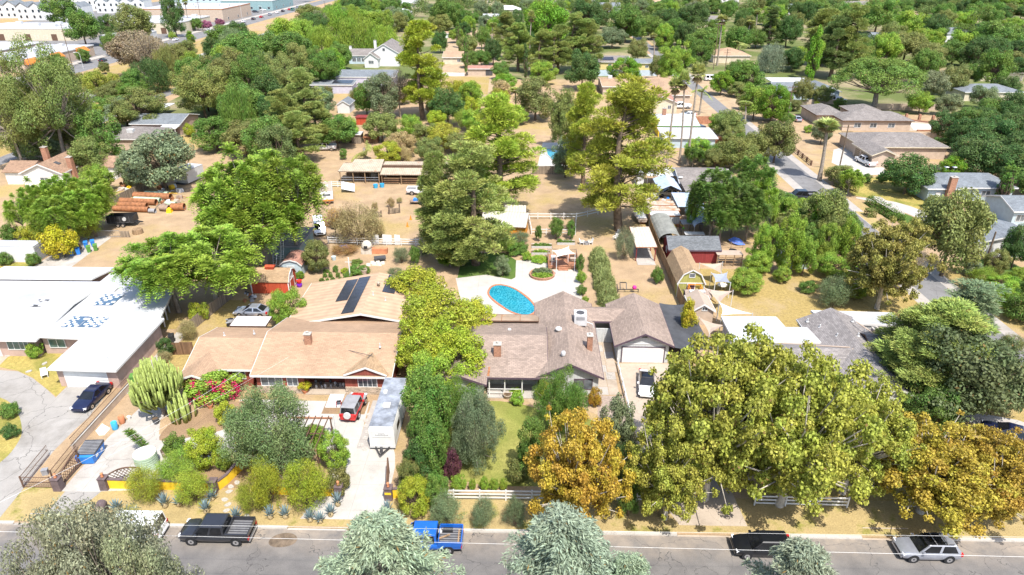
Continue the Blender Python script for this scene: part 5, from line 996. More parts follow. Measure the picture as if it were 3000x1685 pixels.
for i,(px_,py_,mt)in enumerate(far):
 p=G(px_,py_);simple('house',{'light_grey':'distant house with pale grey roof in the far trees','white_roof':'distant house with white roof in the far trees','tan_shingle':'distant house with tan roof in the far trees','pink_shingle':'distant house with pinkish roof in the far trees','mid_shingle':'distant house with brown roof in the far trees','blue_grey_shingle':'distant house with blue-grey roof in the far trees'}[mt],p.x-9,p.x+9,p.y-6,p.y+6,4.2,2.4,'x',mt,'white_wall' if i%2 else 'stucco_cream','house',hip=i%3==0,group='distant houses with '+mt.replace('_',' ')+' roofs',wins=((-4,1.2,2,1.6),(4,1.2,2,1.6)))
h=House('shop_row','white shop row with three orange tile awnings',-204,296,'building');h.slab([(-14,-24),(8,-24),(8,24),(-14,24)],4.6,'white_roof',.3,'white_paint','stucco_tan',.3)
for y in(-20,-4,14):h.part('awning','tile_orange',lambda m:m.hexa([(7.7,y-3.6,3.0),(9.8,y-3.6,2.9),(9.8,y+3.6,2.9),(7.7,y+3.6,3.0)],[(7.7,y-3.6,4.9),(9.8,y-3.6,3.05),(9.8,y+3.6,3.05),(7.7,y+3.6,4.9)]));h.window(y,.6,4.5,2.,7.75,'e',pane='glass',bars=2)
for x,y in((-8,-10),(-4,0),(-2,8),(-9,12),(2,-14),(-3,18)):h.part('rooftop_unit','light_grey',lambda m:m.box(x-1,x+1,y-.9,y+.9,4.6,5.7),h.roofs[0])
def block(label,X0,X1,Y0,Y1,H,wall,roof,floors,nwin,units=4,band=None,seed=0,bays=0):
 h=House('commercial_building',label,(X0+X1)/2,(Y0+Y1)/2,'building');a,b=(X1-X0)/2,(Y1-Y0)/2;h.slab([(-a,-b),(a,-b),(a,b),(-a,b)],H,roof,.3,band or 'white_paint',wall,.1);r_=random.Random(seed)
 for f in range(floors):
  for k in range(nwin):
   if bays and k%bays==0:h.door(-a+(k+.5)*2*a/nwin,3.,3.2,-b+.1,mat='dark_timber',name='bay_door')
   else:h.window(-a+(k+.5)*2*a/nwin,1.+f*3.1,1.8,1.5,-b+.1,bars=0,pane='glass')
  for k in range(max(2,nwin//2)):h.window(-b+(k+.5)*2*b/max(2,nwin//2),1.+f*3.1,1.8,1.5,a-.1,'e',bars=0,pane='glass')
 for k in range(units):x,y=r_.uniform(-a*.8,a*.8),r_.uniform(-b*.8,b*.8);h.part('rooftop_unit','light_grey',lambda m:m.box(x-1.4,x+1.4,y-1.1,y+1.1,H,H+1.3),h.roofs[0])
 return h
block('low white warehouse with tan band and brown loading doors',-292,-236,372,402,6,'stucco_cream','white_roof',1,12,4,seed=1,bays=3);block('white warehouse with cream walls beside the main road',-246,-196,404,446,6,'stucco_cream','white_roof',1,8,5,seed=2,bays=3);block('long white warehouse with pale orange wall band',-252,-198,470,520,8,'stucco_tan','white_roof',1,6,8,'tile_orange',3);block('blue-grey office building behind the warehouses',-300,-238,600,640,11,'blue_wall','light_grey',3,12,4,seed=4);block('teal-walled white-roofed store at the car park',-236,-196,560,610,7,'teal_wall','white_roof',1,6,5,seed=5);block('small white depot at the main road corner',-214,-196,355,378,4.5,'light_grey','white_roof',1,3,2,seed=6)
block('low pale roofed workshop behind the shop row',-262,-226,300,330,4.5,'stucco_tan','light_grey',1,6,3,seed=7)
for i,(X,Y,n)in enumerate(((-345,430,5),(-318,486,5),(-372,500,5),(-395,455,4),(-300,540,4),(-350,560,5),(-430,540,4))):
 h=House('townhouse_row',('white townhouse row beside the low warehouse','white townhouse row beside the blue-grey office','white townhouse row in the housing estate')[min(i,2)],X,Y,'building',0,'estate of white townhouses' if i>=2 else None);L=n*9.;h.walls(-L/2,L/2,-6,6,8.2,'white_wall')
 for k in range(n):
  x=-L/2+9*(k+.5);h.gable(x-4.4,x+4.4,-6.5,6.5,8.3,2.8,'y','blue_grey_shingle',None,name='roof');h.part('gable_wall','white_wall',lambda m:m.ext([(x-4,-6.02,8.2),(x+4,-6.02,8.2),(x,-6.02,10.8)],(0,.3,0)))
  for f in(1.2,4.8):h.window(x-2,f,1.5,1.8,-6,bars=0,pane='glass');h.window(x+2,f,1.5,1.8,-6,bars=0,pane='glass')
  # vehicles
for n_,c_,k_ in(('paint_blue',(.01,.1,.42),0),('paint_charcoal',(.035,.037,.045),.3),('paint_black',(.008,.009,.012),0),('paint_navy',(.012,.016,.05),.2),('paint_white',(.72,.72,.72),0),('paint_silver',(.42,.44,.5),.6),('paint_grey',(.2,.21,.23),.4),('paint_red',(.45,.02,.02),0),('paint_beige',(.5,.42,.3),0),('paint_teal',(.03,.2,.18),0)):mk_paint(n_,c_,metal=k_)
CARS=dict(sedan=dict(L=4.75,W=1.86,H=1.44,body=[(-1,.5,.8,.78),(-.9,.3,.95,.96),(-.3,.24,.94,1),(.35,.24,.92,1),(.7,.26,.86,.98),(.92,.34,.72,.93),(1,.46,.62,.78)],cab=(-1.95,1.05,-1.05,.15),wx=(-1.42,1.42),wr=.33),suv=dict(L=4.75,W=1.92,H=1.66,body=[(-1,.5,.95,.82),(-.93,.34,1.04,.97),(-.3,.28,1.03,1),(.35,.28,1.02,1),(.72,.3,.98,.98),(.93,.38,.86,.94),(1,.5,.74,.8)],cab=(-2.25,1.15,-1.85,.35),wx=(-1.4,1.45),wr=.37),van=dict(L=5.5,W=2.0,H=2.1,body=[(-1,.5,1.1,.9),(-.97,.36,1.12,.98),(-.3,.3,1.12,1),(.45,.3,1.1,1),(.75,.32,1.02,.98),(.94,.4,.88,.94),(1,.52,.76,.84)],cab=(-2.7,2.05,-2.62,1.2),wx=(-1.7,1.75),wr=.36),pickup=dict(L=5.9,W=2.02,H=1.92,body=[(-1,.6,.98,.92),(-.97,.5,1.0,.98),(-.2,.4,1.0,1),(.4,.4,1.12,1),(.72,.4,1.14,.99),(.93,.46,1.06,.95),(1,.56,.86,.84)],cab=(-.95,1.72,-.85,1.05),wx=(-1.85,1.9),wr=.41),jeep=dict(L=4.1,W=1.85,H=1.86,body=[(-1,.55,1.05,.95),(-.97,.5,1.08,.97),(-.3,.45,1.08,.98),(.35,.45,1.1,.95),(.6,.45,1.1,.8),(.95,.5,1.02,.74),(1,.55,.95,.7)],cab=(-1.95,.72,-1.88,.42),wx=(-1.2,1.3),wr=.42))
def quadin(p,k):
 c=sum(p,Vector())/len(p);return[c+(q-c)*k for q in p]
def car(kind,label,loc,head,paint,group=None,cat=None,roofmat=None,small=False,name=None,glass='black_glass'):
 s=CARS[kind];L,W,H=s['L'],s['W'],s['H'];hw=W/2
 o=thing(name or{'sedan':'parked_car','suv':'parked_suv','van':'parked_van','pickup':'pickup_truck','jeep':'off_road_car'}[kind],label,cat or{'pickup':'pickup','van':'van'}.get(kind,'car'),loc,head,group)
 mb=MB();n=0;rings=[]
 for fx,zb,zt,k in s['body']:
  x=fx*L/2;w_=hw*k;d=zt-zb
  rings.append([(x,-w_*.9,zb),(x,-w_,zb+d*.3),(x,-w_,zt-d*.28),(x,-w_*.93,zt-.03),(x,-w_*.8,zt),(x,w_*.8,zt),(x,w_*.93,zt-.03),(x,w_,zt-d*.28),(x,w_,zb+d*.3),(x,w_*.9,zb)])
 vs=[p for r_ in rings for p in r_];q=10;fs=[[i*q+j,i*q+(j+1)%q,(i+1)*q+(j+1)%q,(i+1)*q+j]for i in range(len(rings)-1)for j in range(q)]+[list(range(q))[::-1],[(len(rings)-1)*q+j for j in range(q)]]
 mb.add(vs,fs);b0,b1,t0,t1=s['cab'];zb=[r_[2]for r_ in s['body']][3]-.04;bw,tw=hw*.92,hw*(.7 if kind in('sedan','suv')else .8)
 mb.build('body',paint,o,smooth=False)
 Bt=[Vector((b0,-bw,zb)),Vector((b1,-bw,zb)),Vector((b1,bw,zb)),Vector((b0,bw,zb))];Tp=[Vector((t0,-tw,H-.05)),Vector((t1,-tw,H-.05)),Vector((t1,tw,H-.05)),Vector((t0,tw,H-.05))]
 c=MB();c.hexa(Bt,Tp);Tq=[Vector((p.x*.9+.05*(t0+t1),p.y*.86,H))for p in Tp];c.hexa([p-Vector((0,0,.001))for p in Tp],Tq);c.build('cabin',roofmat or paint,o)
 def pane(nm,pts,k=.88,off=.012,mat=glass):
  pts=quadin([Vector(p)for p in pts],k);nrm=(pts[1]-pts[0]).cross(pts[-1]-pts[0]).normalized();cen=sum(pts,Vector())/len(pts)
  if nrm.dot(cen-Vector(((b0+b1)/2,0,(zb+H)/2)))<0:nrm=-nrm
  m=MB();m.ext([p-nrm*.02 for p in pts],nrm*(.02+off));m.build(nm,mat,o)
 pane('windshield',[Bt[1],Bt[2],Tp[2],Tp[1]],.9);pane('rear_window',[Bt[3],Bt[0],Tp[0],Tp[3]],.86)
 for sd in(0,1):
  A,B_,C_,D_=(Bt[0],Bt[1],Tp[1],Tp[0])if sd==0 else(Bt[3],Bt[2],Tp[2],Tp[3]);
  for u0,u1 in(((.04,.5),(.5,.97))if kind!='van' else((.04,.33),(.36,.64),(.68,.95))):pane('side_window',[A.lerp(B_,u0),A.lerp(B_,u1),D_.lerp(C_,u1),D_.lerp(C_,u0)],.84,.01)
 for x in s['wx']:
  for sy in(-1,1):
   r_=s['wr'];m=MB();m.lathe([(r_*.62,-.11),(r_*.93,-.12),(r_,-.07),(r_,.07),(r_*.93,.12),(r_*.62,.11)],16,(x,sy*(hw-.1),r_),axis='y');w_=m.build('wheel','rubber',o)
   m=MB();m.lathe([(.03,sy*.10),(r_*.3,sy*.125),(r_*.6,sy*.122),(r_*.62,sy*.04)],12,(x,sy*(hw-.1),r_),axis='y');m.build('rim','chrome',w_)
   if not small:
    m=MB();m.lathe([(r_*1.16,sy*.0),(r_*1.16,sy*.035)],16,(x,sy*(hw-.02),r_+.02),axis='y');m.build('wheel_arch','rubber',o)
 xf,xr=L/2,-L/2;zt_f=s['body'][-2][2];zt_r=s['body'][1][2]
 for sy in(-1,1):
  m=MB();m.box(xf-.28,xf-.06,sy*hw*.8-.2,sy*hw*.8+.18*(1 if sy<0 else .6),zt_f-.2,zt_f-.04);m.build('headlight','lamp_clear',o)
  m=MB();m.box(xr-.012,xr+.2,sy*hw*.84-.12,sy*hw*.84+.12,zt_r-.32,zt_r-.05);m.build('tail_light','lamp_red',o)
  if not small:m=MB();m.box(b1-.45,b1-.25,sy*(hw+.06)-.1,sy*(hw+.06)+.1,zb+.02,zb+.18);m.build('wing_mirror',paint,o)
 m=MB();m.box(xf-.06,xf+.04,-hw*.8,hw*.8,.38,.56);m.build('front_bumper','chrome' if kind=='pickup' else paint,o);m=MB();m.box(xr-.05,xr+.05,-hw*.85,hw*.85,.4,.58);m.build('rear_bumper','chrome' if kind=='pickup' else paint,o)
 m=MB();m.box(xf-.04,xf+.015,-hw*.5,hw*.5,zt_f-.34,zt_f-.12);m.build('grille','black_metal',o)
 if kind=='pickup':
  x1=b0-.06;z0,z1=.98,1.34
  for sy in(-1,1):m=MB();m.box(xr+.04,x1,sy*(hw*.97)-.05,sy*(hw*.97)+.05,z0-.1,z1);m.build('bed_side',paint,o)
  m=MB();m.box(xr+.0,xr+.08,-hw*.95,hw*.95,z0-.2,z1-.01);m.build('tailgate',paint,o);m=MB();m.box(x1-.06,x1,-hw*.95,hw*.95,z0-.1,z1);m.build('bed_front',paint,o);m=MB();m.box(xr+.081,x1-.061,-hw*.92,hw*.92,z0+.003,z0+.03);m.build('bed_floor','dark_grey',o)
  for k in range(7):m=MB();m.box(xr+.15,x1-.12,-hw*.8+k*hw*.26,-hw*.8+k*hw*.26+.05,z0+.031,z0+.05);m.build('bed_rib','mid_grey',o)
 return o
def at_wheel(c,x,y,head=math.pi,kind='pickup',rear=True):
 """centre of a car whose near-side wheel meets the road at this pixel, car facing -x"""
 p=KG(c,x,y,RZ+.004);s=CARS[kind];wx=s['wx'][0]if rear else s['wx'][1];return Vector((p.x+wx,p.y+s['W']/2-.1,RZ+.004))if head==math.pi else p
pk=car('pickup','bright blue crew-cab pickup parked at the kerb with tools in the bed',at_wheel('D2',1935,1232),math.pi,'paint_blue')
car('pickup','charcoal pickup with chrome wheels parked by the white van',at_wheel('D1',2382,1150),math.pi,'paint_charcoal')
sv=car('suv','silver SUV with black roof rails parked under the sycamores',at_wheel('D4',1805,1322,kind='suv'),math.pi,'paint_silver')
for sy in(-.45,.2):m=MB();m.box(sy-.5,sy+.35,-.6,.6,1.66,1.69);m.build('sunroof','black_glass',sv)
for sy in(-.62,.62):m=MB();m.bar((-1.6,sy,1.7),(.2,sy,1.7),.03);m.build('roof_rail','black_metal',sv)
for x in(-1.1,-.2):m=MB();m.bar((x,-.66,1.74),(x,.66,1.74),.035);m.build('cross_bar','steel',sv)
car('suv','black SUV in the deep shade of the sycamore at the kerb',at_wheel('D4',135,1290,kind='suv'),math.pi,'paint_black');car('van','white panel van half hidden by the grey-green street tree',at_wheel('D1',1480,1135,kind='van'),math.pi,'paint_white')
def lumber(lab,pts,mat,r_,nm,cat):
 o=thing(nm,lab,cat,pk.location);m=MB();m.bar(pts[0],pts[1],r_,r2=r_*.5);b_=m.build('plank' if cat=='timber' else 'case',mat,o);return o
lumber('pale timber plank lying across the blue pickup bed',((.7,-.5,1.06),(1.9,.1,1.1)),'tan_wood',.07,'timber_plank','timber');lumber('thin timber batten along the blue pickup tailgate',((2.65,-.8,1.07),(2.62,.7,1.07)),'tan_wood',.05,'timber_batten','timber');lumber('black tool case in the blue pickup bed',((1.3,.55,1.13),(2.1,.55,1.13)),'black_metal',.2,'tool_case','case');lumber('white sack in the blue pickup bed',((.75,.3,1.13),(1.15,.45,1.13)),'white_paint',.18,'white_sack','sack')
def heading(c,a,b):
 p,q=KG(c,*a),KG(c,*b);return math.atan2(q.y-p.y,q.x-p.x),(p+q)/2
hd,p=heading('C1',(1000,1070),(795,1262));car('sedan','dark navy sedan parked before the white garage door',p+Vector((.2,.4,.01)),hd,'paint_navy')
jp=car('jeep','red off-road car with grey soft top parked by the travel trailer',KG('C2',990,1245,.012),R(86),'paint_red',roofmat='mid_grey');m=MB();m.lathe([(.05,-.14),(.36,-.13),(.4,0),(.36,.12),(.05,.13)],16,(-2.2,0,1.05),axis='x');m.build('spare_wheel','light_grey',jp)
for sy in(-1,1):m=MB();m.box(.85,1.75,sy*.8-.16,sy*.8+.16,.9,1.0);m.build('mudguard','mid_grey',jp)
car('sedan','white electric sedan with dark glass roof in the tan driveway',KG('C3',1352,1005,.012),R(-98),'paint_white',roofmat='black_glass');car('sedan','silver coupe parked beside the citrus tree',KG('C1',2545,275,.01),R(178),'paint_silver')
fl,fr=KG('D2',1150,190),KG('D2',1395,190);x_=(fl.x+fr.x)/2
o=thing('travel_trailer','long white travel trailer with streaked grey roof beside the hedge','trailer',(x_+.05,fl.y,0));m=MB();m.ext([(-1.24,0,.5),(1.24,0,.5),(1.24,0,2.65),(1.1,0,2.85),(-1.1,0,2.85),(-1.24,0,2.65)],(0,8.4,0));m.build('body','white_paint',o)
mk('streaked_roof',(.25,.27,.31),.6,.35,.9,fine=5.);m=MB();m.box(-1.15,1.15,.06,8.34,2.853,2.9);ro_=m.build('roof','streaked_roof',o)
m=MB();m.box(-.35,.35,3.0,3.7,2.9,3.08);m.build('roof_vent','white_paint',ro_);m=MB();m.box(-.75,-.4,5.4,5.9,2.9,3.05);m.build('roof_vent','white_paint',ro_);m=MB();m.box(-1.26,1.26,-.03,8.43,.3,.52);m.build('skirt','light_grey',o)
m=MB();m.box(-.9,.9,-.04,-.003,1.6,2.3);m.build('front_panel','white_metal',o)
m=MB();[m.box(-.62+i*.1,-.56+i*.1,-.052,-.041,1.82,1.82+(.1 if i%3 else .14))for i in range(13)];m.build('lettering','mid_grey',o);m=MB();[m.box(-.3+i*.1,-.22+i*.1,-.052,-.041,2.02,2.08)for i in range(6)];m.build('emblem','mid_grey',o)
m=MB();m.bar((-.7,0,.42),(0,-1.3,.45),.05);m.bar((.7,0,.42),(0,-1.3,.45),.05);m.build('hitch','black_metal',o);m=MB();m.lathe([(.15,.3),(.15,.8),(.05,.9)],10,(0,-.6,0));m.build('gas_bottle','dark_grey',o)
for sx in(-1,1):
 for yy in(4.2,5.1):m=MB();m.lathe([(.2,-.1),(.34,-.1),(.34,.1),(.2,.1)],14,(sx*1.15,yy,.34),axis='x');m.build('wheel','rubber',o)
 m=MB();m.box(sx*1.24-(.0 if sx>0 else .03),sx*1.24+(.03 if sx>0 else .0),1.5,2.8,1.3,2.0);m.build('window','black_glass',o)
hd,p=heading('B2',(800,470),(680,600));o=thing('travel_trailer','old white travel trailer with orange stripe in the horse yard','trailer',KG('B2',720,560),R(-74));m=MB();m.ext([(-3.2,-1.15,.5),(3.1,-1.15,.5),(3.3,-1.15,1.3),(3.0,-1.15,2.55),(-3.1,-1.15,2.6),(-3.3,-1.15,1.6)],(0,2.3,0));m.build('body','white_paint',o);m=MB();m.box(-3.,2.9,-1.1,1.1,2.6,2.64);ro_=m.build('roof','sail_tan',o);m=MB();m.box(-.5,.3,-.4,.4,2.64,2.8);m.build('roof_vent','white_paint',ro_);m=MB();m.box(-3.28,3.31,-1.17,1.17,.7,1.0);m.build('stripe','tile_orange',o)
for yy in(-1.16,1.16):m=MB();m.box(-1.8,1.9,min(yy,yy*1.02),max(yy,yy*1.02),1.5,2.1);m.build('window','pane',o)
m=MB();m.box(3.14,3.2,-.7,.7,1.45,2.1);m.build('front_window','pane',o);m=MB();m.bar((3.2,-.5,.5),(4.4,0,.5),.06);m.bar((3.2,.5,.5),(4.4,0,.5),.06);m.build('hitch','rust',o);m=MB();m.lathe([(.2,-1.2),(.34,-1.2),(.34,1.2),(.2,1.2)],14,(0,0,.34),axis='y');m.build('wheel','rubber',o)
car('pickup','white pickup with camper shell beside the big pine clump',KG('B2',1670,505,.004),0,'paint_white');o=car('pickup','white old truck behind the grey stable fence',KG('B2',690,65,.004),R(185),'paint_white',small=True)
o=thing('utility_trailer','rusty flat trailer with blue box in the horse yard','trailer',KG('B2',1650,600));m=MB();m.box(-1.8,1.8,-.9,.9,.5,.6);m.build('deck','rust_grey',o)
for x in(-1.75,0,1.75):m=MB();m.box(x-.03,x+.03,-.92,-.86,.3,1.1);m.build('stake','rust',o)
for sy in(-1,1):m=MB();m.lathe([(.18,-.1),(.33,-.1),(.33,.1),(.18,.1)],12,(.3,sy*1.0,.33),axis='y');m.build('wheel','rubber',o)
m=MB();m.box(-1.2,-.3,-.5,.4,.6,1.0);m.build('tool_box','plastic_blue',o)
car('van','old white off-road wagon with spare wheel beside the teal shed',KG('B2',640,880,.004),R(-70),'paint_white',name='parked_van')
car('sedan','faded beige old sedan with rusty bonnet in the shed yard',KG('B3',1575,522,.004),R(180),'paint_beige',small=True);car('pickup','old pale pickup among the cabinets in the shed yard',KG('B3',1525,450,.004),R(-95),'paint_beige',small=True)
o=thing('boat','pale boat hull under a faded cover beside the tall fence','boat',KG('B3',1285,760),R(92));m=MB();st=[(-2.9,.9,.5,1.0),(-1.,1.15,.4,1.05),(1.0,1.1,.4,1.1),(2.2,.7,.5,1.2),(3.1,.06,.8,1.3)];rg_=[[(x,-w_,zt),(x,-w_*.75,zb),(x,w_*.75,zb),(x,w_,zt)]for x,w_,zb,zt in st];vs=[p_ for r_ in rg_ for p_ in r_];m.add(vs,[[i*4+j,i*4+(j+1)%4,(i+1)*4+(j+1)%4,(i+1)*4+j]for i in range(4)for j in range(4)]+[[0,1,2,3],[16,17,18,19]]);m.build('hull','sail_tan',o);m=MB();m.box(-2.3,1.2,-.75,.75,1.06,1.12);m.build('cover','white_metal',o);m=MB();m.box(-2.6,2.2,-.5,.5,.2,.42);m.build('cradle','rust',o)
def quad(label,loc,rz,col):
 o=thing('quad_bike',label,'quad bike',loc,rz);m=MB();m.hexa([(-.7,-.3,.45),(.6,-.3,.45),(.6,.3,.45),(-.7,.3,.45)],[(-.5,-.22,.85),(.4,-.22,.75),(.4,.22,.75),(-.5,.22,.85)]);m.build('body',col,o);m=MB();m.hexa([(-.55,-.18,.83),(.1,-.18,.78),(.1,.18,.78),(-.55,.18,.83)],[(-.5,-.16,.93),(.05,-.16,.88),(.05,.16,.88),(-.5,.16,.93)]);m.build('seat','black_metal',o);m=MB();m.tube([(.25,-.38,1.05),(.35,0,.95),(.25,.38,1.05)],.025,6);m.tube([(.35,0,.95),(.5,0,.6)],.03,6);m.build('handlebar','black_metal',o)
 for x in(-.55,.6):
  for sy in(-1,1):m=MB();m.lathe([(.1,-.12),(.28,-.12),(.28,.12),(.1,.12)],12,(x,sy*.45,.28),axis='y');m.build('wheel','rubber',o);m=MB();m.box(x-.32,x+.32,sy*.45-.16,sy*.45+.16,.58,.64);m.build('mudguard',col,o)
quad('grey quad bike beside the silver coupe',KG('C1',2350,370),.4,'mid_grey');quad('black quad bike beside another quad near the silver coupe',KG('C1',2450,340),.9,'dark_grey')
o=thing('dump_trailer','black tandem-axle dump trailer on the dirt yard','trailer',KG('B1',1250,820),R(6));
for a,b in(((-2.3,-1.,.9),(2.3,-.95,2.)),((-2.3,.95,.9),(2.3,1.,2.)),((-2.3,-.95,.9),(-2.24,.95,2.)),((2.24,-.95,.9),(2.3,.95,2.))):m=MB();m.box(a[0],b[0],a[1],b[1],a[2],b[2]);m.build('side_wall','black_metal',o)
m=MB();m.box(-2.3,2.3,-1.,1.,.78,.9);m.build('floor','dark_grey',o);m=MB();m.box(-2.4,2.4,-.5,.5,.5,.77);m.build('chassis','black_metal',o)
for x in(-1.6,-.8,0,.8,1.6):m=MB();m.box(x-.05,x+.05,-1.06,-1.003,.9,1.98);m.build('rib','dark_grey',o)
for x in(-.5,.35):
 for sy in(-1,1):m=MB();m.lathe([(.2,-.1),(.36,-.1),(.36,.1),(.2,.1)],14,(x,sy*1.12,.36),axis='y');w_=m.build('wheel','rubber',o);m=MB();m.lathe([(.03,sy*.1),(.2,sy*.11),(.2,sy*.05)],12,(x,sy*1.12,.36),axis='y');m.build('rim','chrome',w_)
m=MB();m.lathe([(.05,-1.14),(.33,-1.16),(.33,-1.02),(.05,-1.02)],14,(.8,0,1.5),axis='y');m.build('spare_wheel','light_grey',o);m=MB();m.bar((2.3,-.5,.6),(3.4,0,.55),.06);m.bar((2.3,.5,.6),(3.4,0,.55),.06);m.build('hitch','black_metal',o)
for kind,lab,c,x,y,hd,pt in(('pickup','black pickup on the dirt beside the side road','B4',330,560,180,'paint_black'),('sedan','dark blue car on the side road under the yellowing tree','B4',1090,1050,185,'paint_navy'),('pickup','white pickup parked before the wooden garage doors','B4',975,205,98,'paint_white'),('van','white minivan parked under trees on the side road','A3',2012,812,0,'paint_white'),('pickup','white pickup beside the pink-roofed house','A3',1700,1090,178,'paint_white'),('sedan','white sedan on the dirt drive near the feather palm','A3',1770,1172,175,'paint_white'),('van','dark grey van beside the yellow house','A3',1890,1340,-70,'paint_charcoal'),('sedan','navy car below the dark grey van','A3',1925,1400,175,'paint_navy'),('suv','black car at the tan hip-roofed house','A3',1450,835,180,'paint_charcoal'),('sedan','dark car parked across from the white minivan','A3',2045,860,90,'paint_navy'),('suv','dark car on the bend of the side road','A3',1345,360,110,'paint_black'),('sedan','white car under the olive tree by the lane','A1',1185,1325,0,'paint_white'),('suv','dark car at the kerb of the shop row','A1',530,750,92,'paint_charcoal'),('suv','dark car parked under the red-tinged street tree','A1',870,625,92,'paint_black'),('sedan','dark car on the main road past the shop row','A1',1040,620,92,'paint_charcoal'),('sedan','white car near the small white depot','A1',1770,410,92,'paint_white'),('suv','blue car before the white warehouse','A1',1890,310,92,'paint_blue'),('sedan','white car at the long warehouse kerb','A1',2100,312,92,'paint_white'),('sedan','silver car on the pale ranch drive','A4',285,1215,90,'paint_silver'),('suv','white camper parked beside the pale blue house','A4',710,1025,20,'paint_white'),('sedan','dark blue car at the path of the grey-roofed house','D4',2400,60,150,'paint_navy'),('sedan','car half hidden beneath the sycamores in the driveway','D3',1850,200,100,'paint_grey')):
 car(kind,lab,KG(c,x,y,.014),R(hd),pt,small=True)
r_=random.Random(3)
for i in range(26):
 y=470+(i%13)*16+r_.uniform(-3,3);x=-184.5 if i<8 else-203-(i%3)*9
 if i>=8:y=536+(i-8)*5.4
 car(('sedan','suv')[i%2],('distant white car in the car park','distant dark car in the car park','distant red car in the car park','distant silver car in the car park')[i%4],(x,y,.02),R(92 if i<8 else 0),('paint_white','paint_charcoal','paint_red','paint_silver')[i%4],group='distant '+('white','dark','red','silver')[i%4]+' cars by the main road',small=True)
car('van','distant green delivery truck on the main road',(-181,560,.012),R(90),'paint_teal',small=True)
# garden and street details
def one(name,label,cat,mat,fn,loc=(0,0,0),rz=0.,group=None,smooth=False):
 m=MB();fn(m);o=m.build(name,mat,None,smooth,loc,rz);return tag(o,label,cat,group)
def parts(name,label,cat,loc,rz,items,group=None):
 o=thing(name,label,cat,loc,rz,group)
 for it in items:
  m=MB();it[2](m);m.build(it[0],it[1],o,it[3]if len(it)>3 else False)
 return o
def sharp(o,ang=35):
 o.data.polygons.foreach_set('use_smooth',[True]*len(o.data.polygons));o.data.set_sharp_from_angle(angle=R(ang))
 # swimming pools
def pool(label,pts,shrink=.93,wat='pool_water',cop='pool_tile',loc=None):
 cx=sum(p[0]for p in pts)/len(pts);cy=sum(p[1]for p in pts)/len(pts);o=thing('swimming_pool',label,'pool',(cx,cy,0));q=[(p[0]-cx,p[1]-cy)for p in pts]
 def inn(d):return[((lambda L:(p[0]*(L-d)/L,p[1]*(L-d)/L))(math.hypot(*p)))for p in q]
 a,b=q,inn(.32);n=len(q);m=MB();m.add([(x,y,.0)for x,y in a]+[(x,y,.09)for x,y in a]+[(x,y,.09)for x,y in b]+[(x,y,.0)for x,y in b],[[i,(i+1)%n,n+(i+1)%n,n+i]for i in range(n)]+[[n+i,n+(i+1)%n,2*n+(i+1)%n,2*n+i]for i in range(n)]+[[2*n+i,2*n+(i+1)%n,3*n+(i+1)%n,3*n+i]for i in range(n)]);m.build('coping',cop,o)
 m=MB();m.poly([(x*1.003,y*1.003,.03)for x,y in b]);w_=m.build('water',wat,o,fix=False)
 if w_.data.polygons[0].normal.z<0:w_.data.flip_normals()
 return o
pool('oval swimming pool with turquoise water and brick coping on the pale terrace',smoothpoly(pxy([('S',x,y)for x,y in((1426,857),(1436,839),(1460,832),(1500,840),(1540,864),(1567,891),(1574,910),(1563,924),(1535,928),(1495,917),(1455,892),(1432,871))])))
pool('fenced turquoise swimming pool behind the bare paddock',pxy([('B3',342,50),('B3',500,52),('B3',560,100),('B3',500,190),('B3',425,185),('B3',345,110)]),cop='kerb_concrete')
MATS['tarp_cover']=mk('tarp_cover',(.68,.68,.66),.8,.08)
# brick planter on the terrace
c=KG('B3',303,1325);parts('raised_planter','round brick planter filled with low green plants on the terrace','planter',(c.x,c.y,0),0,[('brick_ring','brick',lambda m:m.lathe([(1.9,0),(1.95,.35),(1.7,.36),(1.68,.2)],24)),('soil','soil',lambda m:m.lathe([(1.69,.2),(1.69,.28),(.01,.3)],24))])
def bed(label,cx,cy,rx,ry,z,n,tint,hgt_,size=.2,cat='plant',name='planting',rz=0.,flower=None,group=None,fuzzy=1.):
 """low mass of leaves over an ellipse"""
 global nr;nr=np.random.default_rng(int(abs(cx*13+cy*7))+n);a=nr.random(n)*6.283;q=nr.random(n)**.5;P=np.stack([np.cos(a)*q*rx,np.sin(a)*q*ry,z+hgt_*nr.random(n)*(1-q**3*.6)*(.6+.4*np.sin(a*5+q*9))],1)
 me=leafmesh(name,P,nr.normal(size=P.shape)*fuzzy+np.array([0,0,.8]),size*(.6+.8*nr.random(n)),.45,None,None);o=bpy.data.objects.new(name,me);COL.objects.link(o);o.location=(cx,cy,0);o.rotation_euler=(0,0,rz);t=TINT[tint]if isinstance(tint,str)else tint;o.color=(*t,1)
 return tag(o,label,cat,group)
bed('lime-green ground cover in front of the round brick planter',c.x,c.y-.7,1.6,.85,.3,2600,'lg',.45);bed('silvery rosemary at the back of the round brick planter',c.x,c.y+.6,1.5,.9,.3,2600,'gy',.7)
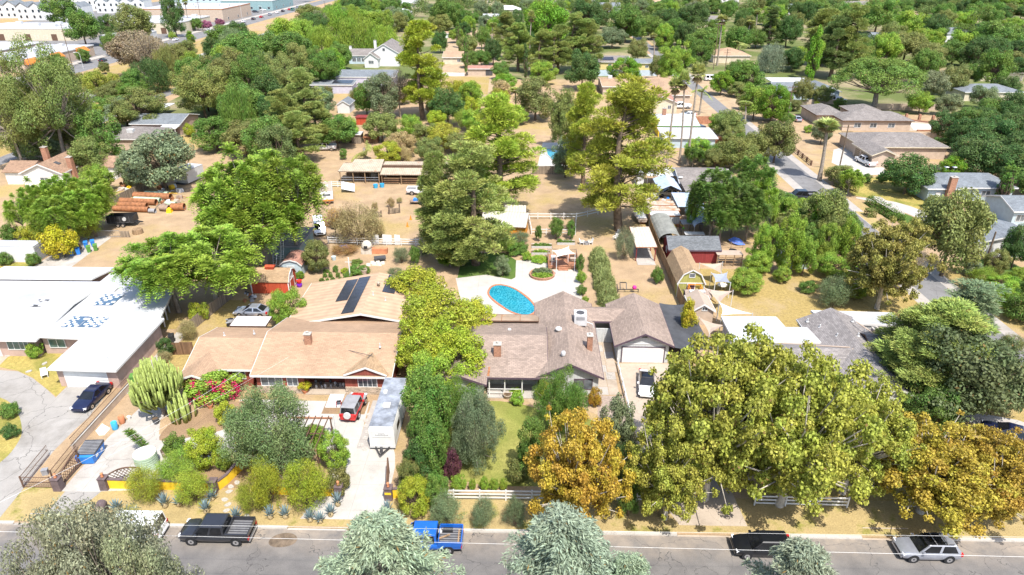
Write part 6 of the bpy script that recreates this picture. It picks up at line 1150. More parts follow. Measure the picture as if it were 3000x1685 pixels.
# hedges
def hedge(label,pts,wd,ht,n,tint,size=.22,asp=.2,name='hedge',wob=.25,flat=.0,wisp=True):
 global nr;nr=np.random.default_rng(int(abs(pts[0][0]*31+pts[0][1])));Ps=[];Ls=[math.dist(pts[i],pts[i+1])for i in range(len(pts)-1)];tot=sum(Ls)
 c=pts[0];P=[]
 for i,L in enumerate(Ls):
  k=int(n*L/tot);t_=nr.random(k);ax=np.array(pts[i+1])-np.array(pts[i]);d=ax/L;nn=np.array([-d[1],d[0]]);th=(nr.random(k)*1.16-.08)*math.pi;rr=.72+.36*nr.random(k)+wob*np.sin(t_*L*2.1+np.cos(t_*L*.9)*3)*.35
  if flat:s_=np.clip(np.cos(th)*1.5,-1,1)*wd/2*(.9+.15*nr.random(k));z=np.clip(np.sin(th)*1.5,0,1)*ht*(.93+.1*nr.random(k))
  else:s_=np.cos(th)*rr*wd/2;z=np.maximum(np.sin(th)*rr*ht,.05)
  base=np.array(pts[i])-np.array(c);P.append(np.stack([base[0]+d[0]*t_*L+nn[0]*s_,base[1]+d[1]*t_*L+nn[1]*s_,z],1))
 P=np.concatenate(P);N=nr.normal(size=P.shape)*.8+np.array([0,0,.6]);T_=np.stack([nr.normal(size=len(P))*.5,nr.normal(size=len(P))*.5,np.ones(len(P))],1)if wisp else None
 o=thing(name,label,'hedge',(c[0],c[1],0));me=leafmesh('foliage',P,N,size*(.6+.8*nr.random(len(P))),asp,None,T_);f=bpy.data.objects.new('foliage',me);COL.objects.link(f);f.parent=o;f.color=(*(TINT[tint]if isinstance(tint,str)else tint),1)
 m=MB()
 for i in range(len(pts)-1):
  for t_ in np.linspace(.05,.95,max(2,int(Ls[i]/1.2))):q=np.array(pts[i])*(1-t_)+np.array(pts[i+1])*t_-np.array(c);m.tube([(q[0],q[1],-.05),(q[0]+.1,q[1],ht*.7)],[.04,.02],5)
 m.build('stem','bark',o)
hedge('long feathery oleander hedge between the terrace and the dirt yard',[(11.6,79.4),(11.5,84),(11.4,90),(11.3,96.5),(11.3,99.5)],2.6,2.1,22000,(.27,.31,.11),.75,.09,wob=.6)
pA=KG('B4',1020,600);pB=KG('B4',1330,800);hedge('oleander hedge with white flowers along the curved drive',[tuple(pA[:2]),tuple(pB[:2])],2.2,1.7,5000,'gr',.3,.4,wisp=False);bed('white oleander blossom on the hedge along the curved drive',(pA.x+pB.x)/2+.4,(pA.y+pB.y)/2,5.0,1.1,1.5,1300,'wh',.5,.25,'flowers','oleander_blossom',math.atan2(pB.y-pA.y,pB.x-pA.x))
pA=KG('B4',700,420);pB=KG('B4',860,500);hedge('clipped box hedge at the road corner',[tuple(pA[:2]),tuple(pB[:2])],2.0,2.0,6000,'ol',.2,.5,flat=1,wisp=False);pA=KG('B4',980,730);pB=KG('B4',1070,730);hedge('short clipped hedge block beside the side road',[tuple(pA[:2]),tuple(pB[:2])],1.6,1.3,2500,'ol',.2,.5,flat=1,wisp=False)
# bougainvillea
pb=KG('C1',2180,1120);root=place('shrub',pb,3.4,5.8,'lg','bougainvillea with magenta blossom before the red wing','shrub',W2=3.6,rz=.3)
nr=np.random.default_rng(5);n=2600;a=nr.random(n)*6.283;zz=nr.random(n)**.8;P=np.stack([np.cos(a)*(1.75-.6*zz),np.sin(a)*(1.75-.6*zz),.35+2.3*zz],1);P=P[(P[:,1]<.2)&(np.sin(P[:,0]*3.1+P[:,2]*2.7)+.6*np.sin(P[:,0]*7-P[:,2]*5)>.1)]
me=leafmesh('blossom',P+nr.normal(size=P.shape)*.08,nr.normal(size=P.shape)+np.array([0,-1.,.6]),.15,.8,None,None,'petal');f=bpy.data.objects.new('blossom',me);COL.objects.link(f);f.parent=root;f.rotation_euler=(0,0,-.3);f.color=(*TINT['pk'],1)
# fences
def railfence(label,pts,rails,ht,mat='white_paint',step=2.4,r_=.06,name='rail_fence',thick=.03,hh=.07,cat='fence',group=None):
 o=thing(name,label,cat,(pts[0][0],pts[0][1],0),0,group)
 for i in range(len(pts)-1):
  a,b=Vector((*pts[i],0)),Vector((*pts[i+1],0));L=(b-a).length;n=max(1,round(L/step));o0=Vector((*pts[0],0))
  for k in range(n+(i==len(pts)-2)):
   p=a.lerp(b,k/n)-o0;m=MB();m.box(p.x-r_,p.x+r_,p.y-r_,p.y+r_,-.05,ht+.06);m.build('post',mat,o)
  for k in range(n):
   p,q=a.lerp(b,k/n)-o0,a.lerp(b,(k+1)/n)-o0
   for z in rails:m=MB();m.bar(p+Vector((0,0,z)),q+Vector((0,0,z)),thick,r2=hh);m.build('rail',mat,o)
 return o
railfence('white three-rail fence along the front lawn',[(-8.6,46.15),(12.4,46.3)],(.3,.68,1.06),1.15);railfence('white three-rail fence in the shade of the sycamores',[(20.5,46.1),(28.6,46.0)],(.3,.68,1.06),1.15);railfence('white three-rail fence beyond the path under the sycamores',[(33.4,46.0),(41,46.0)],(.3,.68,1.06),1.15)
railfence('low white rail fence along the tan driveway',[(10.95,68.6),(11.15,56.2)],(.35,.7),.85,step=2.)
fx=railfence('white rail fence with propped white sheets behind the vegetable garden',[(-33,104.4),(-15.8,103.8)],(.35,.75,1.15),1.25)
for x,w_ in((8.0,1.0),(9.9,1.5),(11.6,.9)):one('white_sheet',{8.0:'tall white board propped on the rail fence beside the clay oven',9.9:'wide white board propped on the rail fence',11.6:'narrow white board propped on the rail fence'}[x],'board','white_paint',lambda m:m.hexa([(-w_/2,-.02,0),(w_/2,-.02,0),(w_/2,.02,0),(-w_/2,.02,0)],[(-w_/2,.2,1.75),(w_/2,.2,1.65),(w_/2,.24,1.65),(-w_/2,.24,1.75)]),(-33+x,104.25,0))
railfence('white rail fence curving round the pine paddock',[(-.3,116.8),(9.1,116.9),(13.2,119.4)],(.5,1.0),1.15,step=2.6);railfence('white rail fence of the small fruit-tree pen',[(.4,116.6),(.9,109.4),(8.4,109.2),(9.0,116.7)],(.45,.95),1.1,step=2.6);railfence('low white fence beside the old trailer',[(-41.6,134.4),(-37.6,134.2)],(.3,.7,1.1),1.2,step=1.3)
def panelfence(label,pts,ht,mat,step=2.4,th=.05,name='board_fence',cap=None):
 o=thing(name,label,'fence',(pts[0][0],pts[0][1],0));o0=Vector((*pts[0],0))
 for i in range(len(pts)-1):
  a,b=Vector((*pts[i],0)),Vector((*pts[i+1],0));L=(b-a).length;n=max(1,round(L/step));d=(b-a).normalized();nn=Vector((-d.y,d.x,0))*th/2
  for k in range(n):
   p,q=a.lerp(b,k/n)-o0+d*.02,a.lerp(b,(k+1)/n)-o0-d*.02;h1=ht*(1+.03*math.sin(k*7.3+i));m=MB();m.hexa([p-nn,q-nn,q+nn,p+nn],[v+Vector((0,0,h1))for v in(p-nn,q-nn,q+nn,p+nn)]);m.build('panel',mat,o)
   m=MB();m.box(p.x-.06,p.x+.06,p.y-.06,p.y+.06,-.05,ht+.08);m.build('post',mat,o)
 return o
panelfence('tall brown board fence between dirt yard and sheds',[(21.5,77.2),(21.35,90),(21.4,103),(22.0,126)],1.85,'tan_wood');panelfence('wooden board fence with rust posts before the far pool',[(1.2,144),(9.2,144.2)],1.8,'old_wood');panelfence('weathered board fence behind the rusty pipes',[(-79,121.5),(-77.4,133)],1.7,'old_wood')
panelfence('pale grey metal fence below the yellow house',[(26,270),(49.3,270.4)],2.2,'blue_wall',3.,name='metal_fence');panelfence('brown board fence beside the white-roofed yellow house',[(44.8,191.8),(53,192)],2.1,'deck_wood');panelfence('orange-brown board fence near the parked van',[(45.5,170.5),(54,169)],1.9,'deck_wood');panelfence('dark board fence behind the cottage',[(-112,144),(-98,147.5)],1.7,'dark_timber');panelfence('wooden boundary fence beside the dirt drive',[(-43.3,73.6),(-41.3,86)],1.6,'old_wood');panelfence('leaning plank fence under the compound-leaf trees',[(-44.2,88),(-44.8,104)],1.8,'old_wood')
panelfence('long tan masonry wall behind the ranch terrace',[(97,176.2),(140,175)],1.8,'stucco_tan',6,.2,'garden_wall');panelfence('tan masonry wall under the umbrella pine',[(104,212),(128,211)],1.8,'stucco_tan',6,.2,'garden_wall');panelfence('low tan wall before the pale blue house',[(79,219),(96,219.6)],1.4,'stucco_tan',6,.2,'garden_wall');panelfence('white board fence by the ploughed plot',[(-35.5,268.6),(-24.2,268.8)],1.2,'white_paint',2.4,.06)
railfence('timber rail fence with block pillars along the side road',[(64.2,152),(64.8,176)],(.3,.65,1.),1.1,'dark_timber',3.2,.16);railfence('dark metal post fence along the lane',[(-113.5,150),(-112.8,171)],(1.0,),1.5,'dark_grey',3.,.04,thick=.015,hh=.015)
o=thing('block_wall','low tan block wall with iron railing beside the round drive','wall',(-44.3,55,0));m=MB();m.box(-.1,.1,-3.2,7.4,-.05,.75);m.build('wall','stucco_tan',o);m=MB();m.box(-.13,.13,-3.2,7.4,.75,.8);m.build('cap','kerb_concrete',o);m=MB();[m.tube([(0,y,.8),(0,y,1.6)],.012,4)for y in np.arange(-3.1,7.4,.16)];m.build('bars','dark_timber',o)
for z in(.9,1.58):m=MB();m.bar((0,-3.15,z),(0,7.35,z),.02);m.build('rail','dark_timber',o)
def irongate(label,pts,ht,name='iron_fence'):
 o=thing(name,label,'fence',(pts[0][0],pts[0][1],0));o0=Vector((*pts[0],0))
 for i in range(len(pts)-1):
  a,b=Vector((*pts[i],0))-o0,Vector((*pts[i+1],0))-o0;L=(b-a).length;m=MB();[m.tube([a.lerp(b,t_)+Vector((0,0,.08)),a.lerp(b,t_)+Vector((0,0,ht))],.013,4)for t_ in np.linspace(0,1,int(L/.15))];m.build('bars','dark_timber',o)
  for z in(.12,ht*.55,ht):m=MB();m.bar(a+Vector((0,0,z)),b+Vector((0,0,z)),.022);m.build('rail','dark_timber',o)
  m=MB();m.box(a.x-.05,a.x+.05,a.y-.05,a.y+.05,-.05,ht+.1);m.build('post','dark_timber',o)
irongate('brown iron railing angled around the utility box at the drive entrance',[(-43.2,46.8),(-45.9,46.8),(-46.3,51.2)],1.25);irongate('brown iron railing between the lattice gate and the block wall',[(-43.6,47.6),(-43.9,51.8)],1.3)
one('utility_box','small grey utility box inside the iron railing','box','mid_grey',lambda m:(m.box(-.25,.25,-.2,.2,0,.55),m.box(-.28,.28,-.23,.23,.551,.6)),(-45.0,48.6,0),.3)
def pillar(label,x,y,hgt_=1.25,fig=True):
 o=thing('gate_pillar',label,'pillar',(x,y,0));m=MB();m.hexa([(-.36,-.36,-.05),(.36,-.36,-.05),(.36,.36,-.05),(-.36,.36,-.05)],[(-.33,-.33,hgt_),(.33,-.33,hgt_),(.33,.33,hgt_),(-.33,.33,hgt_)]);m.build('shaft','plum_stone',o);m=MB();m.box(-.38,.38,-.38,.38,hgt_+.002,hgt_+.08);m.build('cap','plum_stone',o)
 if fig:m=MB();m.lathe([(.14,hgt_+.08),(.13,hgt_+.2),(.08,hgt_+.3),(.13,hgt_+.42),(.12,hgt_+.52),(.03,hgt_+.58)],10);m.build('figurine','terracotta',o,True)
mk('plum_stone',(.13,.095,.095),.9,.2,2.)
pillar('dark pillar beside the lattice gate leaf at the left drive',-42.5,46.7);pillar('dark pillar where the yellow wall begins at the left drive',-38.3,46.9);pillar('dark pillar where the yellow wall curves inward',-28.2,46.8,1.2,False);pillar('dark pillar ending the yellow wall at the wide driveway',-16.6,46.3,1.3);pillar('dark pillar with painted yellow splash across the wide driveway',-12.1,46.2,1.3)
one('yellow_splash','yellow paint splash panel on the dark pillar','paint','yellow_wall',lambda m:m.box(-.28,.3,-.012,.0,.75,1.0),(-12.1,45.835,0))
def wallrun(label,pts,hts,mat='yellow_wall'):
 o=thing('garden_wall',label,'wall',(pts[0][0],pts[0][1],0));o0=Vector((*pts[0],0))
 for i in range(len(pts)-1):
  a,b=Vector((*pts[i],0))-o0,Vector((*pts[i+1],0))-o0;d=(b-a).normalized();nn=Vector((-d.y,d.x,0))*.1;up=Vector((0,0,1));m=MB();m.hexa([a-nn-up*.05,b-nn-up*.05,b+nn-up*.05,a+nn-up*.05],[a-nn+up*hts[i],b-nn+up*hts[i+1],b+nn+up*hts[i+1],a+nn+up*hts[i]]);m.build('wall',mat,o)
  nn=nn*1.3;m=MB();m.hexa([a-nn+up*(hts[i]+.002),b-nn+up*(hts[i+1]+.002),b+nn+up*(hts[i+1]+.002),a+nn+up*(hts[i]+.002)],[a-nn+up*(hts[i]+.1),b-nn+up*(hts[i+1]+.1),b+nn+up*(hts[i+1]+.1),a+nn+up*(hts[i]+.1)]);m.build('cap','plum_stone',o)
wallrun('bright yellow street wall with dark cap and curved end',[(-37.95,46.95),(-33.2,46.9),(-28.55,46.85)],[1.0,.95,.95]);wallrun('curved bright yellow wall leading to the garden steps',[(-27.85,46.95),(-27.4,47.8),(-27.1,48.8),(-26.7,49.9),(-25.9,50.9)],[.95,.95,1.05,1.3,1.4]);wallrun('bright yellow street wall behind the feathery bushes',[(-24.6,46.6),(-20.5,46.5),(-16.95,46.4)],[1.,1.,1.]);wallrun('short yellow wall stub beside the dark pillar',[(-11.75,46.3),(-10.9,46.4)],[1.,1.])
def lattice(label,a,b,h0,h1,arch=.4):
 o=thing('lattice_gate',label,'gate',(a[0],a[1],0));A=Vector((0,0,0));B=Vector((b[0]-a[0],b[1]-a[1],0));n=9;top=lambda t_:h0+(h1-h0)*t_+arch*math.sin(math.pi*t_)
 for k in range(n+1):
  t_=k/n;p=A.lerp(B,t_)
  for sg in(-1,1):
   t2=t_+sg*.38;tt=min(max(t2,0),1);f=1 if t2==tt else abs((tt-t_)/.38);q=A.lerp(B,tt);m=MB();m.bar(p+Vector((0,0,.25)),q+Vector((0,0,.25+(min(top(tt),1.6)-.3)*f)),.022);m.build('slat','dark_timber',o)
 m=MB();[m.bar(A.lerp(B,k/8)+Vector((0,0,top(k/8))),A.lerp(B,(k+1)/8)+Vector((0,0,top((k+1)/8))),.05)for k in range(8)];m.build('top_rail','dark_timber',o);m=MB();m.bar(A+Vector((0,0,.2)),B+Vector((0,0,.2)),.05);m.build('bottom_rail','dark_timber',o)
 for p,z in((A,h0),(B,h1)):m=MB();m.box(p.x-.06,p.x+.06,p.y-.06,p.y+.06,.05,z);m.build('stile','dark_timber',o)
lattice('open wooden lattice gate leaf folded along the left drive',(-42.45,47.1),(-42.4,49.9),1.2,1.9,.1);lattice('arched wooden lattice gate leaf behind the yellow wall',(-38.2,47.4),(-35.6,48.2),1.1,1.3);lattice('open wooden lattice gate leaf folded along the wide driveway',(-12.35,46.7),(-12.7,49.4),1.2,1.9,.1)
parts('dumpster','blue steel dumpster with ribbed dark lid in the left drive','dumpster',(-42.0,51.0,0),R(4),[('bin','plastic_blue',lambda m:m.hexa([(-.75,-1.,.1),(.75,-1.,.1),(.75,1.,.1),(-.75,1.,.1)],[(-.85,-1.15,1.0),(.85,-1.15,1.0),(.85,1.15,1.0),(-.85,1.15,1.0)])),('lid','dark_grey',lambda m:m.hexa([(-.88,-.8,1.003),(.88,-.8,1.003),(.88,1.18,1.003),(-.88,1.18,1.003)],[(-.88,-.8,1.08),(.88,-.8,1.08),(.88,1.18,1.25),(-.88,1.18,1.25)])),('lid_ribs','mid_grey',lambda m:[m.hexa([(-.85,-.72+i*.2,1.09+i*.017),(.85,-.72+i*.2,1.09+i*.017),(.85,-.67+i*.2,1.095+i*.017),(-.85,-.67+i*.2,1.095+i*.017)],[(-.85,-.72+i*.2,1.12+i*.017),(.85,-.72+i*.2,1.12+i*.017),(.85,-.67+i*.2,1.125+i*.017),(-.85,-.67+i*.2,1.125+i*.017)])for i in range(9)]),('sticker','white_paint',lambda m:(m.box(.84,.858,-.6,-.2,.5,.75),m.box(.84,.858,.3,.7,.5,.75)))])
parts('water_tank','pale green ribbed water tank behind the yellow wall','tank',(-35.9,49.9,0),0,[('shell','tank_green',lambda m:m.lathe([(1.0,0)]+[(1.0+(.03 if i%2 else 0),.12+i*.12)for i in range(12)]+[(1.0,1.62)],24)),('top','sail_cream',lambda m:m.lathe([(1.02,1.622),(1.0,1.68),(.25,1.78),(.01,1.78)],24))])
one('steel_drum','blue plastic drum at the side of the left drive','barrel','plastic_sky',lambda m:m.lathe([(.27,0),(.3,.05),(.31,.45),(.3,.85),(.27,.9),(.25,.84)],14),(-42.1,55.4,0),smooth=True);one('steel_drum','brown drum next to the blue drum','barrel','terracotta',lambda m:m.lathe([(.27,0),(.3,.05),(.31,.45),(.3,.85),(.27,.88),(.25,.82)],14),(-41.9,56.4,0),smooth=True);one('white_bucket','small white bucket beside the brown drum','bucket','white_paint',lambda m:m.lathe([(.15,0),(.2,.4),(.17,.38)],12),(-41.5,57.0,0));one('white_board','white board lying against the block wall by the drums','board','white_paint',lambda m:m.hexa([(0,-.6,.0),(.5,-.5,.0),(.5,.6,.0),(0,.6,.0)],[(-.2,-.6,.6),(.45,-.5,.05),(.45,.6,.05),(-.2,.6,.6)]),(-43.2,54.9,0))
def pot(label,c,x,y,r_=.35,h_=.55,mat='terracotta',plant=None,tint='yg',ph=.9):
 p=KG(c,x,y);o=parts('plant_pot',label,'pot',(p.x,p.y,.012),0,[('pot',mat,lambda m:m.lathe([(r_*.65,0),(r_*.95,h_*.8),(r_,h_*.82),(r_,h_),(r_*.85,h_),(r_*.8,h_*.85)],14)),('soil','soil',lambda m:m.lathe([(r_*.8,h_*.84),(r_*.8,h_*.88),(.01,h_*.9)],14))])
 if plant:place(plant,(p.x,p.y,h_*.85),ph,r_*3.2,tint,plant_lab[label],'plant')
plant_lab={'terracotta pot with a yellow plant by the porch':'yellow-leaved plant in the terracotta pot by the porch'}
pot('terracotta pot with a yellow plant by the porch','C2',500,1060,.42,.5,plant='shrub',tint='yl',ph=1.2);pot('empty terracotta pot before the picture window','C2',215,1070,.38,.5);pot('grey barrel pot below the candelabra cactus','C1',1575,1370,.36,.7,'dark_grey');pot('clay pot under the bougainvillea','C1',2120,1215,.3,.45);pot('round clay urn in the vegetable garden','B2',1090,1320,.5,.9,'sail_tan');pot('stone bowl planter at the lawn edge by the porch','C2',2530,1110,.5,.5,'tan_concrete')
parts('garden_bench','weathered wooden bench beside the yucca','bench',(-34.6,51.6,0),R(60),[('seat','old_wood',lambda m:m.box(-.7,.7,-.22,.22,.4,.46)),('backrest','old_wood',lambda m:m.box(-.7,.7,.2,.26,.5,.95)),('leg','old_wood',lambda m:m.box(-.65,-.55,-.2,.25,0,.39)),('leg','old_wood',lambda m:m.box(.55,.65,-.2,.25,0,.39))])
yp=KG('D1',1545,275);o=thing('yucca_tree','leaning yucca with spiky green top over the water tank','tree',(yp.x,yp.y,0));m=MB();m.tube([(0,0,-.1),(-.35,.1,.9),(-.95,.2,1.9),(-1.5,.3,2.6)],[.2,.17,.15,.14],8);m.build('trunk','bark_grey',o,True)
nr=np.random.default_rng(9);n=500;t_=nr.random(n);ax=np.stack([-.6-1.4*t_,.12+.22*t_,1.4+1.6*t_],1);d=rdir(n);d[:,2]=np.abs(d[:,2])*.6;me=leafmesh('crown',ax+d*.3,np.cross(d,rdir(n)),.6,.12,None,d);f=bpy.data.objects.new('crown',me);COL.objects.link(f);f.parent=o;f.color=(*TINT['gr'],1)
parts('round_mailbox','brown barrel-shaped mailbox post on the verge','mailbox',(-36.9,43.9,0),R(15),[('base','plum_stone',lambda m:m.box(-.4,.4,-.35,.35,-.05,.75)),('barrel','plum_stone',lambda m:m.lathe([(.4,-.42),(.42,-.4),(.42,.4),(.4,.42)],16,(0,0,.75),axis='y')),('door','stone_veneer',lambda m:m.lathe([(.36,-.45),(.36,-.425)],16,(0,0,.75),axis='y'))])
o=thing('trellis','open brown timber pergola frame beside the wide driveway','trellis',(-22,52,0));X0,X1,Y0,Y1,Z=-2.3,2.6,-2.1,2.7,2.3
for x in(X0,X1):
 for y in(Y0,Y1):m=MB();m.box(x-.06,x+.06,y-.06,y+.06,-.05,Z);m.build('post','dark_timber',o)
for y in(Y0,Y1):m=MB();m.bar((X0-.2,y,Z),(X1+.2,y,Z),.05,r2=.09);m.build('beam','deck_wood',o)
for k in range(8):x=X0+.1+k*.66;m=MB();m.bar((x,Y0-.2,Z+.1),(x,Y1+.2,Z+.1),.035,r2=.06);m.build('rafter','dark_timber',o)
m=MB();m.bar((X0,.4,Z-.1),(X1,.4,Z-.1),.04);m.build('crosspiece','dark_timber',o)
one('white_post','white post at the corner of the timber pergola','post','white_paint',lambda m:m.box(-.09,.09,-.09,.09,-.05,2.5),(-19.2,54.9,0));one('rolled_log','weathered log edging along the street wall','log','old_wood',lambda m:m.tube([(-1.,0,.12),(1.,.1,.12)],.12,8),(-22.3,47.5,.98))
for i,(c,x,y)in enumerate([('D1',2320,560),('D1',2300,610),('D1',2260,690),('D1',2290,740),('D1',2280,800),('D1',2480,860),('D1',2380,520)]):
 p=KG(c,x,y);r_=random.Random(i);one('stepping_stone','pale stepping stone on the dry verge by the curved wall','stone','kerb_concrete',lambda m:m.ext([(.32*math.cos(a*.9)*r_.uniform(.8,1.2),.24*math.sin(a*.9)*r_.uniform(.8,1.2),-.03)for a in range(7)],(0,0,.07)),(p.x,p.y,.006),r_.random()*3,'stepping stones by the curved wall')
o=thing('garden_walk','concrete slab walk from the white gate to the front path','walkway',(9.6,68,0))
for i in range(8):
 for j in range(2):y0=-5.5+i*1.5;x0=-1.15+j*1.15-(.25 if i<3 else 0);m=MB();m.box(x0+.02,x0+1.12,y0+.02,y0+1.48,-.02,.03+.004*((i*3+j)%3));m.build('slab','tan_concrete' if(i+j)%3 else 'concrete',o)
sheet('brick_path',[(7.6,56.8),(10.9,56.4),(10.9,62.3),(8.0,62.4)],'paver',.012)
for i in range(26):
 x=-16.3+(i%4)*.85+.3*math.sin(i*5);y=53.2+(i//4)*1.1+.3*math.cos(i*3);r_=random.Random(i+50);one('flagstone','pale flagstone between the off-road car and the trailer','stone','kerb_concrete',lambda m:m.ext([(.36*math.cos(a*.9)*r_.uniform(.75,1.2),.3*math.sin(a*.9)*r_.uniform(.75,1.2),-.02)for a in range(7)],(0,0,.05)),(x,y,.012),r_.random()*3,'flagstones beside the trailer')
o=parts('walker','red mobility walker on the forecourt','walker',tuple(KG('C2',838,1190,.012)),R(100),[('frame','plastic_red',lambda m:(m.tube([(-.25,-.25,.1),(-.2,-.25,.9)],.025,6),m.tube([(-.25,.25,.1),(-.2,.25,.9)],.025,6),m.tube([(.3,-.25,.1),(-.1,-.25,.6)],.025,6),m.tube([(.3,.25,.1),(-.1,.25,.6)],.025,6))),('seat','black_metal',lambda m:m.box(-.15,.2,-.22,.22,.52,.57)),('handle','black_metal',lambda m:m.tube([(-.2,-.25,.9),(-.32,-.25,.92)],.03,6)),('handle','black_metal',lambda m:m.tube([(-.2,.25,.9),(-.32,.25,.92)],.03,6)),('wheel','rubber',lambda m:(m.lathe([(.05,-.03),(.1,-.03),(.1,.03),(.05,.03)],10,(-.25,-.25,.1),axis='y'),m.lathe([(.05,-.03),(.1,-.03),(.1,.03),(.05,.03)],10,(-.25,.25,.1),axis='y'))),('wheel','rubber',lambda m:(m.lathe([(.05,-.03),(.1,-.03),(.1,.03),(.05,.03)],10,(.3,-.25,.1),axis='y'),m.lathe([(.05,-.03),(.1,-.03),(.1,.03),(.05,.03)],10,(.3,.25,.1),axis='y')))])
r_=random.Random(8)
for i in range(12):
 x=-24.+i*.33;y=63.0+r_.uniform(-.3,.9);m_=('dark_grey','mid_grey','light_grey')[i%3];one('porch_helmet' if False else 'potted_succulent','small dark potted succulent crowded on the red house porch','pot',m_,lambda m:m.lathe([(.1,0),(.15,.22),(.12,.2),(.16,.3),(.1,.45),(.02,.5)],9),(x,y,.14),0,'pots on the red house porch')
 # back yard of the brown house: deck with sail
o=thing('timber_deck','raised red-brown timber deck with railings on the terrace','deck',(5.7,97.6,0));m=MB();m.box(-2.3,2.3,-2.2,2.2,.1,.5);m.build('frame','deck_wood',o)
for k in range(18):m=MB();m.box(-2.32,2.32,-2.25+k*.25,-2.02+k*.25,.503,.54);m.build('plank','deck_wood',o)
for k in range(2):m=MB();m.box(-.75,.75,-2.55-.3*k,-2.26-.3*k,0,.36-.16*k);m.build('step','deck_wood',o)
for x,y in((-2.25,-2.2),(-.85,-2.2),(.85,-2.2),(2.25,-2.2),(-2.25,0),(2.25,0),(-2.25,2.2),(2.25,2.2)):m=MB();m.box(x-.06,x+.06,y-.06,y+.06,.5,1.5);m.build('post','deck_wood',o)
for a,b in(((-2.25,-2.2),(-.85,-2.2)),((.85,-2.2),(2.25,-2.2)),((-2.25,-2.2),(-2.25,2.2)),((2.25,-2.2),(2.25,2.2)),((-2.25,2.2),(2.25,2.2))):
 m=MB();m.bar((*a,1.42),(*b,1.42),.05,r2=.03);m.build('handrail','old_wood',o);m=MB();L=math.dist(a,b);[m.tube([(a[0]+(b[0]-a[0])*t_,a[1]+(b[1]-a[1])*t_,.54),(a[0]+(b[0]-a[0])*t_,a[1]+(b[1]-a[1])*t_,1.4)],.015,4)for t_ in np.linspace(.05,.95,int(L/.16))];m.build('balusters','deck_wood',o)
sail([zpt('B3',405,1075,3.0),zpt('B3',570,1035,3.2),zpt('B3',635,1105,3.0),zpt('B3',450,1140,2.8)],'sail_cream','cream four-cornered shade sail over the timber deck',.15)
parts('patio_table','dark square patio table on the timber deck','table',(5.8,98.2,.54),0,[('top','dark_grey',lambda m:m.box(-.7,.7,-.5,.5,.7,.76))]+[('leg','dark_grey',(lambda x,y:lambda m:m.box(x-.04,x+.04,y-.04,y+.04,0,.7))(x,y))for x in(-.6,.6)for y in(-.4,.4)]);parts('gas_grill','grey barbecue grill on the timber deck','grill',(4.2,96.9,.54),0,[('cabinet','mid_grey',lambda m:m.box(-.35,.35,-.28,.28,0,.8)),('lid','light_grey',lambda m:m.lathe([(.28,-.35),(.28,.35)],12,(0,0,.85),axis='x'))]);parts('deck_sofa','brown cushioned seat on the timber deck','sofa',(7.3,97.2,.54),0,[('seat','dark_timber',lambda m:m.box(-.5,.5,-.4,.4,.1,.45)),('backrest','dark_timber',lambda m:m.box(-.5,.5,.3,.45,.45,.9)),('cushion','sail_tan',lambda m:m.box(-.45,.45,-.38,.28,.453,.56))])
for i,(c,x,y,rx,lab)in enumerate((('B3',300,1040,1.7,'vegetable bed with white picket edge below the fruit-tree pen'),('B3',290,1105,1.5,'low herb bed with white picket edge beside the deck'),('B3',545,1005,1.5,'striped planter bed with white edging behind the deck'))):
 p=KG(c,x,y);o=thing('raised_bed',lab,'garden bed',(p.x,p.y,0));m=MB();m.box(-rx,rx,-.55,.55,0,.28);m.build('soil','soil',o)
 for yy in(-.6,.56):m=MB();[m.box(-rx+k*.12,-rx+k*.12+.08,yy,yy+.03,0,.4)for k in range(int(rx*2/.12))];m.build('pickets','white_paint',o)
 bed(('leafy vegetables in the bed below the fruit-tree pen','low herbs in the bed beside the deck','sparse greens in the bed behind the deck')[i],p.x,p.y,rx*.9,.5,.25,(1800,1200,500)[i],('gr','lg','gr')[i],.5,.2)
p=KG('B3',270,1165);bed('bright green low hedge of herbs beside the terrace',p.x+.3,p.y,1.5,.5,.0,1500,'br',.6,.2)
fp=KG('B3',745,1010);parts('fire_pit','round stone fire pit between two white chairs','fire pit',(fp.x,fp.y,0),0,[('ring','mid_grey',lambda m:m.lathe([(.45,0),(.48,.35),(.36,.36),(.34,.1)],14)),('ash','dark_grey',lambda m:m.lathe([(.35,.1),(.35,.14),(.01,.15)],14))])
def adirondack(label,x,y,rz,mat='white_paint',group=None):
 o=thing('garden_chair',label,'chair',(x,y,0),rz,group)
 for k in range(5):m=MB();m.hexa([(-.28+k*.115,.12,.3),(-.19+k*.115,.12,.3),(-.19+k*.115,.16,.3),(-.28+k*.115,.16,.3)],[(-.28+k*.115,.42,1.0),(-.19+k*.115,.42,1.0),(-.19+k*.115,.46,1.0),(-.28+k*.115,.46,1.0)]);m.build('back_slat',mat,o)
 m=MB();m.hexa([(-.28,-.4,.36),(.28,-.4,.36),(.28,.15,.26),(-.28,.15,.26)],[(-.28,-.4,.4),(.28,-.4,.4),(.28,.15,.3),(-.28,.15,.3)]);m.build('seat',mat,o)
 for sx in(-1,1):
  m=MB();m.box(sx*.36-.06,sx*.36+.06,-.42,.3,.55,.59);m.build('armrest',mat,o)
  for y_ in(-.36,.22):m=MB();m.box(sx*.34-.03,sx*.34+.03,y_-.04,y_+.04,0,.55);m.build('leg',mat,o)
adirondack('white slatted garden chair on the near side of the tan fire pit',fp.x-.75,fp.y-.1,R(80));adirondack('white slatted garden chair facing the fire pit beside the hedge',fp.x+.75,fp.y,R(-75));cp=KG('B3',1045,965);adirondack('white slatted lounge chair under the massive pine',cp.x,cp.y,R(-40));cp=KG('B3',1065,925);adirondack('grey slatted lounge chair in the pine shade',cp.x,cp.y,R(-30),'mid_grey')
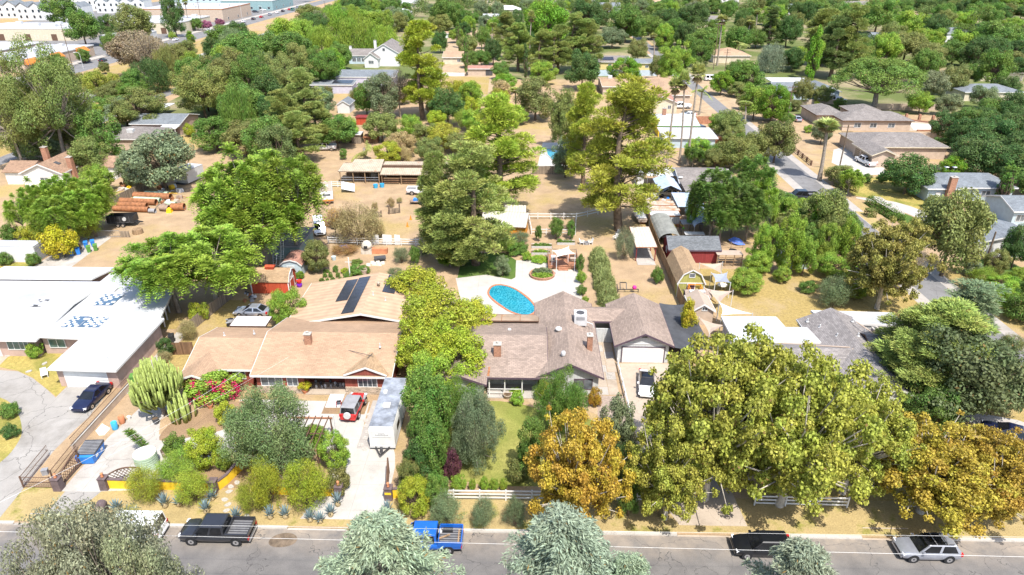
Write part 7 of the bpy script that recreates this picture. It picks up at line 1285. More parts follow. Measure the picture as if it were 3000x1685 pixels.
hp=KG('B2',2155,1215);o=thing('hammock','navy hammock strung below the pine clump','hammock',(hp.x,hp.y,0),R(20));m=MB();m.add([(-1.2+2.4*u,-.55+1.1*v,.75+.55*(2*u-1)**2+.25*(2*v-1)**2)for v in[k/4 for k in range(5)]for u in[k/8 for k in range(9)]],[[j*9+i,j*9+i+1,(j+1)*9+i+1,(j+1)*9+i]for j in range(4)for i in range(8)]);m.build('cloth','navy_cloth' if 'navy_cloth' in MATS else mk('navy_cloth',(.05,.06,.28),.9,.1),o,True)
for sx in(-1,1):m=MB();m.tube([(sx*1.2,0,1.35),(sx*2.1,0,1.9)],.02,5);m.build('rope','sail_cream',o);m=MB();m.box(sx*2.1-.07,sx*2.1+.07,-.07,.07,-.05,2.);m.build('post','dark_timber',o)
m=MB();m.add([(-.1,-.35,.78),(.2,-.1,.77),(.3,.3,.83),(.05,.1,.78),(-.3,.25,.82),(-.05,-.05,.77)],[[0,1,3,5],[1,2,3],[5,3,4]]);m.build('pattern','sail_cream',o)
op=KG('B2',2330,1060);parts('barbecue_table','dark outdoor table in the shade by the orange barn','table',(op.x,op.y,0),0,[('top','dark_timber',lambda m:m.box(-.8,.8,-.4,.4,.7,.76)),('leg','dark_timber',lambda m:m.box(-.7,-.6,-.35,.35,0,.7)),('leg','dark_timber',lambda m:m.box(.6,.7,-.35,.35,0,.7))])
op=KG('B2',2285,960);parts('orange_chair','orange wooden chair beside the barn path','chair',(op.x,op.y,0),R(30),[('seat','orange_wood',lambda m:m.box(-.3,.3,-.3,.3,.4,.46)),('backrest','orange_wood',lambda m:m.box(-.3,.3,.24,.3,.46,1.1)),('leg','orange_wood',lambda m:m.box(-.3,-.22,-.3,.3,0,.4)),('leg','orange_wood',lambda m:m.box(.22,.3,-.3,.3,0,.4))])
op=KG('B2',1120,1100);parts('clay_oven','whitewashed domed clay oven in the vegetable garden','oven',(op.x,op.y,0),0,[('base','old_white',lambda m:m.box(-.85,.85,-.6,.8,0,.9)),('dome','old_white',lambda m:m.lathe([(.88,.9),(.86,1.3),(.7,1.75),(.4,2.05),(.02,2.15)],16,(0,.1,0)),True),('mouth','black_metal',lambda m:m.box(-.28,.28,-.83,-.6,1.05,1.5)),('hearth','terracotta',lambda m:m.box(.86,3.3,-.4,.5,0,.85))])if 'old_white' in MATS or mk('old_white',(.5,.45,.38),.95,.2,1.5)else None
one('white_pole','white pole standing in the vegetable garden','post','white_paint',lambda m:(m.tube([(0,0,-.05),(.05,0,3.6)],.09,8),m.bar((-.5,0,2.9),(.5,0,2.9),.03)),tuple(KG('B2',950,1370)))
one('rope_boat','heap of pale rubble and boards in the vegetable garden','rubble','old_white',lambda m:[m.hexa([(x-.4,y-.3,0),(x+.4,y-.3,0),(x+.4,y+.3,0),(x-.4,y+.3,0)],[(x-.25,y-.2,.3),(x+.3,y-.15,.25),(x+.25,y+.2,.35),(x-.3,y+.15,.3)])for x,y in((0,0),(.9,.3),(1.7,.1),(.5,.8),(1.3,.9),(2.1,.7))],tuple(KG('B2',1130,1225)))
parts('garden_cart','dark tipped garden cart beside the rubble','cart',tuple(KG('B2',1250,1180)),.3,[('tray','dark_grey',lambda m:m.box(-.9,.9,-.5,.5,.45,.7)),('wheel','rubber',lambda m:m.lathe([(.1,-.6),(.25,-.6),(.25,-.5),(.1,-.5)],10,(0,0,.25),axis='y')),('wheel','rubber',lambda m:m.lathe([(.1,.5),(.25,.5),(.25,.6),(.1,.6)],10,(0,0,.25),axis='y'))])
one('blue_tarp','crumpled blue tarp by the dry brush','tarp','tarp_blue',lambda m:m.hexa([(-.9,-.4,0),(.9,-.4,0),(.8,.4,0),(-.8,.4,0)],[(-.5,-.2,.4),(.6,-.25,.3),(.5,.2,.45),(-.6,.15,.3)]),tuple(KG('B2',880,1045)));one('blue_tub','light blue tub on the dry garden','tub','pale_blue',lambda m:m.lathe([(.3,0),(.38,.6),(.33,.55)],12),tuple(KG('B2',785,1170)))
for i,(x,y,mt,l)in enumerate(((385,1420,'white_paint','white toy table beside the red barn shed'),(420,1400,'plastic_sky','light blue tub beside the red barn shed'),(440,1440,'plastic_purple','purple tub by the tan roof corner'),(440,1425,'plastic_red','red basin on the purple tub'),(360,1446,'light_grey','grey tub beside the red barn shed'))):p=KG('B2',x,y);one('plastic_tub',l,'tub',mt,lambda m:m.lathe([(.3,0),(.42,.4),(.38,.4),(.3,.1)],12),(p.x,p.y,.41 if 'on the purple' in l else 0))
for i,(x,y)in enumerate(((1525,835),(1557,765))):p=KG('B2',x,y);parts('traffic_cone',('orange cone on the bare paddock beside the rail fence','small orange cone farther out on the bare paddock')[i],'cone',(p.x,p.y,0),0,[('base','cone_orange',lambda m:m.box(-.25,.25,-.25,.25,0,.05)),('body','cone_orange',lambda m:m.lathe([(.2,.05),(.05,.85),(.02,.86)],12))])
for i,(x,y)in enumerate(((1205,445),(1270,438))):p=KG('B2',x,y);one('feed_tub','bright blue feed tub before the stable','tub','plastic_sky',lambda m:m.lathe([(.4,0),(.5,.75),(.44,.72),(.36,.1)],14),(p.x,p.y,0),0,'feed tubs before the stable')
for i,(x,y,hh)in enumerate(((1195,745,1.9),(1260,735,1.2),(1340,710,1.7),(1445,690,1.7))):p=KG('B2',x,y);one('corral_post','rough timber post in the bare paddock','post','bark',lambda m:m.tube([(0,0,-.1),(.05,0,hh)],[.16,.13],7),(p.x,p.y,0),0,'timber posts in the paddock')
for i,(x,y)in enumerate(((1375,705),(1420,700),(1235,740))):p=KG('B2',x,y);parts('wood_pallet','grey wooden pallet propped between the paddock posts','pallet',(p.x,p.y,0),R(i*9),[('slat','old_wood',(lambda k:lambda m:m.box(-.6,.6,-.05,0,.1+k*.25,.25+k*.25))(k))for k in range(4)]+[('stringer','old_wood',(lambda k:lambda m:m.box(-.6+k*.55,-.5+k*.55,0,.08,0,1.1))(k))for k in range(3)],'pallets in the paddock')
one('torn_awning','torn white awning sagging beside the old trailer','awning','ribbed_white',lambda m:m.add([(0,0,1.9),(2.6,.3,1.3),(2.9,-1.6,.3),(.3,-1.8,.9)],[[0,1,2,3]]),tuple(KG('B2',870,470)));one('white_tent','white covered mound beside the old trailer','tarp','tarp_cover',lambda m:m.lathe([(1.5,0),(1.45,.9),(1.1,1.7),(.4,2.1),(.02,2.2)],12),tuple(KG('B2',600,470)),smooth=True)
parts('trampoline_frame','black metal play frame with pink ball behind the garage','play frame',tuple(KG('C3',1130,55)),0,[('frame','black_metal',lambda m:(m.bar((-1.,0,.5),(2.,.2,.5),.05),m.bar((-1.,0,.5),(-1.,.9,.9),.05),m.bar((.3,.1,.5),(.3,.9,1.2),.05),m.bar((-.6,0,.5),(-.6,.9,1.2),.05),m.bar((-.6,.9,1.2),(.3,.9,1.2),.05))),('leg','black_metal',lambda m:m.box(-1.05,-.95,-.05,.05,0,.5)),('leg','black_metal',lambda m:m.box(1.95,2.05,.15,.25,0,.5)),('ball','magenta',lambda m:m.lathe([(.02,.5),(.25,.6),(.33,.82),(.25,1.05),(.02,1.15)],12,(1.4,.1,0)),True)]);panelfence('low white picket fence behind the garage',[(13.0,80.2),(17.8,80.4)],1.0,'white_paint',1.2)
parts('goat_pen','weathered timber pen with pale roof beside the maroon shed','pen',tuple(KG('B3',2170,1230)),0,[('roof','sail_tan',lambda m:m.box(-1.9,2.1,-.2,1.6,1.9,1.96))]+[('post','tan_wood',(lambda x:lambda m:m.box(x-.06,x+.06,-.15,-.03,-.05,1.9))(x))for x in(-1.8,-.5,.8,2.0)]+[('rail','tan_wood',(lambda z:lambda m:m.box(-1.8,2.,-.13,-.06,z,z+.1))(z))for z in(.4,.9,1.4)]);railfence('thin pale pipe fence behind the citrus trees',[tuple(KG('B3',2080,1060)[:2]),tuple(KG('B3',2440,1050)[:2])],(.5,1.),1.2,'rust_grey',2.,.03,thick=.02,hh=.02)
one('blue_slide','blue plastic tarp heaped near the pale grey shed','tarp','tarp_blue',lambda m:m.add([(-1.,.6,.5),(0,.8,1.),(.9,.4,.8),(1.6,-.6,.1),(.4,-.9,.2),(-.5,-.3,.3)],[[0,1,2,5],[2,3,4,5]]),tuple(KG('B3',2240,1010)));p=KG('B3',2222,1080);one('tractor_tyre','black tyre lying on the dirt pen','tyre','rubber',lambda m:m.lathe([(.35,0),(.6,.02),(.62,.2),(.35,.22),(.3,.1)],16),(p.x,p.y,0));p=KG('C3',2110,20);one('round_table','round pale table under the grey shade sail','table','sail_cream',lambda m:(m.lathe([(.7,.7),(.72,.72),(.7,.76),(.02,.77)],18),m.tube([(0,0,0),(0,0,.7)],.06,8)),(p.x,p.y,0))
# wheeled bins
def bin_(label,X,Y,mat,rz=0.,group=None):
 parts('wheelie_bin',label,'bin',(X,Y,.008),rz,[('body',mat,lambda m:m.hexa([(-.24,-.26,.05),(.24,-.26,.05),(.24,.26,.05),(-.24,.26,.05)],[(-.3,-.36,1.0),(.3,-.36,1.0),(.3,.36,1.0),(-.3,.36,1.0)])),('lid',mat,lambda m:m.hexa([(-.32,-.4,1.003),(.32,-.4,1.003),(.32,.4,1.003),(-.32,.4,1.003)],[(-.3,-.37,1.06),(.3,-.37,1.06),(.3,.37,1.12),(-.3,.37,1.12)])),('wheel','rubber',lambda m:m.lathe([(.03,-.3),(.11,-.3),(.11,-.25),(.03,-.25)],10,(0,.24,.11),axis='x')),('wheel','rubber',lambda m:m.lathe([(.03,.25),(.11,.25),(.11,.3),(.03,.3)],10,(0,.24,.11),axis='x'))],group)
for X,Y in((-72.9,98.7),(-72.1,99.2),(-72.4,101.9),(-71.6,102.5)):bin_('blue wheeled bin in the cluster on the concrete pad',X,Y,'plastic_blue',.5,'blue wheeled bins')
for X,Y in((-70.9,100.1),(-70.2,100.8)):bin_('green wheeled bin in the cluster on the concrete pad',X,Y,'plastic_green',.5,'green wheeled bins')
for X,Y in((-73.8,100.6),(-73.2,101.3)):bin_('brown wheeled bin at the back of the bin cluster',X,Y,'plastic_brown',.5,'brown wheeled bins')
bin_('dark green wheeled bin beside the white garage wall',-44.4,63.6,'plastic_green',.2);bin_('black wheeled bin at the side path of the white house',-44.3,72.6,'black_metal',.2)
# rusty pipes and junk
def hollow(label,a,b,r_,z,mat,group=None):
 a,b=Vector((*a,z+r_)),Vector((*b,z+r_));d=(b-a).normalized();L=(b-a).length;m=MB();m.lathe([(r_,0),(r_,L),(r_*.88,L),(r_*.88,0),(r_,0)],18,axis='x');o=m.build('steel_pipe',mat,None,False,a,math.atan2(d.y,d.x));sharp(o);return tag(o,label,'pipe',group)
hollow('large rusty steel pipe lying at the front of the pipe pile',(-77.3,119.2),(-70.4,118.7),.52,0,'rust');hollow('large rusty steel pipe second from the front of the pile',(-77.6,121.2),(-71.8,120.8),.55,0,'rust');hollow('long rusty steel pipe beside a pale green pipe',(-78.2,123.3),(-70.9,122.6),.6,0,'rust');hollow('pale green steel pipe between rusty pipes',(-76.2,124.6),(-70.8,124.0),.5,0,'tank_green');hollow('thick rust-red pipe behind the pale green pipe',(-77.,126.2),(-69.4,125.4),.7,0,'rust');hollow('pale green pipe at the back of the pipe pile',(-75.8,128.),(-71,127.6),.5,0,'tank_green');hollow('short grey pipe end at the pile front',(-70.2,118.4),(-69.,118.3),.42,0,'mid_grey');hollow('short rusty drum section beside the pile',(-68.6,119.6),(-66.8,119.3),.62,0,'rust_grey');hollow('orange-rust tank section beside the pile',(-66.6,119.8),(-64.2,119.9),.7,0,'rust');hollow('short pale pipe stub by the drum sections',(-69.0,122.4),(-66.8,122.0),.45,0,'tank_green')
r_=random.Random(21)
for i in range(44):
 p=KG('B1',r_.uniform(1600,1870),r_.uniform(430,690))if i<30 else KG('B1',r_.uniform(1200,1330),r_.uniform(400,480));mt=('rust','rust_grey','light_grey','white_metal','dark_grey','sail_tan','plastic_yellow','rust')[i%8];s_=r_.uniform(.25,.75);k=i%3
 one('scrap_drum' if k==0 else('scrap_block' if k==1 else 'scrap_bar'),{0:'rusty cylinder in the scrap heap behind the pipes',1:'battered metal box in the scrap heap behind the pipes',2:'bent bar in the scrap heap behind the pipes'}[k],'scrap',mt,(lambda m:m.lathe([(s_*.6,-s_*.6),(s_*.7,-s_*.5),(s_*.7,s_*.5),(s_*.45,s_*.6)],12,(0,0,s_*.7),axis='x'))if k==0 else((lambda m:m.hexa([(-s_,-s_*.6,0),(s_,-s_*.7,0),(s_*.9,s_*.6,0),(-s_*.9,s_*.7,0)],[(-s_*.8,-s_*.5,s_),(s_*.9,-s_*.5,s_*.8),(s_*.7,s_*.5,s_*1.1),(-s_*.9,s_*.5,s_*.9)]))if k==1 else(lambda m:m.tube([(-s_*2,0,.1),(0,.2,.3+s_*.5),(s_*2,0,.15)],.06,6))),(p.x,p.y,0),r_.random()*3,('scrap cylinders','scrap boxes','scrap bars')[k])
p=KG('B1',1390,900);one('tree_stump','wide tan tree stump beside the dump trailer','stump','tan_wood',lambda m:m.lathe([(.9,0),(.85,.5),(.8,.8),(.02,.82)],14),(p.x,p.y,0))
o=parts('wire_panel','leaning wire mesh panels at the end of the concrete pad','panel',tuple(KG('B1',1020,940)),0,[('panel','rust_grey',lambda m:m.box(-1.6,-.6,-.03,.03,0,1.2)),('panel','steel',lambda m:[m.tube([(-.4+k*.18,0,0),(-.4+k*.18,0,1.2)],.012,4)for k in range(22)]),('rail','steel',lambda m:(m.bar((-.4,0,1.2),(3.4,0,1.2),.03),m.bar((-.4,0,.1),(3.4,0,.1),.03))),('board','old_wood',lambda m:m.box(3.4,5.0,-.05,.02,0,1.1))])
r_=random.Random(33)
for i in range(16):p=KG('C1',r_.uniform(2460,2576),r_.uniform(30,150));s_=r_.uniform(.12,.3);one('scrap_part','small machine part in the heap beside the red barn shed','scrap',('dark_grey','mid_grey','light_grey','rust')[i%4],lambda m:m.hexa([(-s_,-s_,0),(s_,-s_,0),(s_,s_,0),(-s_,s_,0)],[(-s_*.7,-s_*.6,s_),(s_*.8,-s_*.7,s_*.8),(s_*.6,s_*.7,s_*1.2),(-s_*.7,s_*.6,s_)]),(p.x,p.y,0),r_.random()*3,'machine parts beside the red barn shed')
r_=random.Random(44)
for i in range(34):c_=[(1600,1800,700,860),(1430,1680,545,640)][i%2];p=KG('B3',r_.uniform(*c_[:2]),r_.uniform(*c_[2:]));s_=r_.uniform(.2,.5);one('yard_junk','small junk item scattered between the sheds','junk',('rust','dark_grey','sail_tan','white_metal','plastic_yellow','plastic_blue','lime','old_wood')[i%8],lambda m:m.hexa([(-s_,-s_,0),(s_,-s_,0),(s_,s_,0),(-s_,s_,0)],[(-s_*.7,-s_*.8,s_),(s_*.9,-s_*.7,s_*.9),(s_*.8,s_*.7,s_*1.2),(-s_*.9,s_*.8,s_)]),(p.x,p.y,0),r_.random()*3,'junk between the sheds')
p=KG('C1',2290,500);simple('carport','small pale flat carport roof behind the red wing',-36.9,-32.4,73.2,75.6,2.1,0,'x','light_grey',None,'carport','dark_timber');p=KG('C1',1790,640);panelfence('arched wooden side gate between the two left houses',[(-43.2,69.6),(-40.2,69.8)],1.7,'brown_wood',1.5);p=KG('C1',2000,300);one('white_door_panel','white panel leaning at the fence end by the lime tree','board','white_paint',lambda m:m.hexa([(-.5,0,0),(.5,0,0),(.5,.06,0),(-.5,.06,0)],[(-.5,.4,1.5),(.5,.4,1.5),(.5,.46,1.5),(-.5,.46,1.5)]),(p.x,p.y,0),.7)
parts('lawn_chair','white plastic chair on the lawn of the white house','chair',tuple(KG('C1',455,900,.012)),.6,[('seat','white_paint',lambda m:m.box(-.35,.35,-.35,.35,.38,.44)),('backrest','white_paint',lambda m:m.hexa([(-.35,.3,.44),(.35,.3,.44),(.35,.36,.44),(-.35,.36,.44)],[(-.3,.5,.95),(.3,.5,.95),(.3,.55,.95),(-.3,.55,.95)]))]+[('leg','white_paint',(lambda x,y:lambda m:m.box(x-.03,x+.03,y-.03,y+.03,0,.38))(x,y))for x in(-.3,.3)for y in(-.3,.3)])
for i,(x,y)in enumerate(((80,690),(290,850),(450,770),(410,680),(640,690))):p=KG('C1',x,y);one('lawn_stone','white stone lying on the lawn of the white house','stone','kerb_concrete',lambda m:m.ext([(.35*math.cos(a),.22*math.sin(a),-.02)for a in(0,.8,1.7,2.6,3.6,4.5,5.4)],(0,0,.12)),(p.x,p.y,.012),i*.7,'stones on the white house lawn')
o=thing('terrace_wall','low brick wall with tall brick posts around the ranch terrace','wall',(109,191,0))
for a,b in(((-4.5,-6),(8,-6)),((8,-6),(6,2)),((6,2),(-.5,6.5))):m=MB();m.bar((*a,.2),(*b,.2),.2,r2=.25);m.build('wall','brick',o)
for x,y in((-1.5,6.5),(2,6.),(5,4.6),(6.5,1.5),(7.2,-2),(8,-6),(3.5,-6),(-.5,-6)):m=MB();m.box(x-.3,x+.3,y-.3,y+.3,-.05,1.9);m.build('post','brick',o)
sheet('pool_cover',[(104.5,186.5),(113.5,186.5),(112,192.5),(106.5,194)],'tarp_cover',.03);sheet('terrace',[(102.5,185.2),(117,185.2),(115,193),(108,198)],'tan_concrete',.012)
# poles, lamps, wires
def pole(label,x,y,hgt_,cross=True,r_=.16,group=None,lean=0.):
 o=thing('utility_pole',label,'pole',(x,y,0),0,group);m=MB();m.tube([(0,0,-.1),(lean,0,hgt_)],[r_,r_*.7],8);m.build('shaft','bark',o)
 if cross:
  for z in(hgt_-.5,hgt_-1.5):m=MB();m.bar((lean-1.2,0,z),(lean+1.2,0,z),.06);m.build('cross_arm','bark',o)
  m=MB();[m.lathe([(.05,hgt_-.44),(.07,hgt_-.3),(.03,hgt_-.25)],6,(lean+k,0,0))for k in(-1.1,-.5,.5,1.1)];m.build('insulators','light_grey',o)
for lab,c,x,y,ty in(('wooden utility pole before the shop row awnings','A1',735,690,240),('wooden utility pole beside the flood channel','A1',765,1190,890),('wooden utility pole at the small white depot','A1',1520,350,115),('wooden utility pole before the long warehouse','A1',2045,320,15),('grey utility pole behind the bungalows','A1',1200,1446,1150),('wooden utility pole near the pale blue house','A4',180,1260,860),('wooden utility pole beside the shaggy fan palm','B4',705,300,-190),('leaning utility pole by the white garage','B4',2170,1250,960),('wooden utility pole by the white minivan','A3',2140,730,490),('wooden utility pole at the feathered far trees','A3',2025,700,230),('utility pole behind the white farmhouse grove','A2',705,190,10),('utility pole with transformer near the vivid pine','A2',1760,330,180)):
 p=KG(c,x,y);pole(lab,p.x,p.y,max(6,hgt(p,K(c,x,ty)[1])),lab[0]!='l')
def lamp(lab,c,x,y,ty,sd=1,g=None):
 p=KG(c,x,y);h_=max(6,hgt(p,K(c,x,ty)[1]));parts('street_lamp',lab,'street lamp',(p.x,p.y,0),0,[('pole','light_grey',lambda m:m.tube([(0,0,0),(0,0,h_-.6),(sd*.5,0,h_),(sd*2.2,0,h_+.1)],[.1,.07,.06,.05],8)),('head','white_metal',lambda m:m.box(sd*2.0-.35,sd*2.0+.45,-.15,.15,h_+.02,h_+.2))],g)
lamp('curved street lamp at the shop row kerb','A1',840,690,530,-1);lamp('street lamp beside the black pickup road','A4',190,1250,1010,-1);lamp('street lamp along the side road bend','A3',1590,460,310);lamp('street lamp by the far car park','A2',70,150,70,-1);lamp('tall street lamp by the teal store','A1',2440,210,0,-1)
def wire(lab,pts,r_=.022,mat='white_metal',sag=.6,grp=None):
 m=MB();P=[]
 for i in range(len(pts)-1):
  a,b=Vector(pts[i]),Vector(pts[i+1])
  for k in range(12):t_=k/12;q=a.lerp(b,t_);q.z-=sag*4*t_*(1-t_);P.append(q)
 P.append(Vector(pts[-1]));c=P[0].copy();m.tube([p-c for p in P],r_,4);o=m.build('overhead_wire',mat,None,False,c);return tag(o,lab,'wire',grp)
wz=9.
a,b=G(-100,1555,wz),G(3100,1634,wz);wire('pale overhead wire running along the street',[a,b],.012,sag=.0);a,b=G(1700,1640,8),G(3100,1600,8);wire('upper pale overhead wire above the street',[G(-100,1530,8),G(3100,1575,8)],.009,sag=0.)
wire('white service wire from the street to the tan-roofed house',[G(-60,1500,7.5),KG('C1',2420,850,3.6)],.013,sag=.5);wire('white service wire over the candelabra cactus garden',[KG('D1',900,350,6),KG('C2',330,700,3.9)],.008,sag=.2)
# far play slide, red chairs etc.
p=KG('A2',2075,255);parts('play_slide','yellow play slide at the far plot','slide',(p.x,p.y,0),0,[('chute','plastic_yellow',lambda m:m.hexa([(-.5,-4,.2),(.5,-4,.2),(.5,0,2.6),(-.5,0,2.6)],[(-.5,-4,.4),(.5,-4,.4),(.5,0,2.8),(-.5,0,2.8)])),('ladder','plastic_yellow',lambda m:m.box(-.5,.5,0,.3,0,2.6))])
for o in bpy.data.objects:
 if o.type=='MESH' and o.name.split('.')[0]in('body','wheel','rim','hull'):sharp(o,38)
p=KG('D2',275,1090,RZ);sheet('oil_stain',smoothpoly([(p.x-1.3,p.y-.3),(p.x-.6,p.y-.9),(p.x+.9,p.y-.7),(p.x+1.3,p.y+.1),(p.x+.5,p.y+.8),(p.x-.8,p.y+.6)]),'oil_stain' if 'oil_stain' in MATS else mk('oil_stain',(.16,.12,.085),.7,.4,1.5),RZ+.004)
# trees and shrubs
ADJ=dict(dk='dark green',gr='green',ol='olive',lg='light green',gy='grey-green',yg='yellow-green',br='bright green',po='olive-green',pd='dark',st='straw-coloured',sy='yellowing',pi='yellow-olive',yl='golden')
def TR(rows,label,group,cat='tree'):
 for c,kind,tx,ty,fy,w_,tint in rows:T(c,kind,tx,ty,fy,w_,tint,label.format(ADJ.get(tint,'')),cat,group+(', '+ADJ.get(tint,'')if '{}' in label else ''))
 # street trees in front
T('S','sycamore',1702,1222,1552,285,'au','orange-yellow autumn sycamore between white rail fence and kerb',var=0,rz=.4)
T('S','sycamore',2140,1000,1462,385,'sy','huge yellow-green sycamore shading the tan driveway of the double garage',var=1,rz=1.,jit=.03)
T('S','sycamore',2385,1040,1480,410,'sy','huge yellow-green sycamore over the parked black car',var=2,rz=2.2,jit=.03)
T('S','sycamore',2250,1075,1400,380,'sy','tall yellow-green sycamore in the front yard of the grey-roofed house',var=0,rz=3.,jit=.03)
T('S','sycamore',2555,1135,1445,290,'sy','yellow-green sycamore beside the grey-roofed house path',var=1,rz=4.,jit=.03)
T('S','sycamore',1985,1235,1520,250,'sy','low spreading sycamore beside the tan driveway',var=2,rz=.8,jit=.03)
T('S','sycamore',2780,1262,1500,360,(.41,.33,.05),'browning sycamore with bare white limbs beside the silver car',var=2,rz=5.,jit=.03)
T('S','sycamore',2965,1280,1515,280,(.42,.31,.05),'browning sycamore with orange leaves past the silver car',var=0,rz=1.7,jit=.03)
T('S','street',225,1440,2020,400,(.28,.3,.18),'grey-green leafy street tree hiding the white van')
T('S','street',60,1560,2060,330,(.28,.3,.18),'small grey-green street tree near the round drive entrance')
T('S','street',360,1545,2050,240,(.28,.3,.18),'grey-green street tree leaning over the road beside the white van')
T('S','cedar',1098,1530,2110,640,'bl','silvery cedar with its top beside the blue pickup',var=0)
T('S','cedar',1655,1508,2110,640,'bl','silvery cedar standing across from the autumn sycamore',var=1)
T('S','cedar',2360,1608,2150,560,'bl','silvery cedar tip across from the black car',var=0)
T('S','cedar',1850,1640,2150,420,'bl','low silvery cedar tip at the roadside',var=1)
# garden of the white flat-roofed house
T('C1','shrub',320,548,695,175,'lg','round flowering shrub by the front wall of the white flat-roofed house','shrub')
T('C1','shrub',60,1170,1300,190,'gr','round green shrub on the lawn island of the round drive','shrub')
T('C1','shrub',70,1390,1500,170,'dk','dark green shrub on the lawn island of the round drive','shrub')
T('C1','shrub',1640,505,690,165,'dk','dark leafy bush by the side wall of the white house','shrub')
T('C1','wispy',1640,640,750,130,'st','dried brown bush beside the wooden side gate','shrub')
T('C1','wispy',1860,330,520,190,'st','dry brown vine on the boundary fence','shrub')
T('C1','shrub',1975,150,330,200,'yg','small bright yellow-green tree at the end of the boundary fence')
T('C1','euphorbia',1500,725,1270,480,'lg','tall candelabra cactus with many upright green arms','cactus')
T('C1','cereus',1780,1050,1320,250,'lg','clump of pale columnar cactus beside the bougainvillea','cactus')
T('C1','shrub',2235,1150,1350,190,'yg','round lime-green bush below the bougainvillea','shrub')
# garden of the tan-roofed house
T('S','mesquite',765,1138,1375,250,(.19,.25,.1),'grey-green feathery tree in the forecourt of the tan-roofed house')
T('S','shrub',870,1290,1370,80,'gy','low grey-green shrub under the timber trellis','shrub')
T('D2','dense',560,-40,140,260,'lg','lime-green bush behind the timber trellis','shrub')
T('D2','dense',760,45,385,290,'lg','round lime-green bush at the driveway side of the trellis','shrub')
T('D2','dense',50,140,380,190,'lg','round lime-green bush at the far side of the trellis','shrub')
T('D1','dense',2000,-10,350,350,'yg','yellow-green citrus tree behind the yellow wall')
T('D1','shrub',1720,30,250,230,'gr','dark green bush beside the garden bench','shrub')
T('D1','shrub',2220,170,395,170,'lg','small lime-green bush at the foot of the curved yellow wall','shrub')
TR([('D1','wispy',1750,240,470,430,'lg'),('D1','wispy',1400,370,700,320,'pi'),('D1','wispy',1880,390,720,340,'pi'),('D1','wispy',2500,480,800,290,'pi'),('D2','wispy',50,290,770,330,'yg'),('D2','wispy',440,290,800,420,'yg')],'feathery {} bush growing along the yellow street wall','feathery bushes along the yellow wall','shrub')
T('D2','shrub',800,390,600,260,'ol','olive creeper spreading over the wall end by the driveway','shrub')
for i,(c,x,t,f)in enumerate([('D1',1620,620,765),('D1',1775,645,748),('D1',2045,690,822),('D1',2110,600,692),('D1',1140,690,800),('D1',2350,765,890),('D2',120,745,878),('D2',275,748,872),('D2',525,780,908),('D2',630,815,918),('D2',735,732,852),('D2',805,615,748),('D2',1312,700,828)]):
 T(c,'agave',x,t,f,125,'bl','blue-grey agave with trimmed base on the dry verge below the yellow wall' if i<12 else 'blue-grey agave beside the dark gate pillar across the driveway','agave','agaves on the verge' if i<12 else None)
 # trees between the two middle houses
TR([('S','dense',1220,790,905,170,'yg'),('S','dense',1285,872,1040,240,'yg'),('S','dense',1385,882,990,140,'yg'),('S','dense',1245,940,1105,180,'yg'),('S','dense',1320,975,1130,190,'yg'),('S','dense',1270,1030,1175,150,'lg')],'bright yellow-green broadleaf tree between the tan roof and the brown shingle roof','yellow-green trees between the two middle houses')
TR([('S','ash',1243,1078,1285,130,'gr'),('S','ash',1262,1125,1330,125,'gr'),('S','dense',1238,1200,1385,110,'gr'),('S','ash',1262,1230,1420,100,'gr'),('S','dense',1225,1290,1430,105,'dk')],'{} hedge tree in the row beside the travel trailer','hedge trees beside the travel trailer')
T('D2','dense',1575,270,620,320,'ol','olive-green clipped tree at the hedge end')
T('D2','dense',1570,480,830,330,'yg','yellow-green bushy tree at the street end of the hedge')
T('D2','ash',1810,440,790,250,'gr','green young tree where the white rail fence begins')
TR([('D2','wispy',1900,640,930,330,'gy'),('D2','wispy',2280,680,965,250,'gy'),('D3','wispy',30,670,960,220,'gy')],'grey-green feathery bush outside the white rail fence','bushes outside the white rail fence','shrub')
TR([('D2','shrub',2030,450,592,160,'lg'),('D2','shrub',2170,480,592,75,'lg'),('D2','shrub',2290,460,592,95,'lg'),('D2','shrub',2390,475,592,95,'lg'),('D2','shrub',2485,475,592,80,'lg')],'small lime-green shrub planted inside the white rail fence','shrubs inside the white rail fence','shrub')
T('D2','shrub',1940,165,490,200,'pu','dark purple-leaved plum bush on the front lawn')
T('S','mesquite',1340,1115,1270,140,'gr','small green tree at the porch corner of the brown shingle house')
T('S','mesquite',1392,1150,1370,150,'gy','grey-green open tree standing on the front lawn')
T('S','mesquite',1650,1085,1262,150,'gr','light feathery tree before the white gable wall')
T('S','ash',1555,1225,1400,85,'gr','slim green tree beside the autumn sycamore on the lawn')
T('D3','shrub',60,285,500,210,'ol','olive bush on the lawn beside the autumn sycamore','shrub')
T('C3','shrub',330,950,1140,170,'yg','yellow-green shrub below the octagonal window','shrub')
T('C3','shrub',840,1010,1195,140,'og','orange-tinged round bush at the house corner by the walk','shrub')
T('C3','shrub',45,1015,1082,130,'lg','low clipped green shrub against the porch','shrub')
T('C3','shrub',50,1068,1170,140,'lg','grassy green clump at the lawn edge by the porch','shrub')
T('S','ash',1815,1165,1400,105,'gy','narrow grey-green tree on the strip beside the walk')
T('S','wispy',1840,1290,1470,95,'dk','dark feathery bush on the driveway strip','shrub')
T('S','ash',1853,1385,1513,62,'gr','young staked green tree on the verge by the driveway')
T('C3','column',1805,108,530,165,'yl','golden-yellow columnar shrub beside the dark carport cover','shrub')
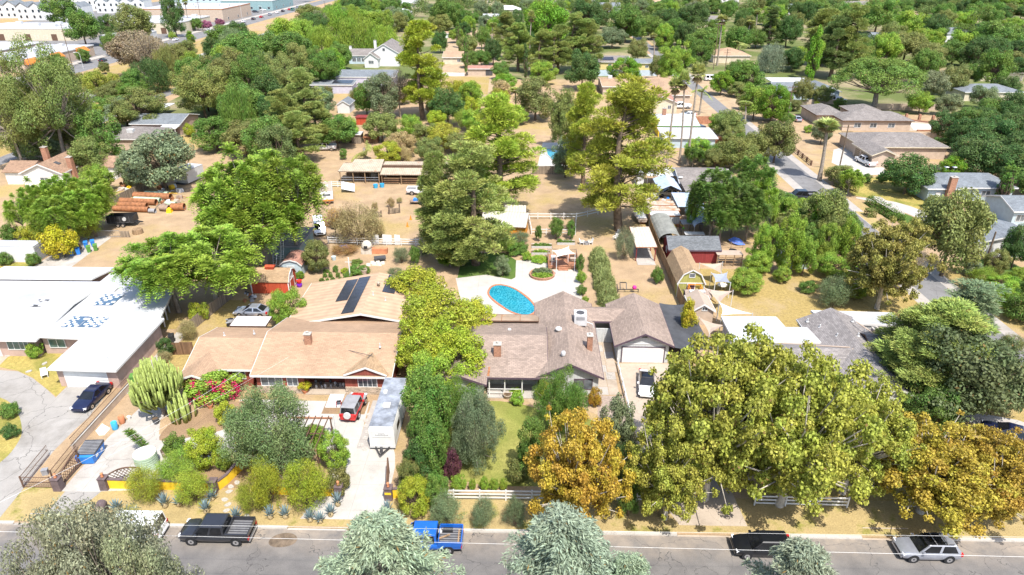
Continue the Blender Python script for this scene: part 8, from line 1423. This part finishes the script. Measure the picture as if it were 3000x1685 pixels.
# back gardens, middle
T('B2','dense',580,975,1290,265,'ol','round olive-green tree beside the small blue shed')
T('B2','shrub',590,1190,1290,110,'gy','grey-green artichoke plant under the round olive tree','shrub')
T('B2','shrub',430,1280,1360,90,'br','bright green leafy plant by the blue shed corner','shrub')
T('C2','dense',280,25,380,340,'lg','leafy green citrus tree beside the silver car')
T('B2','twig',770,640,985,250,(.45,.28,.08),'rust-coloured dry bush behind the white rail fence','shrub')
T('B2','wispy',1010,610,1000,460,(.38,.33,.16),'straw-coloured dry bush behind the white rail fence','shrub')
T('B2','wispy',1230,780,960,120,'st','small dry brown bush beside the horse corral panel','shrub')
T('B2','wispy',880,1030,1100,260,(.4,.24,.1),'heap of brown dry brush by the blue tarp','shrub')
TR([('B2','wispy',1350,540,640,90,'st'),('B2','wispy',1440,540,600,60,'st'),('B2','wispy',1190,580,700,70,'st')],'thin dry sapling in the bare paddock','dry saplings in the paddock')
TR([('B2','shrub',x,t,f,w_,'gr')for x,t,f,w_ in((690,1260,1300,40),(690,1300,1345,45),(660,1350,1405,55),(715,1350,1390,40),(745,1290,1345,45),(770,1340,1395,50),(795,1225,1290,60),(820,1290,1345,45),(845,1340,1395,45),(720,1265,1300,35))],'small green vegetable plant in the garden rows behind the tan roof','vegetable rows','plant')
TR([('B2','shrub',1000,1220,1310,170,'gr'),('B2','shrub',920,1290,1370,110,'gr'),('B2','shrub',1080,1230,1300,130,'gr'),('B2','shrub',1010,1165,1205,110,'gr'),('B2','shrub',890,1250,1300,80,'yg')],'sprawling green squash plant in the dry vegetable garden','squash plants','plant')
TR([('B2','wispy',1450,1040,1200,160,'gy'),('B2','ash',1590,1030,1220,110,'gr'),('B2','wispy',1690,1020,1130,110,'gy'),('B2','wispy',1400,1250,1330,150,'gy')],'grey-green weedy bush in the dry vegetable garden','weedy bushes in the vegetable garden','shrub')
T('B2','frond',1950,1110,1240,230,'br','bright green papaya-like plant beside the hammock','plant')
TR([('S','pine',1270,450,765,120,'po'),('S','pine',1385,425,775,250,'po'),('S','pine',1300,545,770,190,'po'),('S','pine',1345,590,775,200,'po')],'tall bushy pine in the clump behind the hammock','pine clump behind the hammock')
T('S','pine',1462,282,640,215,'pi','tall bright yellow-green pine beside the orange barn')
T('S','pine',1845,233,675,262,'pi','massive yellow-green pine beside the bare paddock, trunk exposed')
T('S','pine',1722,247,560,120,'pi','slender yellow-green pine by the fenced swimming pool')
T('S','ash',1660,400,520,90,'gy','grey-green tree at the wooden pool fence')
T('S','pine',1222,62,350,140,'yg','tall vivid yellow-green pine beside the white farmhouse')
TR([('B3','shrub',100,985,1110,140,'gr'),('B3','shrub',30,1000,1120,150,'gr'),('B3','wispy',90,880,1000,180,'gy'),('B3','wispy',-40,900,1030,200,'gy'),('B2','wispy',2450,880,1030,230,'gy'),('B2','wispy',2530,960,1100,180,'lg'),('B3','shrub',150,1090,1170,110,'lg')],'{} garden bush below the orange barn','bushes below the orange barn','shrub')
T('B3','ash',450,740,960,145,'gr','young fruit tree inside the white railed pen')
T('B3','ash',600,770,960,95,'gr','slim young fruit tree at the gate of the white railed pen')
T('B3','ash',270,820,985,70,'gr','thin sapling at the corner of the white railed pen')
T('B2','ash',2480,1130,1330,160,'gy','small grey-green tree on the back lawn')
T('B3','wispy',1150,855,1170,190,'gy','grey-green upright bush beside the lean-to carport','shrub')
T('B3','shrub',1475,1240,1405,125,'gr','bright leafy bush against the tall wooden fence','shrub')
TR([('B3','shrub',690,1110,1290,90,'gr'),('B3','shrub',700,1280,1400,100,'lg'),('C3','shrub',700,-20,70,110,'gr'),('C3','shrub',740,90,150,80,'lg'),('B3','shrub',480,955,1000,60,'gr'),('B3','shrub',270,1140,1180,180,'lg')],'small green shrub at the terrace edge by the deck','shrubs along the terrace edge','shrub')
# plot of sheds and the side road
TR([('B3','frond',2080,265,960,480,'gr'),('B3','frond',2300,330,930,460,'gr'),('B3','frond',2480,130,800,420,'gr'),('B3','frond',2150,560,1000,380,'gr'),('B3','frond',2420,540,980,400,'gr'),('B3','frond',2560,350,900,300,'lg')],'dark tree-of-heaven with star-like sprays over the shed yard','compound-leaf trees over the shed yard')
T('B3','ash',1850,385,890,125,'br','pruned tree with small bright green tufts among the sheds')
TR([('B3','frond',1840,20,240,210,'gr'),('B3','frond',1990,60,230,150,'gr')],'small tree-of-heaven behind the white awning','small trees behind the white awning')
TR([('B4','ash',290,700,1330,260,'lg'),('B4','ash',860,745,1210,210,'lg'),('B4','ash',650,800,1200,220,'lg'),('B4','dense',30,800,1280,260,'lg'),('B4','ash',420,940,1330,240,'lg')],'yellow-green garden tree beside the shade sails','garden trees beside the shade sails')
TR([('B4','dense',690,1115,1340,320,'lg'),('B4','dense',160,1235,1395,165,'lg'),('B3','dense',2500,1060,1300,290,'lg'),('B3','dense',2390,1265,1500,330,'lg')],'round citrus tree near the grey shade sail','citrus trees near the shade sails')
T('C4','wispy',720,-110,195,330,'gy','grey-green rosemary-like bush behind the grey shingle roof','shrub')
T('B4','oak',640,460,1010,400,'ol','roadside tree with a leaning grey trunk by the black pickup')
T('B4','ash',570,510,990,190,'br','bright green sucker tree by the black pickup')
T('B4','sycamore',1330,790,1660,720,(.31,.3,.08),'large browning tree behind the grey shingle roof',var=1)
T('B4','oak',2010,470,1330,680,'ol','large drooping olive-green tree over the curved drive')
T('B4','twig',1500,1050,1500,300,'bn','half-dead grey tree behind the grey shingle roof')
T('B4','oak',1470,130,505,500,'dk','dark spreading tree on the lawn of the blue-grey house')
T('B4','dense',1900,130,350,240,'br','vivid green round tree behind the blue-grey house')
T('B4','dense',1770,270,350,220,'yg','yellow-green low bush behind the dark spreading tree','shrub')
TR([('B4','oak',2150,-60,330,480,'dk'),('B4','oak',2450,20,380,420,'dk'),('B4','oak',2330,-260,150,480,'dk')],'dark green oak behind the blue-grey house','dark oaks behind the blue-grey house')
T('B4','cypress',2480,180,600,150,'gr','tall columnar green tree at the end of the blue-grey house')
T('B4','shrub',1680,515,650,150,'ol','round olive bush before the brick chimney','shrub')
T('B4','shrub',1670,625,700,150,'lg','low lime-green bush by the curved drive','shrub')
TR([('B4','shrub',890,290,380,110,'gr'),('B4','shrub',1000,300,390,110,'gr'),('B4','shrub',1160,300,390,100,'gr'),('B4','shrub',740,250,310,80,'gr')],'rose bush beside the pale driveway','rose bushes by the pale driveway','shrub')
T('S','fanpalm',2438,345,528,92,'pm','shaggy fan palm on the corner of the side road','palm')
T('B4','shrub',2100,1180,1330,180,'gy','grey-green shrub at the leaning pole','shrub')
T('B4','oak',2600,830,1250,300,'dk','dark conifer at the white garage')
# conifers right of the grey roof
T('S','pine',2790,888,1140,300,'po','flat-topped pine over the grey shingle roof')
T('S','pine',2690,905,1120,200,'po','small pine touching the white flat roof')
T('S','tallpine',2890,830,1080,240,'gy','blue-green conifer in the dry field')
T('S','pine',2760,990,1200,240,'po','pine with pale tips beside the carport of the grey-roofed house')
T('S','oak',2860,985,1230,300,(.13,.18,.07),'large grey-green pepper tree by the dry field')
T('S','oak',2960,1010,1210,220,(.13,.18,.07),'grey-green pepper tree beside the dry field path')
T('S','dense',2745,1130,1265,150,'gr','green rounded bush beside the garden path','shrub')
T('C4','shrub',1480,740,900,160,'dk','dark bush at the carport corner','shrub')
T('C4','shrub',1370,850,1080,130,'gr','low green juniper under the white eave','shrub')
T('C4','dense',2450,30,220,260,'br','bright green bush in the dry field','shrub')
T('C4','wispy',2500,480,640,220,'ol','feathery olive bush in the dry field','shrub')
# left side
TR([('B1','frond',300,350,900,330,'lg'),('B1','frond',580,330,880,380,'lg'),('B1','frond',850,300,860,430,'lg'),('B1','frond',480,540,1060,430,'lg'),('B1','frond',900,500,880,300,'lg'),('B1','frond',760,480,950,420,'lg'),('B1','frond',120,520,960,260,'lg')],'bright green compound-leaf tree in the thicket behind the white container','thicket behind the white container')
TR([('B1','shrub',540,820,1140,320,'yl'),('B1','shrub',280,800,1000,250,'yg'),('B1','wispy',820,720,960,260,'yg'),('B1','shrub',60,800,985,170,'gr'),('B1','wispy',440,780,1000,200,'yg')],'{} bamboo clump behind the white container','bamboo behind the white container','shrub')
TR([('B1','shrub',310,1098,1222,140,'gr'),('B1','shrub',20,1098,1212,150,'gr')],'round green bush in front of the white container','bushes before the white container','shrub')
T('B1','ash',860,-60,330,380,'ol','yellow-olive tree over the brown-roofed cottage')
T('B1','ash',930,220,500,300,'lg','green tree beside the cottage with peeling white gable')
T('B1','oak',1530,-110,470,640,'gy','broad grey-green tree by the rusty pipes')
T('B1','dense',1300,60,430,330,'gy','grey-green tree beside the cottage end')
T('S','frond',470,690,915,250,'lg','broad bright-green tree spreading beside the white flat roof',var=0)
T('S','frond',590,680,900,260,'lg','bright-green compound-leaf tree with yellow pods at the dirt drive',var=1)
T('S','frond',700,430,775,260,'lg','big light-green compound-leaf tree in the dirt yard',var=0)
T('S','frond',830,455,760,210,'lg','big light-green compound-leaf tree behind the ladders',var=1)
T('S','frond',740,560,790,250,'lg','light-green compound-leaf tree overhanging the old shed',var=0)
T('S','frond',640,520,770,180,'lg','light-green compound-leaf tree beside the junk heap',var=1)
T('S','street',85,115,485,235,(.21,.25,.07),'large olive-toned tree with thick leaning trunk by the lane')
T('S','street',-40,150,500,180,(.21,.25,.07),'olive-toned tree by the lane')
T('S','ash',270,325,480,115,'gr','green broad tree between the lane and the cottage')
T('S','oak',392,260,378,150,'ol','olive spreading tree over the parked white car')
TR([('A1','cypress',x,1185+i*3,1335,34,'gr')for i,x in enumerate((1440,1475,1505,1530,1560,1592,1628))],'small cypress in the row before the grey-roofed bungalow','row of small cypresses')
T('A1','shrub',1888,1240,1375,115,'yg','round yellow-green bush by the bungalow porch','shrub')
TR([('A1','shrub',600,1130,1290,240,'gr'),('A1','shrub',760,1060,1210,220,'lg'),('A1','shrub',880,1030,1180,200,'lg'),('A1','shrub',1000,975,1130,240,'gr'),('A1','shrub',1130,955,1090,200,'gr'),('A1','shrub',400,1230,1420,260,'dk'),('A1','shrub',200,1300,1460,240,'dk')],'{} shrub in the hedge along the flood channel','hedge along the flood channel','shrub')
T('A1','oak',1340,310,770,520,'bn','grey-brown half-bare tree by the flood channel')
T('A1','twig',1430,330,800,420,'bn','bare grey tree by the flood channel')
T('A1','willow',1480,590,930,380,'dk','dark green drooping tree by the flood channel')
TR([('A1','oak',1700,440,745,310,'ol'),('A1','oak',1860,400,590,180,'ol'),('A1','oak',730,735,925,230,'ol'),('A1','ash',930,700,1000,250,'sy'),('A1','ash',1110,735,960,150,'sy'),('A1','ash',1030,620,745,110,'ol')],'{} street tree between the flood channel and the main road','trees between channel and main road')
TR([('A1','ash',570,-60,260,330,'gr'),('A1','oak',770,85,470,320,'gr'),('A1','ash',1060,145,420,175,'dk'),('A1','ash',1290,35,480,370,'ol'),('A1','ash',1695,-40,375,210,'dk'),('A1','ash',1970,180,310,120,'gr'),('A1','oak',1100,325,560,190,'gr'),('A1','shrub',1725,320,392,80,'lg'),('A1','willow',560,538,700,155,'gr'),('A1','ash',815,488,640,130,'gr')],'{} tree planted between the white commercial buildings','trees among the commercial buildings')
TR([('A1','oak',2065,205,305,110,'mv'),('A1','oak',2205,188,270,95,'mv')],'mauve-flowering tree at the car park','mauve trees at the car park')
T('A1','column',1903,308,455,85,'br','dense green cone-shaped tree beside the main road')
T('A1','fanpalm',1845,-20,290,95,'pm','fan palm before the white warehouse','palm')
# grove by the white farmhouse
TR([('A1','oak',2260,245,490,400,'gr'),('A1','oak',2400,330,720,520,'gr'),('A1','oak',1960,630,1210,560,'ol'),('A1','oak',2250,490,1010,500,'ol'),('A1','oak',2490,490,1190,430,'gr'),('A1','ash',2410,840,1310,460,'gr'),('A1','ash',2130,1180,1520,400,'gr'),('A1','ash',2430,1220,1580,420,'ol'),('A2','oak',60,320,640,320,'gr'),('A2','oak',280,180,530,350,'lg'),('A2','oak',430,190,490,300,'lg'),('A2','oak',620,180,370,240,'ol'),('A2','willow',640,260,540,320,'lg'),('A2','oak',520,45,240,270,'ol'),('A2','willow',780,50,340,320,'lg'),('A2','willow',1000,160,570,390,'lg'),('A2','oak',960,-60,200,260,'dk'),('A2','oak',1150,95,310,320,'lg'),('A2','willow',1260,250,520,320,'lg'),('A2','oak',340,320,710,430,'gr'),('A2','oak',130,530,1010,430,'ol'),('A2','oak',420,440,900,470,'ol'),('A2','oak',600,470,900,400,'gr'),('A2','oak',830,425,710,240,'gr')],'{} broadleaf tree in the dense grove beside the white farmhouse','dense grove beside the white farmhouse')
T('A2','dense',720,485,770,310,'br','bright green round tree beside the farmhouse drive')
TR([('A2','oak',60,750,1250,360,'dk'),('A2','oak',290,620,1130,450,'ol'),('A2','pine',440,690,1330,380,'po'),('A2','oak',640,880,1190,240,'gy'),('A2','oak',130,980,1420,360,'dk'),('A2','pine',250,900,1500,360,'po'),('A2','pine',560,1020,1500,380,'po'),('A2','oak',780,1140,1490,400,'gr'),('A2','pine',380,1130,1640,400,'po'),('A2','oak',60,1180,1700,420,'gr'),('A2','oak',900,1160,1440,200,'lg'),('A2','ash',180,1260,1760,380,'pd')],'{} leafy tree in the wooded strip behind the horse yard','wooded strip behind the horse yard')
T('A2','oak',1085,825,1165,260,'gr','dark green tree before the long grey building')
T('A2','ash',1260,735,1210,330,'gy','grey-green conical tree before the long grey building')
T('A2','twig',1420,700,1180,300,'bn','bare-branched tree beside the vivid pine')
T('A2','oak',1250,1135,1430,330,'ol','olive tree beside the red shed')
T('A2','oak',1540,1165,1410,250,'lg','light green tree below the vivid pine')
T('A2','oak',1920,895,1265,340,'dk','round dark green tree below the dry ploughed plot')
T('A2','ash',2150,815,1110,240,'lg','light green tree at the ploughed plot edge')
TR([('A2','oak',1700,1240,1480,270,'ol'),('A2','oak',1880,1250,1510,330,'pi'),('A2','shrub',1000,1330,1420,150,'gr'),('B2','dense',1310,-10,215,280,'yg'),('B2','ash',870,50,160,80,'gr'),('A2','oak',1450,1330,1590,300,'st'),('A2','oak',2060,1330,1560,300,'ol'),('A2','oak',2180,1100,1330,220,'lg'),('B2','wispy',1480,20,200,180,'st'),('B2','oak',1750,-60,200,280,'ol')],'{} scrubby tree in the dry lot behind the stable roof','scrub trees behind the stable')
T('B2','lowpalm',1080,-20,165,280,'pm','low feather palm behind the stable roof','palm')
# cypress avenue and houses behind
TR([('A2','cypress',2030,195,485,48,'gr'),('A2','cypress',2105,335,765,46,'gr'),('A2','cypress',2195,225,525,40,'gr'),('A2','cypress',2312,388,535,20,'gr'),('A2','cypress',2342,338,562,26,'gr'),('A2','cypress',2370,398,525,16,'gr'),('A2','cypress',2270,430,540,14,'gr'),('A3','cypress',140,435,815,50,'dk'),('A3','cypress',282,475,640,44,'dk')],'slim dark Italian cypress among the tan-roofed outbuildings','Italian cypresses')
TR([('A2','fanpalm',2370,225,440,110,'pm'),('A2','fanpalm',2505,315,605,90,'pm'),('A2','fanpalm',2440,275,565,100,'pm'),('A3','fanpalm',180,95,700,120,'pm'),('A3','fanpalm',432,305,752,95,'pm')],'slender fan palm by the pine grove','slender palms by the pine grove','palm')
TR([('A2','oak',2150,515,685,190,'gr'),('A2','oak',2265,505,675,210,'gr'),('A2','oak',1850,318,535,160,'dk'),('A2','oak',1840,145,350,240,'ol'),('A2','ash',1885,-30,310,270,'gr'),('A2','ash',2020,35,300,160,'gr'),('A2','oak',2265,5,195,150,'gy'),('A2','dense',2490,740,950,250,'br'),('A2','oak',2460,620,800,180,'gr'),('A2','oak',2550,110,420,220,'dk')],'{} tree around the tan-roofed outbuildings','trees around the tan-roofed outbuildings')
TR([('A3','pine',60,230,720,300,'po'),('A3','pine',640,130,720,330,'po'),('A3','pine',480,250,740,280,'po'),('A3','oak',330,0,520,480,'br'),('A3','pine',800,200,720,250,'po'),('A3','pine',300,300,760,300,'po'),('A3','pine',-60,120,600,260,'po')],'tall olive-green pine in the pine grove','the pine grove')
T('A3','oak',720,510,910,340,'dk','round dark tree at the end of the pine grove')
T('A3','dense',320,615,860,260,'lg','light green tree before the pine grove')
T('A3','ash',240,780,1210,400,'ol','dark olive tree below the pine grove')
T('A3','oak',580,890,1520,420,'ol','olive-green tree between the two bright pines')
T('A3','fanpalm',40,880,1180,160,'pm','short fan palm below the pine grove','palm')
T('A3','dense',1140,585,860,310,'br','vivid green ball-shaped tree before the yellow house')
T('A3','ash',1670,420,870,340,'lg','bright green tall tree behind the group of palms')
T('A3','oak',1480,560,800,160,'ol','olive tree beside the dark-roofed yellow house')
TR([('A3','fanpalm',1650,770,1650,190,'pm'),('A3','fanpalm',1790,690,1655,190,'pm'),('A3','fanpalm',1885,620,1660,200,'pm')],'very tall fan palm beside the yellow house with white roof','group of very tall fan palms','palm')
T('A3','feather',1920,860,1155,210,'pm','feather palm on the bare dirt drive','palm')
T('A3','fanpalm',2375,1020,1245,160,'pm','short fan palm near the brown fence','palm')
T('A3','feather',2290,410,565,190,'pm','feather palm behind the tan hip roof','palm')
TR([('A3','fanpalm',2130,140,660,150,'pm'),('A3','fanpalm',1450,330,585,120,'pm'),('A3','fanpalm',2390,200,420,120,'pm'),('A3','fanpalm',2480,100,300,110,'pm')],'tall fan palm standing along the side road','palms along the side road','palm')
TR([('A3','oak',760,0,340,360,'dk'),('A3','oak',1020,275,485,270,'gy'),('A3','oak',1160,40,430,350,'gr'),('A3','oak',1240,195,425,260,'gr'),('A3','oak',1420,160,400,260,'gr'),('A3','oak',1560,85,340,250,'dk'),('A3','oak',1640,185,480,310,'gr'),('A3','oak',1850,25,310,310,'dk'),('A3','oak',1950,285,570,370,'gr'),('A3','oak',1280,385,630,200,'ol'),('A3','oak',1750,325,450,210,'yg'),('A3','oak',2260,610,910,220,'gr'),('A3','dense',2375,610,930,350,'gr'),('A3','ash',2130,710,960,220,'br'),('A3','oak',2210,1105,1410,300,'ol'),('A3','oak',2480,845,1210,320,'lg'),('A3','oak',2280,260,520,260,'gr'),('A3','oak',1480,20,220,240,'gr')],'{} leafy tree along the side road among the houses','trees along the side road')
# upper right
T('A4','stonepine',1170,592,1115,820,(.15,.24,.04),'huge umbrella-shaped pine behind the brown-roofed ranch house')
T('A4','willow',60,445,725,240,'bl','blue-grey weeping conifer among the houses')
T('A4','column',530,268,805,155,'br','ivy-covered bright green column of a tree')
TR([('A4','pine',620,90,660,420,'po'),('A4','pine',930,45,785,400,'po'),('A4','tallpine',70,55,480,250,'pd'),('A4','pine',750,170,790,380,'pd')],'tall dark pine with pale tips above the ranch house','tall dark pines above the ranch house')
TR([('A4','oak',230,145,480,260,'dk'),('A4','oak',280,475,725,220,'dk'),('A4','oak',1150,-10,340,360,'gr'),('A4','oak',1480,110,410,340,'lg'),('A4','oak',1430,325,630,400,'ol'),('A4','oak',1640,-20,180,300,'dk'),('A4','oak',1720,145,430,270,'dk'),('A4','oak',1910,410,660,310,'gr'),('A4','oak',2220,20,260,360,'gr'),('A4','oak',2360,210,610,460,'gr'),('A4','oak',2170,390,750,330,'dk'),('A4','oak',1920,650,960,270,'ol'),('A4','oak',1720,720,1010,280,'gy'),('A4','oak',2070,640,860,210,'gr'),('A4','oak',2500,560,800,300,'dk'),('A4','oak',2480,330,640,300,'gr'),('A4','oak',1660,430,700,300,'ol'),('A4','oak',1000,420,660,260,'gr'),('A4','oak',2020,240,420,260,'gr'),('A4','oak',480,-20,200,300,'gr'),('A4','oak',820,20,210,280,'gr')],'dense {} tree in the wooded quarter behind the umbrella pine','wooded quarter behind the umbrella pine')
TR([('A4','oak',1570,925,1145,230,'lg'),('A4','oak',1850,945,1165,240,'gy'),('A4','oak',2110,1095,1340,340,'dk'),('A4','oak',2310,1000,1330,320,'gr'),('A4','oak',2520,920,1330,320,'dk'),('A4','oak',2200,860,1100,260,'gy'),('A4','oak',2440,760,980,220,'dk'),('A4','oak',2200,1330,1640,440,'dk'),('A4','oak',2500,1280,1600,360,'dk')],'{} garden tree around the brick-posted terrace','trees around the brick-posted terrace')
TR([('A4','oak',380,785,1045,210,'ol'),('A4','oak',560,865,1045,210,'ol'),('A4','dense',90,860,1240,320,'br'),('A4','ash',740,990,1105,130,'gr'),('A4','shrub',420,1255,1335,95,'lg'),('A4','oak',130,1210,1640,380,'ol'),('A4','oak',570,1230,1450,200,'gy'),('A4','shrub',1770,1380,1480,180,'gr'),('A4','shrub',500,1020,1075,70,'yg'),('B3','oak',2300,-60,260,420,'ol'),('B3','oak',2480,-120,200,300,'ol')],'{} tree by the pale blue house and ranch drive','trees by the pale blue house')
# more of the wooded neighbourhood
def inside(p,poly):
 r_=False;j=len(poly)-1
 for i in range(len(poly)):
  a,b=poly[i],poly[j]
  if(a[1]>p[1])!=(b[1]>p[1])and p[0]<(b[0]-a[0])*(p[1]-a[1])/(b[1]-a[1])+a[0]:r_=not r_
  j=i
 return r_
AV=[(-192,-136,90,900),(-124.5,-118,110,430),(55,63,40,330),(56,62,330,520),(-340,-192,290,620)]
for o in list(COL.objects):
 if o.parent is None and o.get('category')in('house','building','shed','garage','carport','stable','barn','container','canopy','pergola','cabinet','pool','trailer','car','pickup','van'):
  xs,ys=[],[]
  for ch in o.children:
   for c in ch.bound_box:
    v=Matrix.Rotation(o.rotation_euler.z,3,'Z')@Vector(c);xs.append(v.x+o.location.x);ys.append(v.y+o.location.y)
  if xs:AV.append((min(xs)-1.5,max(xs)+1.5,min(ys)-(9 if o.location.y>120 else 2),max(ys)+1))
def free(x,y,W):
 if any(a-W*.2<x<b+W*.2 and c-W*.2<y<d+W*.2 for a,b,c,d in AV):return False
 return all((x-q[0])**2+(y-q[1])**2>(.29*(W+q[2]))**2 for q in OCC)
fr=random.Random(77)
def fill(pts,n,label,group,kinds,tints,hs,ws,cat='tree',tries=60):
 P=pxy([('S',*p)for p in pts]);x0,x1=min(p[0]for p in P),max(p[0]for p in P);y0,y1=min(p[1]for p in P),max(p[1]for p in P);k=0
 for _ in range(n*tries):
  if k>=n:break
  x,y=fr.uniform(x0,x1),fr.uniform(y0,y1);W=fr.uniform(*ws)
  if not inside((x,y),P)or not free(x,y,W):continue
  t_=fr.randrange(len(tints));k+=1;OCC.append((x,y,W));H=fr.uniform(*hs);kd=kinds[fr.randrange(len(kinds))]
  place(kd,(x,y,0),H,W,tints[t_],label.format(ADJ[tints[t_]]),cat,group+', '+ADJ[tints[t_]])
MIX=['gr','gr','ol','lg','dk','gy']
fill([(470,40),(1080,15),(1210,60),(1150,110),(1020,100),(880,150),(800,230),(860,330),(850,440),(560,420),(470,330),(520,180)],62,'{} tree filling the grove around the white farmhouse','trees filling the farmhouse grove',['oak','ash','oak','willow'],MIX,(9,14),(8,12))
fill([(1480,15),(2260,8),(2260,130),(2120,240),(2020,220),(1930,170),(1800,130),(1660,130),(1500,210)],72,'{} tree in the gardens behind the yellow house','trees behind the yellow house',['oak','ash','oak','dense'],MIX,(8,13),(8,12))
fill([(2260,8),(3000,5),(3050,340),(2860,350),(2760,270),(2620,230),(2480,210),(2300,210)],95,'{} tree in the wooded hillside quarter beyond the ranch houses','trees beyond the ranch houses',['oak','ash','oak','oak'],['gr','dk','ol','gr','lg','dk'],(8,14),(9,14))
fill([(1080,15),(1480,10),(1500,180),(1420,230),(1300,130),(1250,60)],30,'{} tree around the far bare plots','trees around the far plots',['oak','ash'],MIX,(6,11),(6,10))
fill([(900,300),(1300,260),(1560,300),(1560,420),(1330,440),(900,400)],20,'{} scrub tree in the dry lots behind the stables','scrub in the dry lots',['oak','ash','wispy','shrub'],['ol','gr','st','yg','lg'],(3.5,7),(4,7))
fill([(2740,400),(3030,380),(3060,620),(2960,700),(2880,520)],16,'{} oak crowding the blue-grey house','oaks crowding the blue-grey house',['oak','dense'],['dk','dk','gr'],(6,9),(7,10))
fill([(2420,860),(2640,820),(2780,900),(2900,740),(3060,760),(3060,1000),(2760,1000),(2700,900)],12,'{} shrub in the dry field by the side road','shrubs in the dry field',['wispy','shrub','dense'],['gy','lg','ol','gr'],(2,4.5),(2.5,5),'shrub')
fill([(2260,760),(2560,700),(2700,820),(2500,880),(2280,850)],10,'{} garden bush beside the shade sails','sail garden bushes',['shrub','dense'],['lg','gr','yg'],(1.5,3),(2,3.5),'shrub')
fill([(2260,640),(2440,520),(2560,640),(2700,780),(2560,760),(2300,760)],14,'{} tree along the shed side of the side road','trees on the shed side of the road',['ash','oak','frond'],['lg','gr','ol'],(4,6.5),(4,6.5))
fill([(1880,330),(2160,260),(2240,400),(2160,470),(2060,520),(1900,450)],8,'{} garden tree between the yellow house and the side road','yellow house garden',['oak','ash'],['ol','gr','lg'],(4,6),(4.5,7))
fill([(0,330),(140,300),(420,250),(480,350),(420,440),(300,420),(0,640)],16,'{} tree between the lane and the bungalows','trees between lane and bungalows',['oak','ash'],['gr','ol','gy'],(5,9),(6,9))
fill([(0,640),(120,620),(350,600),(330,690),(150,700),(0,680)],8,'{} bush in the overgrown yard behind the container','bushes behind the container',['shrub','wispy'],['lg','yg','gr'],(2,4),(3,5),'shrub')
fill([(2250,250),(2330,300),(2420,500),(2380,470),(2280,420),(2200,340)],6,'{} small tree on the verge of the side road','road verge trees',['ash','shrub'],['ol','gr'],(3,5),(3,5))
nr=np.random.default_rng(99);Cs,Rs=[],[]
for _ in range(1500):
 y=400+420*nr.random()**.8;x=-150+(y*1.0+200)*nr.random()*1.02 if nr.random()<.93 else-150-90*nr.random()
 W=9+7*nr.random()
 if x<-128 and y<560 or not free(x,y,W*.6):continue
 OCC.append((x,y,W*.6));H=7+6*nr.random();k=14;d=rdir(k);d[:,2]=np.abs(d[:,2])*1.2-.35;Cs.append(np.array([x,y,H*.55])+d*np.array([W*.36,W*.36,H*.34]));Rs.append(np.full(k,W*.2)*(.7+.6*nr.random(k)))
 if len(Cs)>430:break
C=np.concatenate(Cs);rad=np.concatenate(Rs);P,N,cv=clump_leaves(C,rad,230000,np.array([0,1500.,-600]),.85,.3,.8,.5,-2.)
tv=np.repeat(nr.random(len(Cs)),14)
o=bpy.data.objects.new('distant_wood',leafmesh('distant_wood',P,N,.75*(.6+.8*nr.random(len(P))),.7,cv));COL.objects.link(o);o.color=(.14,.19,.05,1);tag(o,'far mass of green treetops spreading to the edge of sight','trees',None,'stuff')
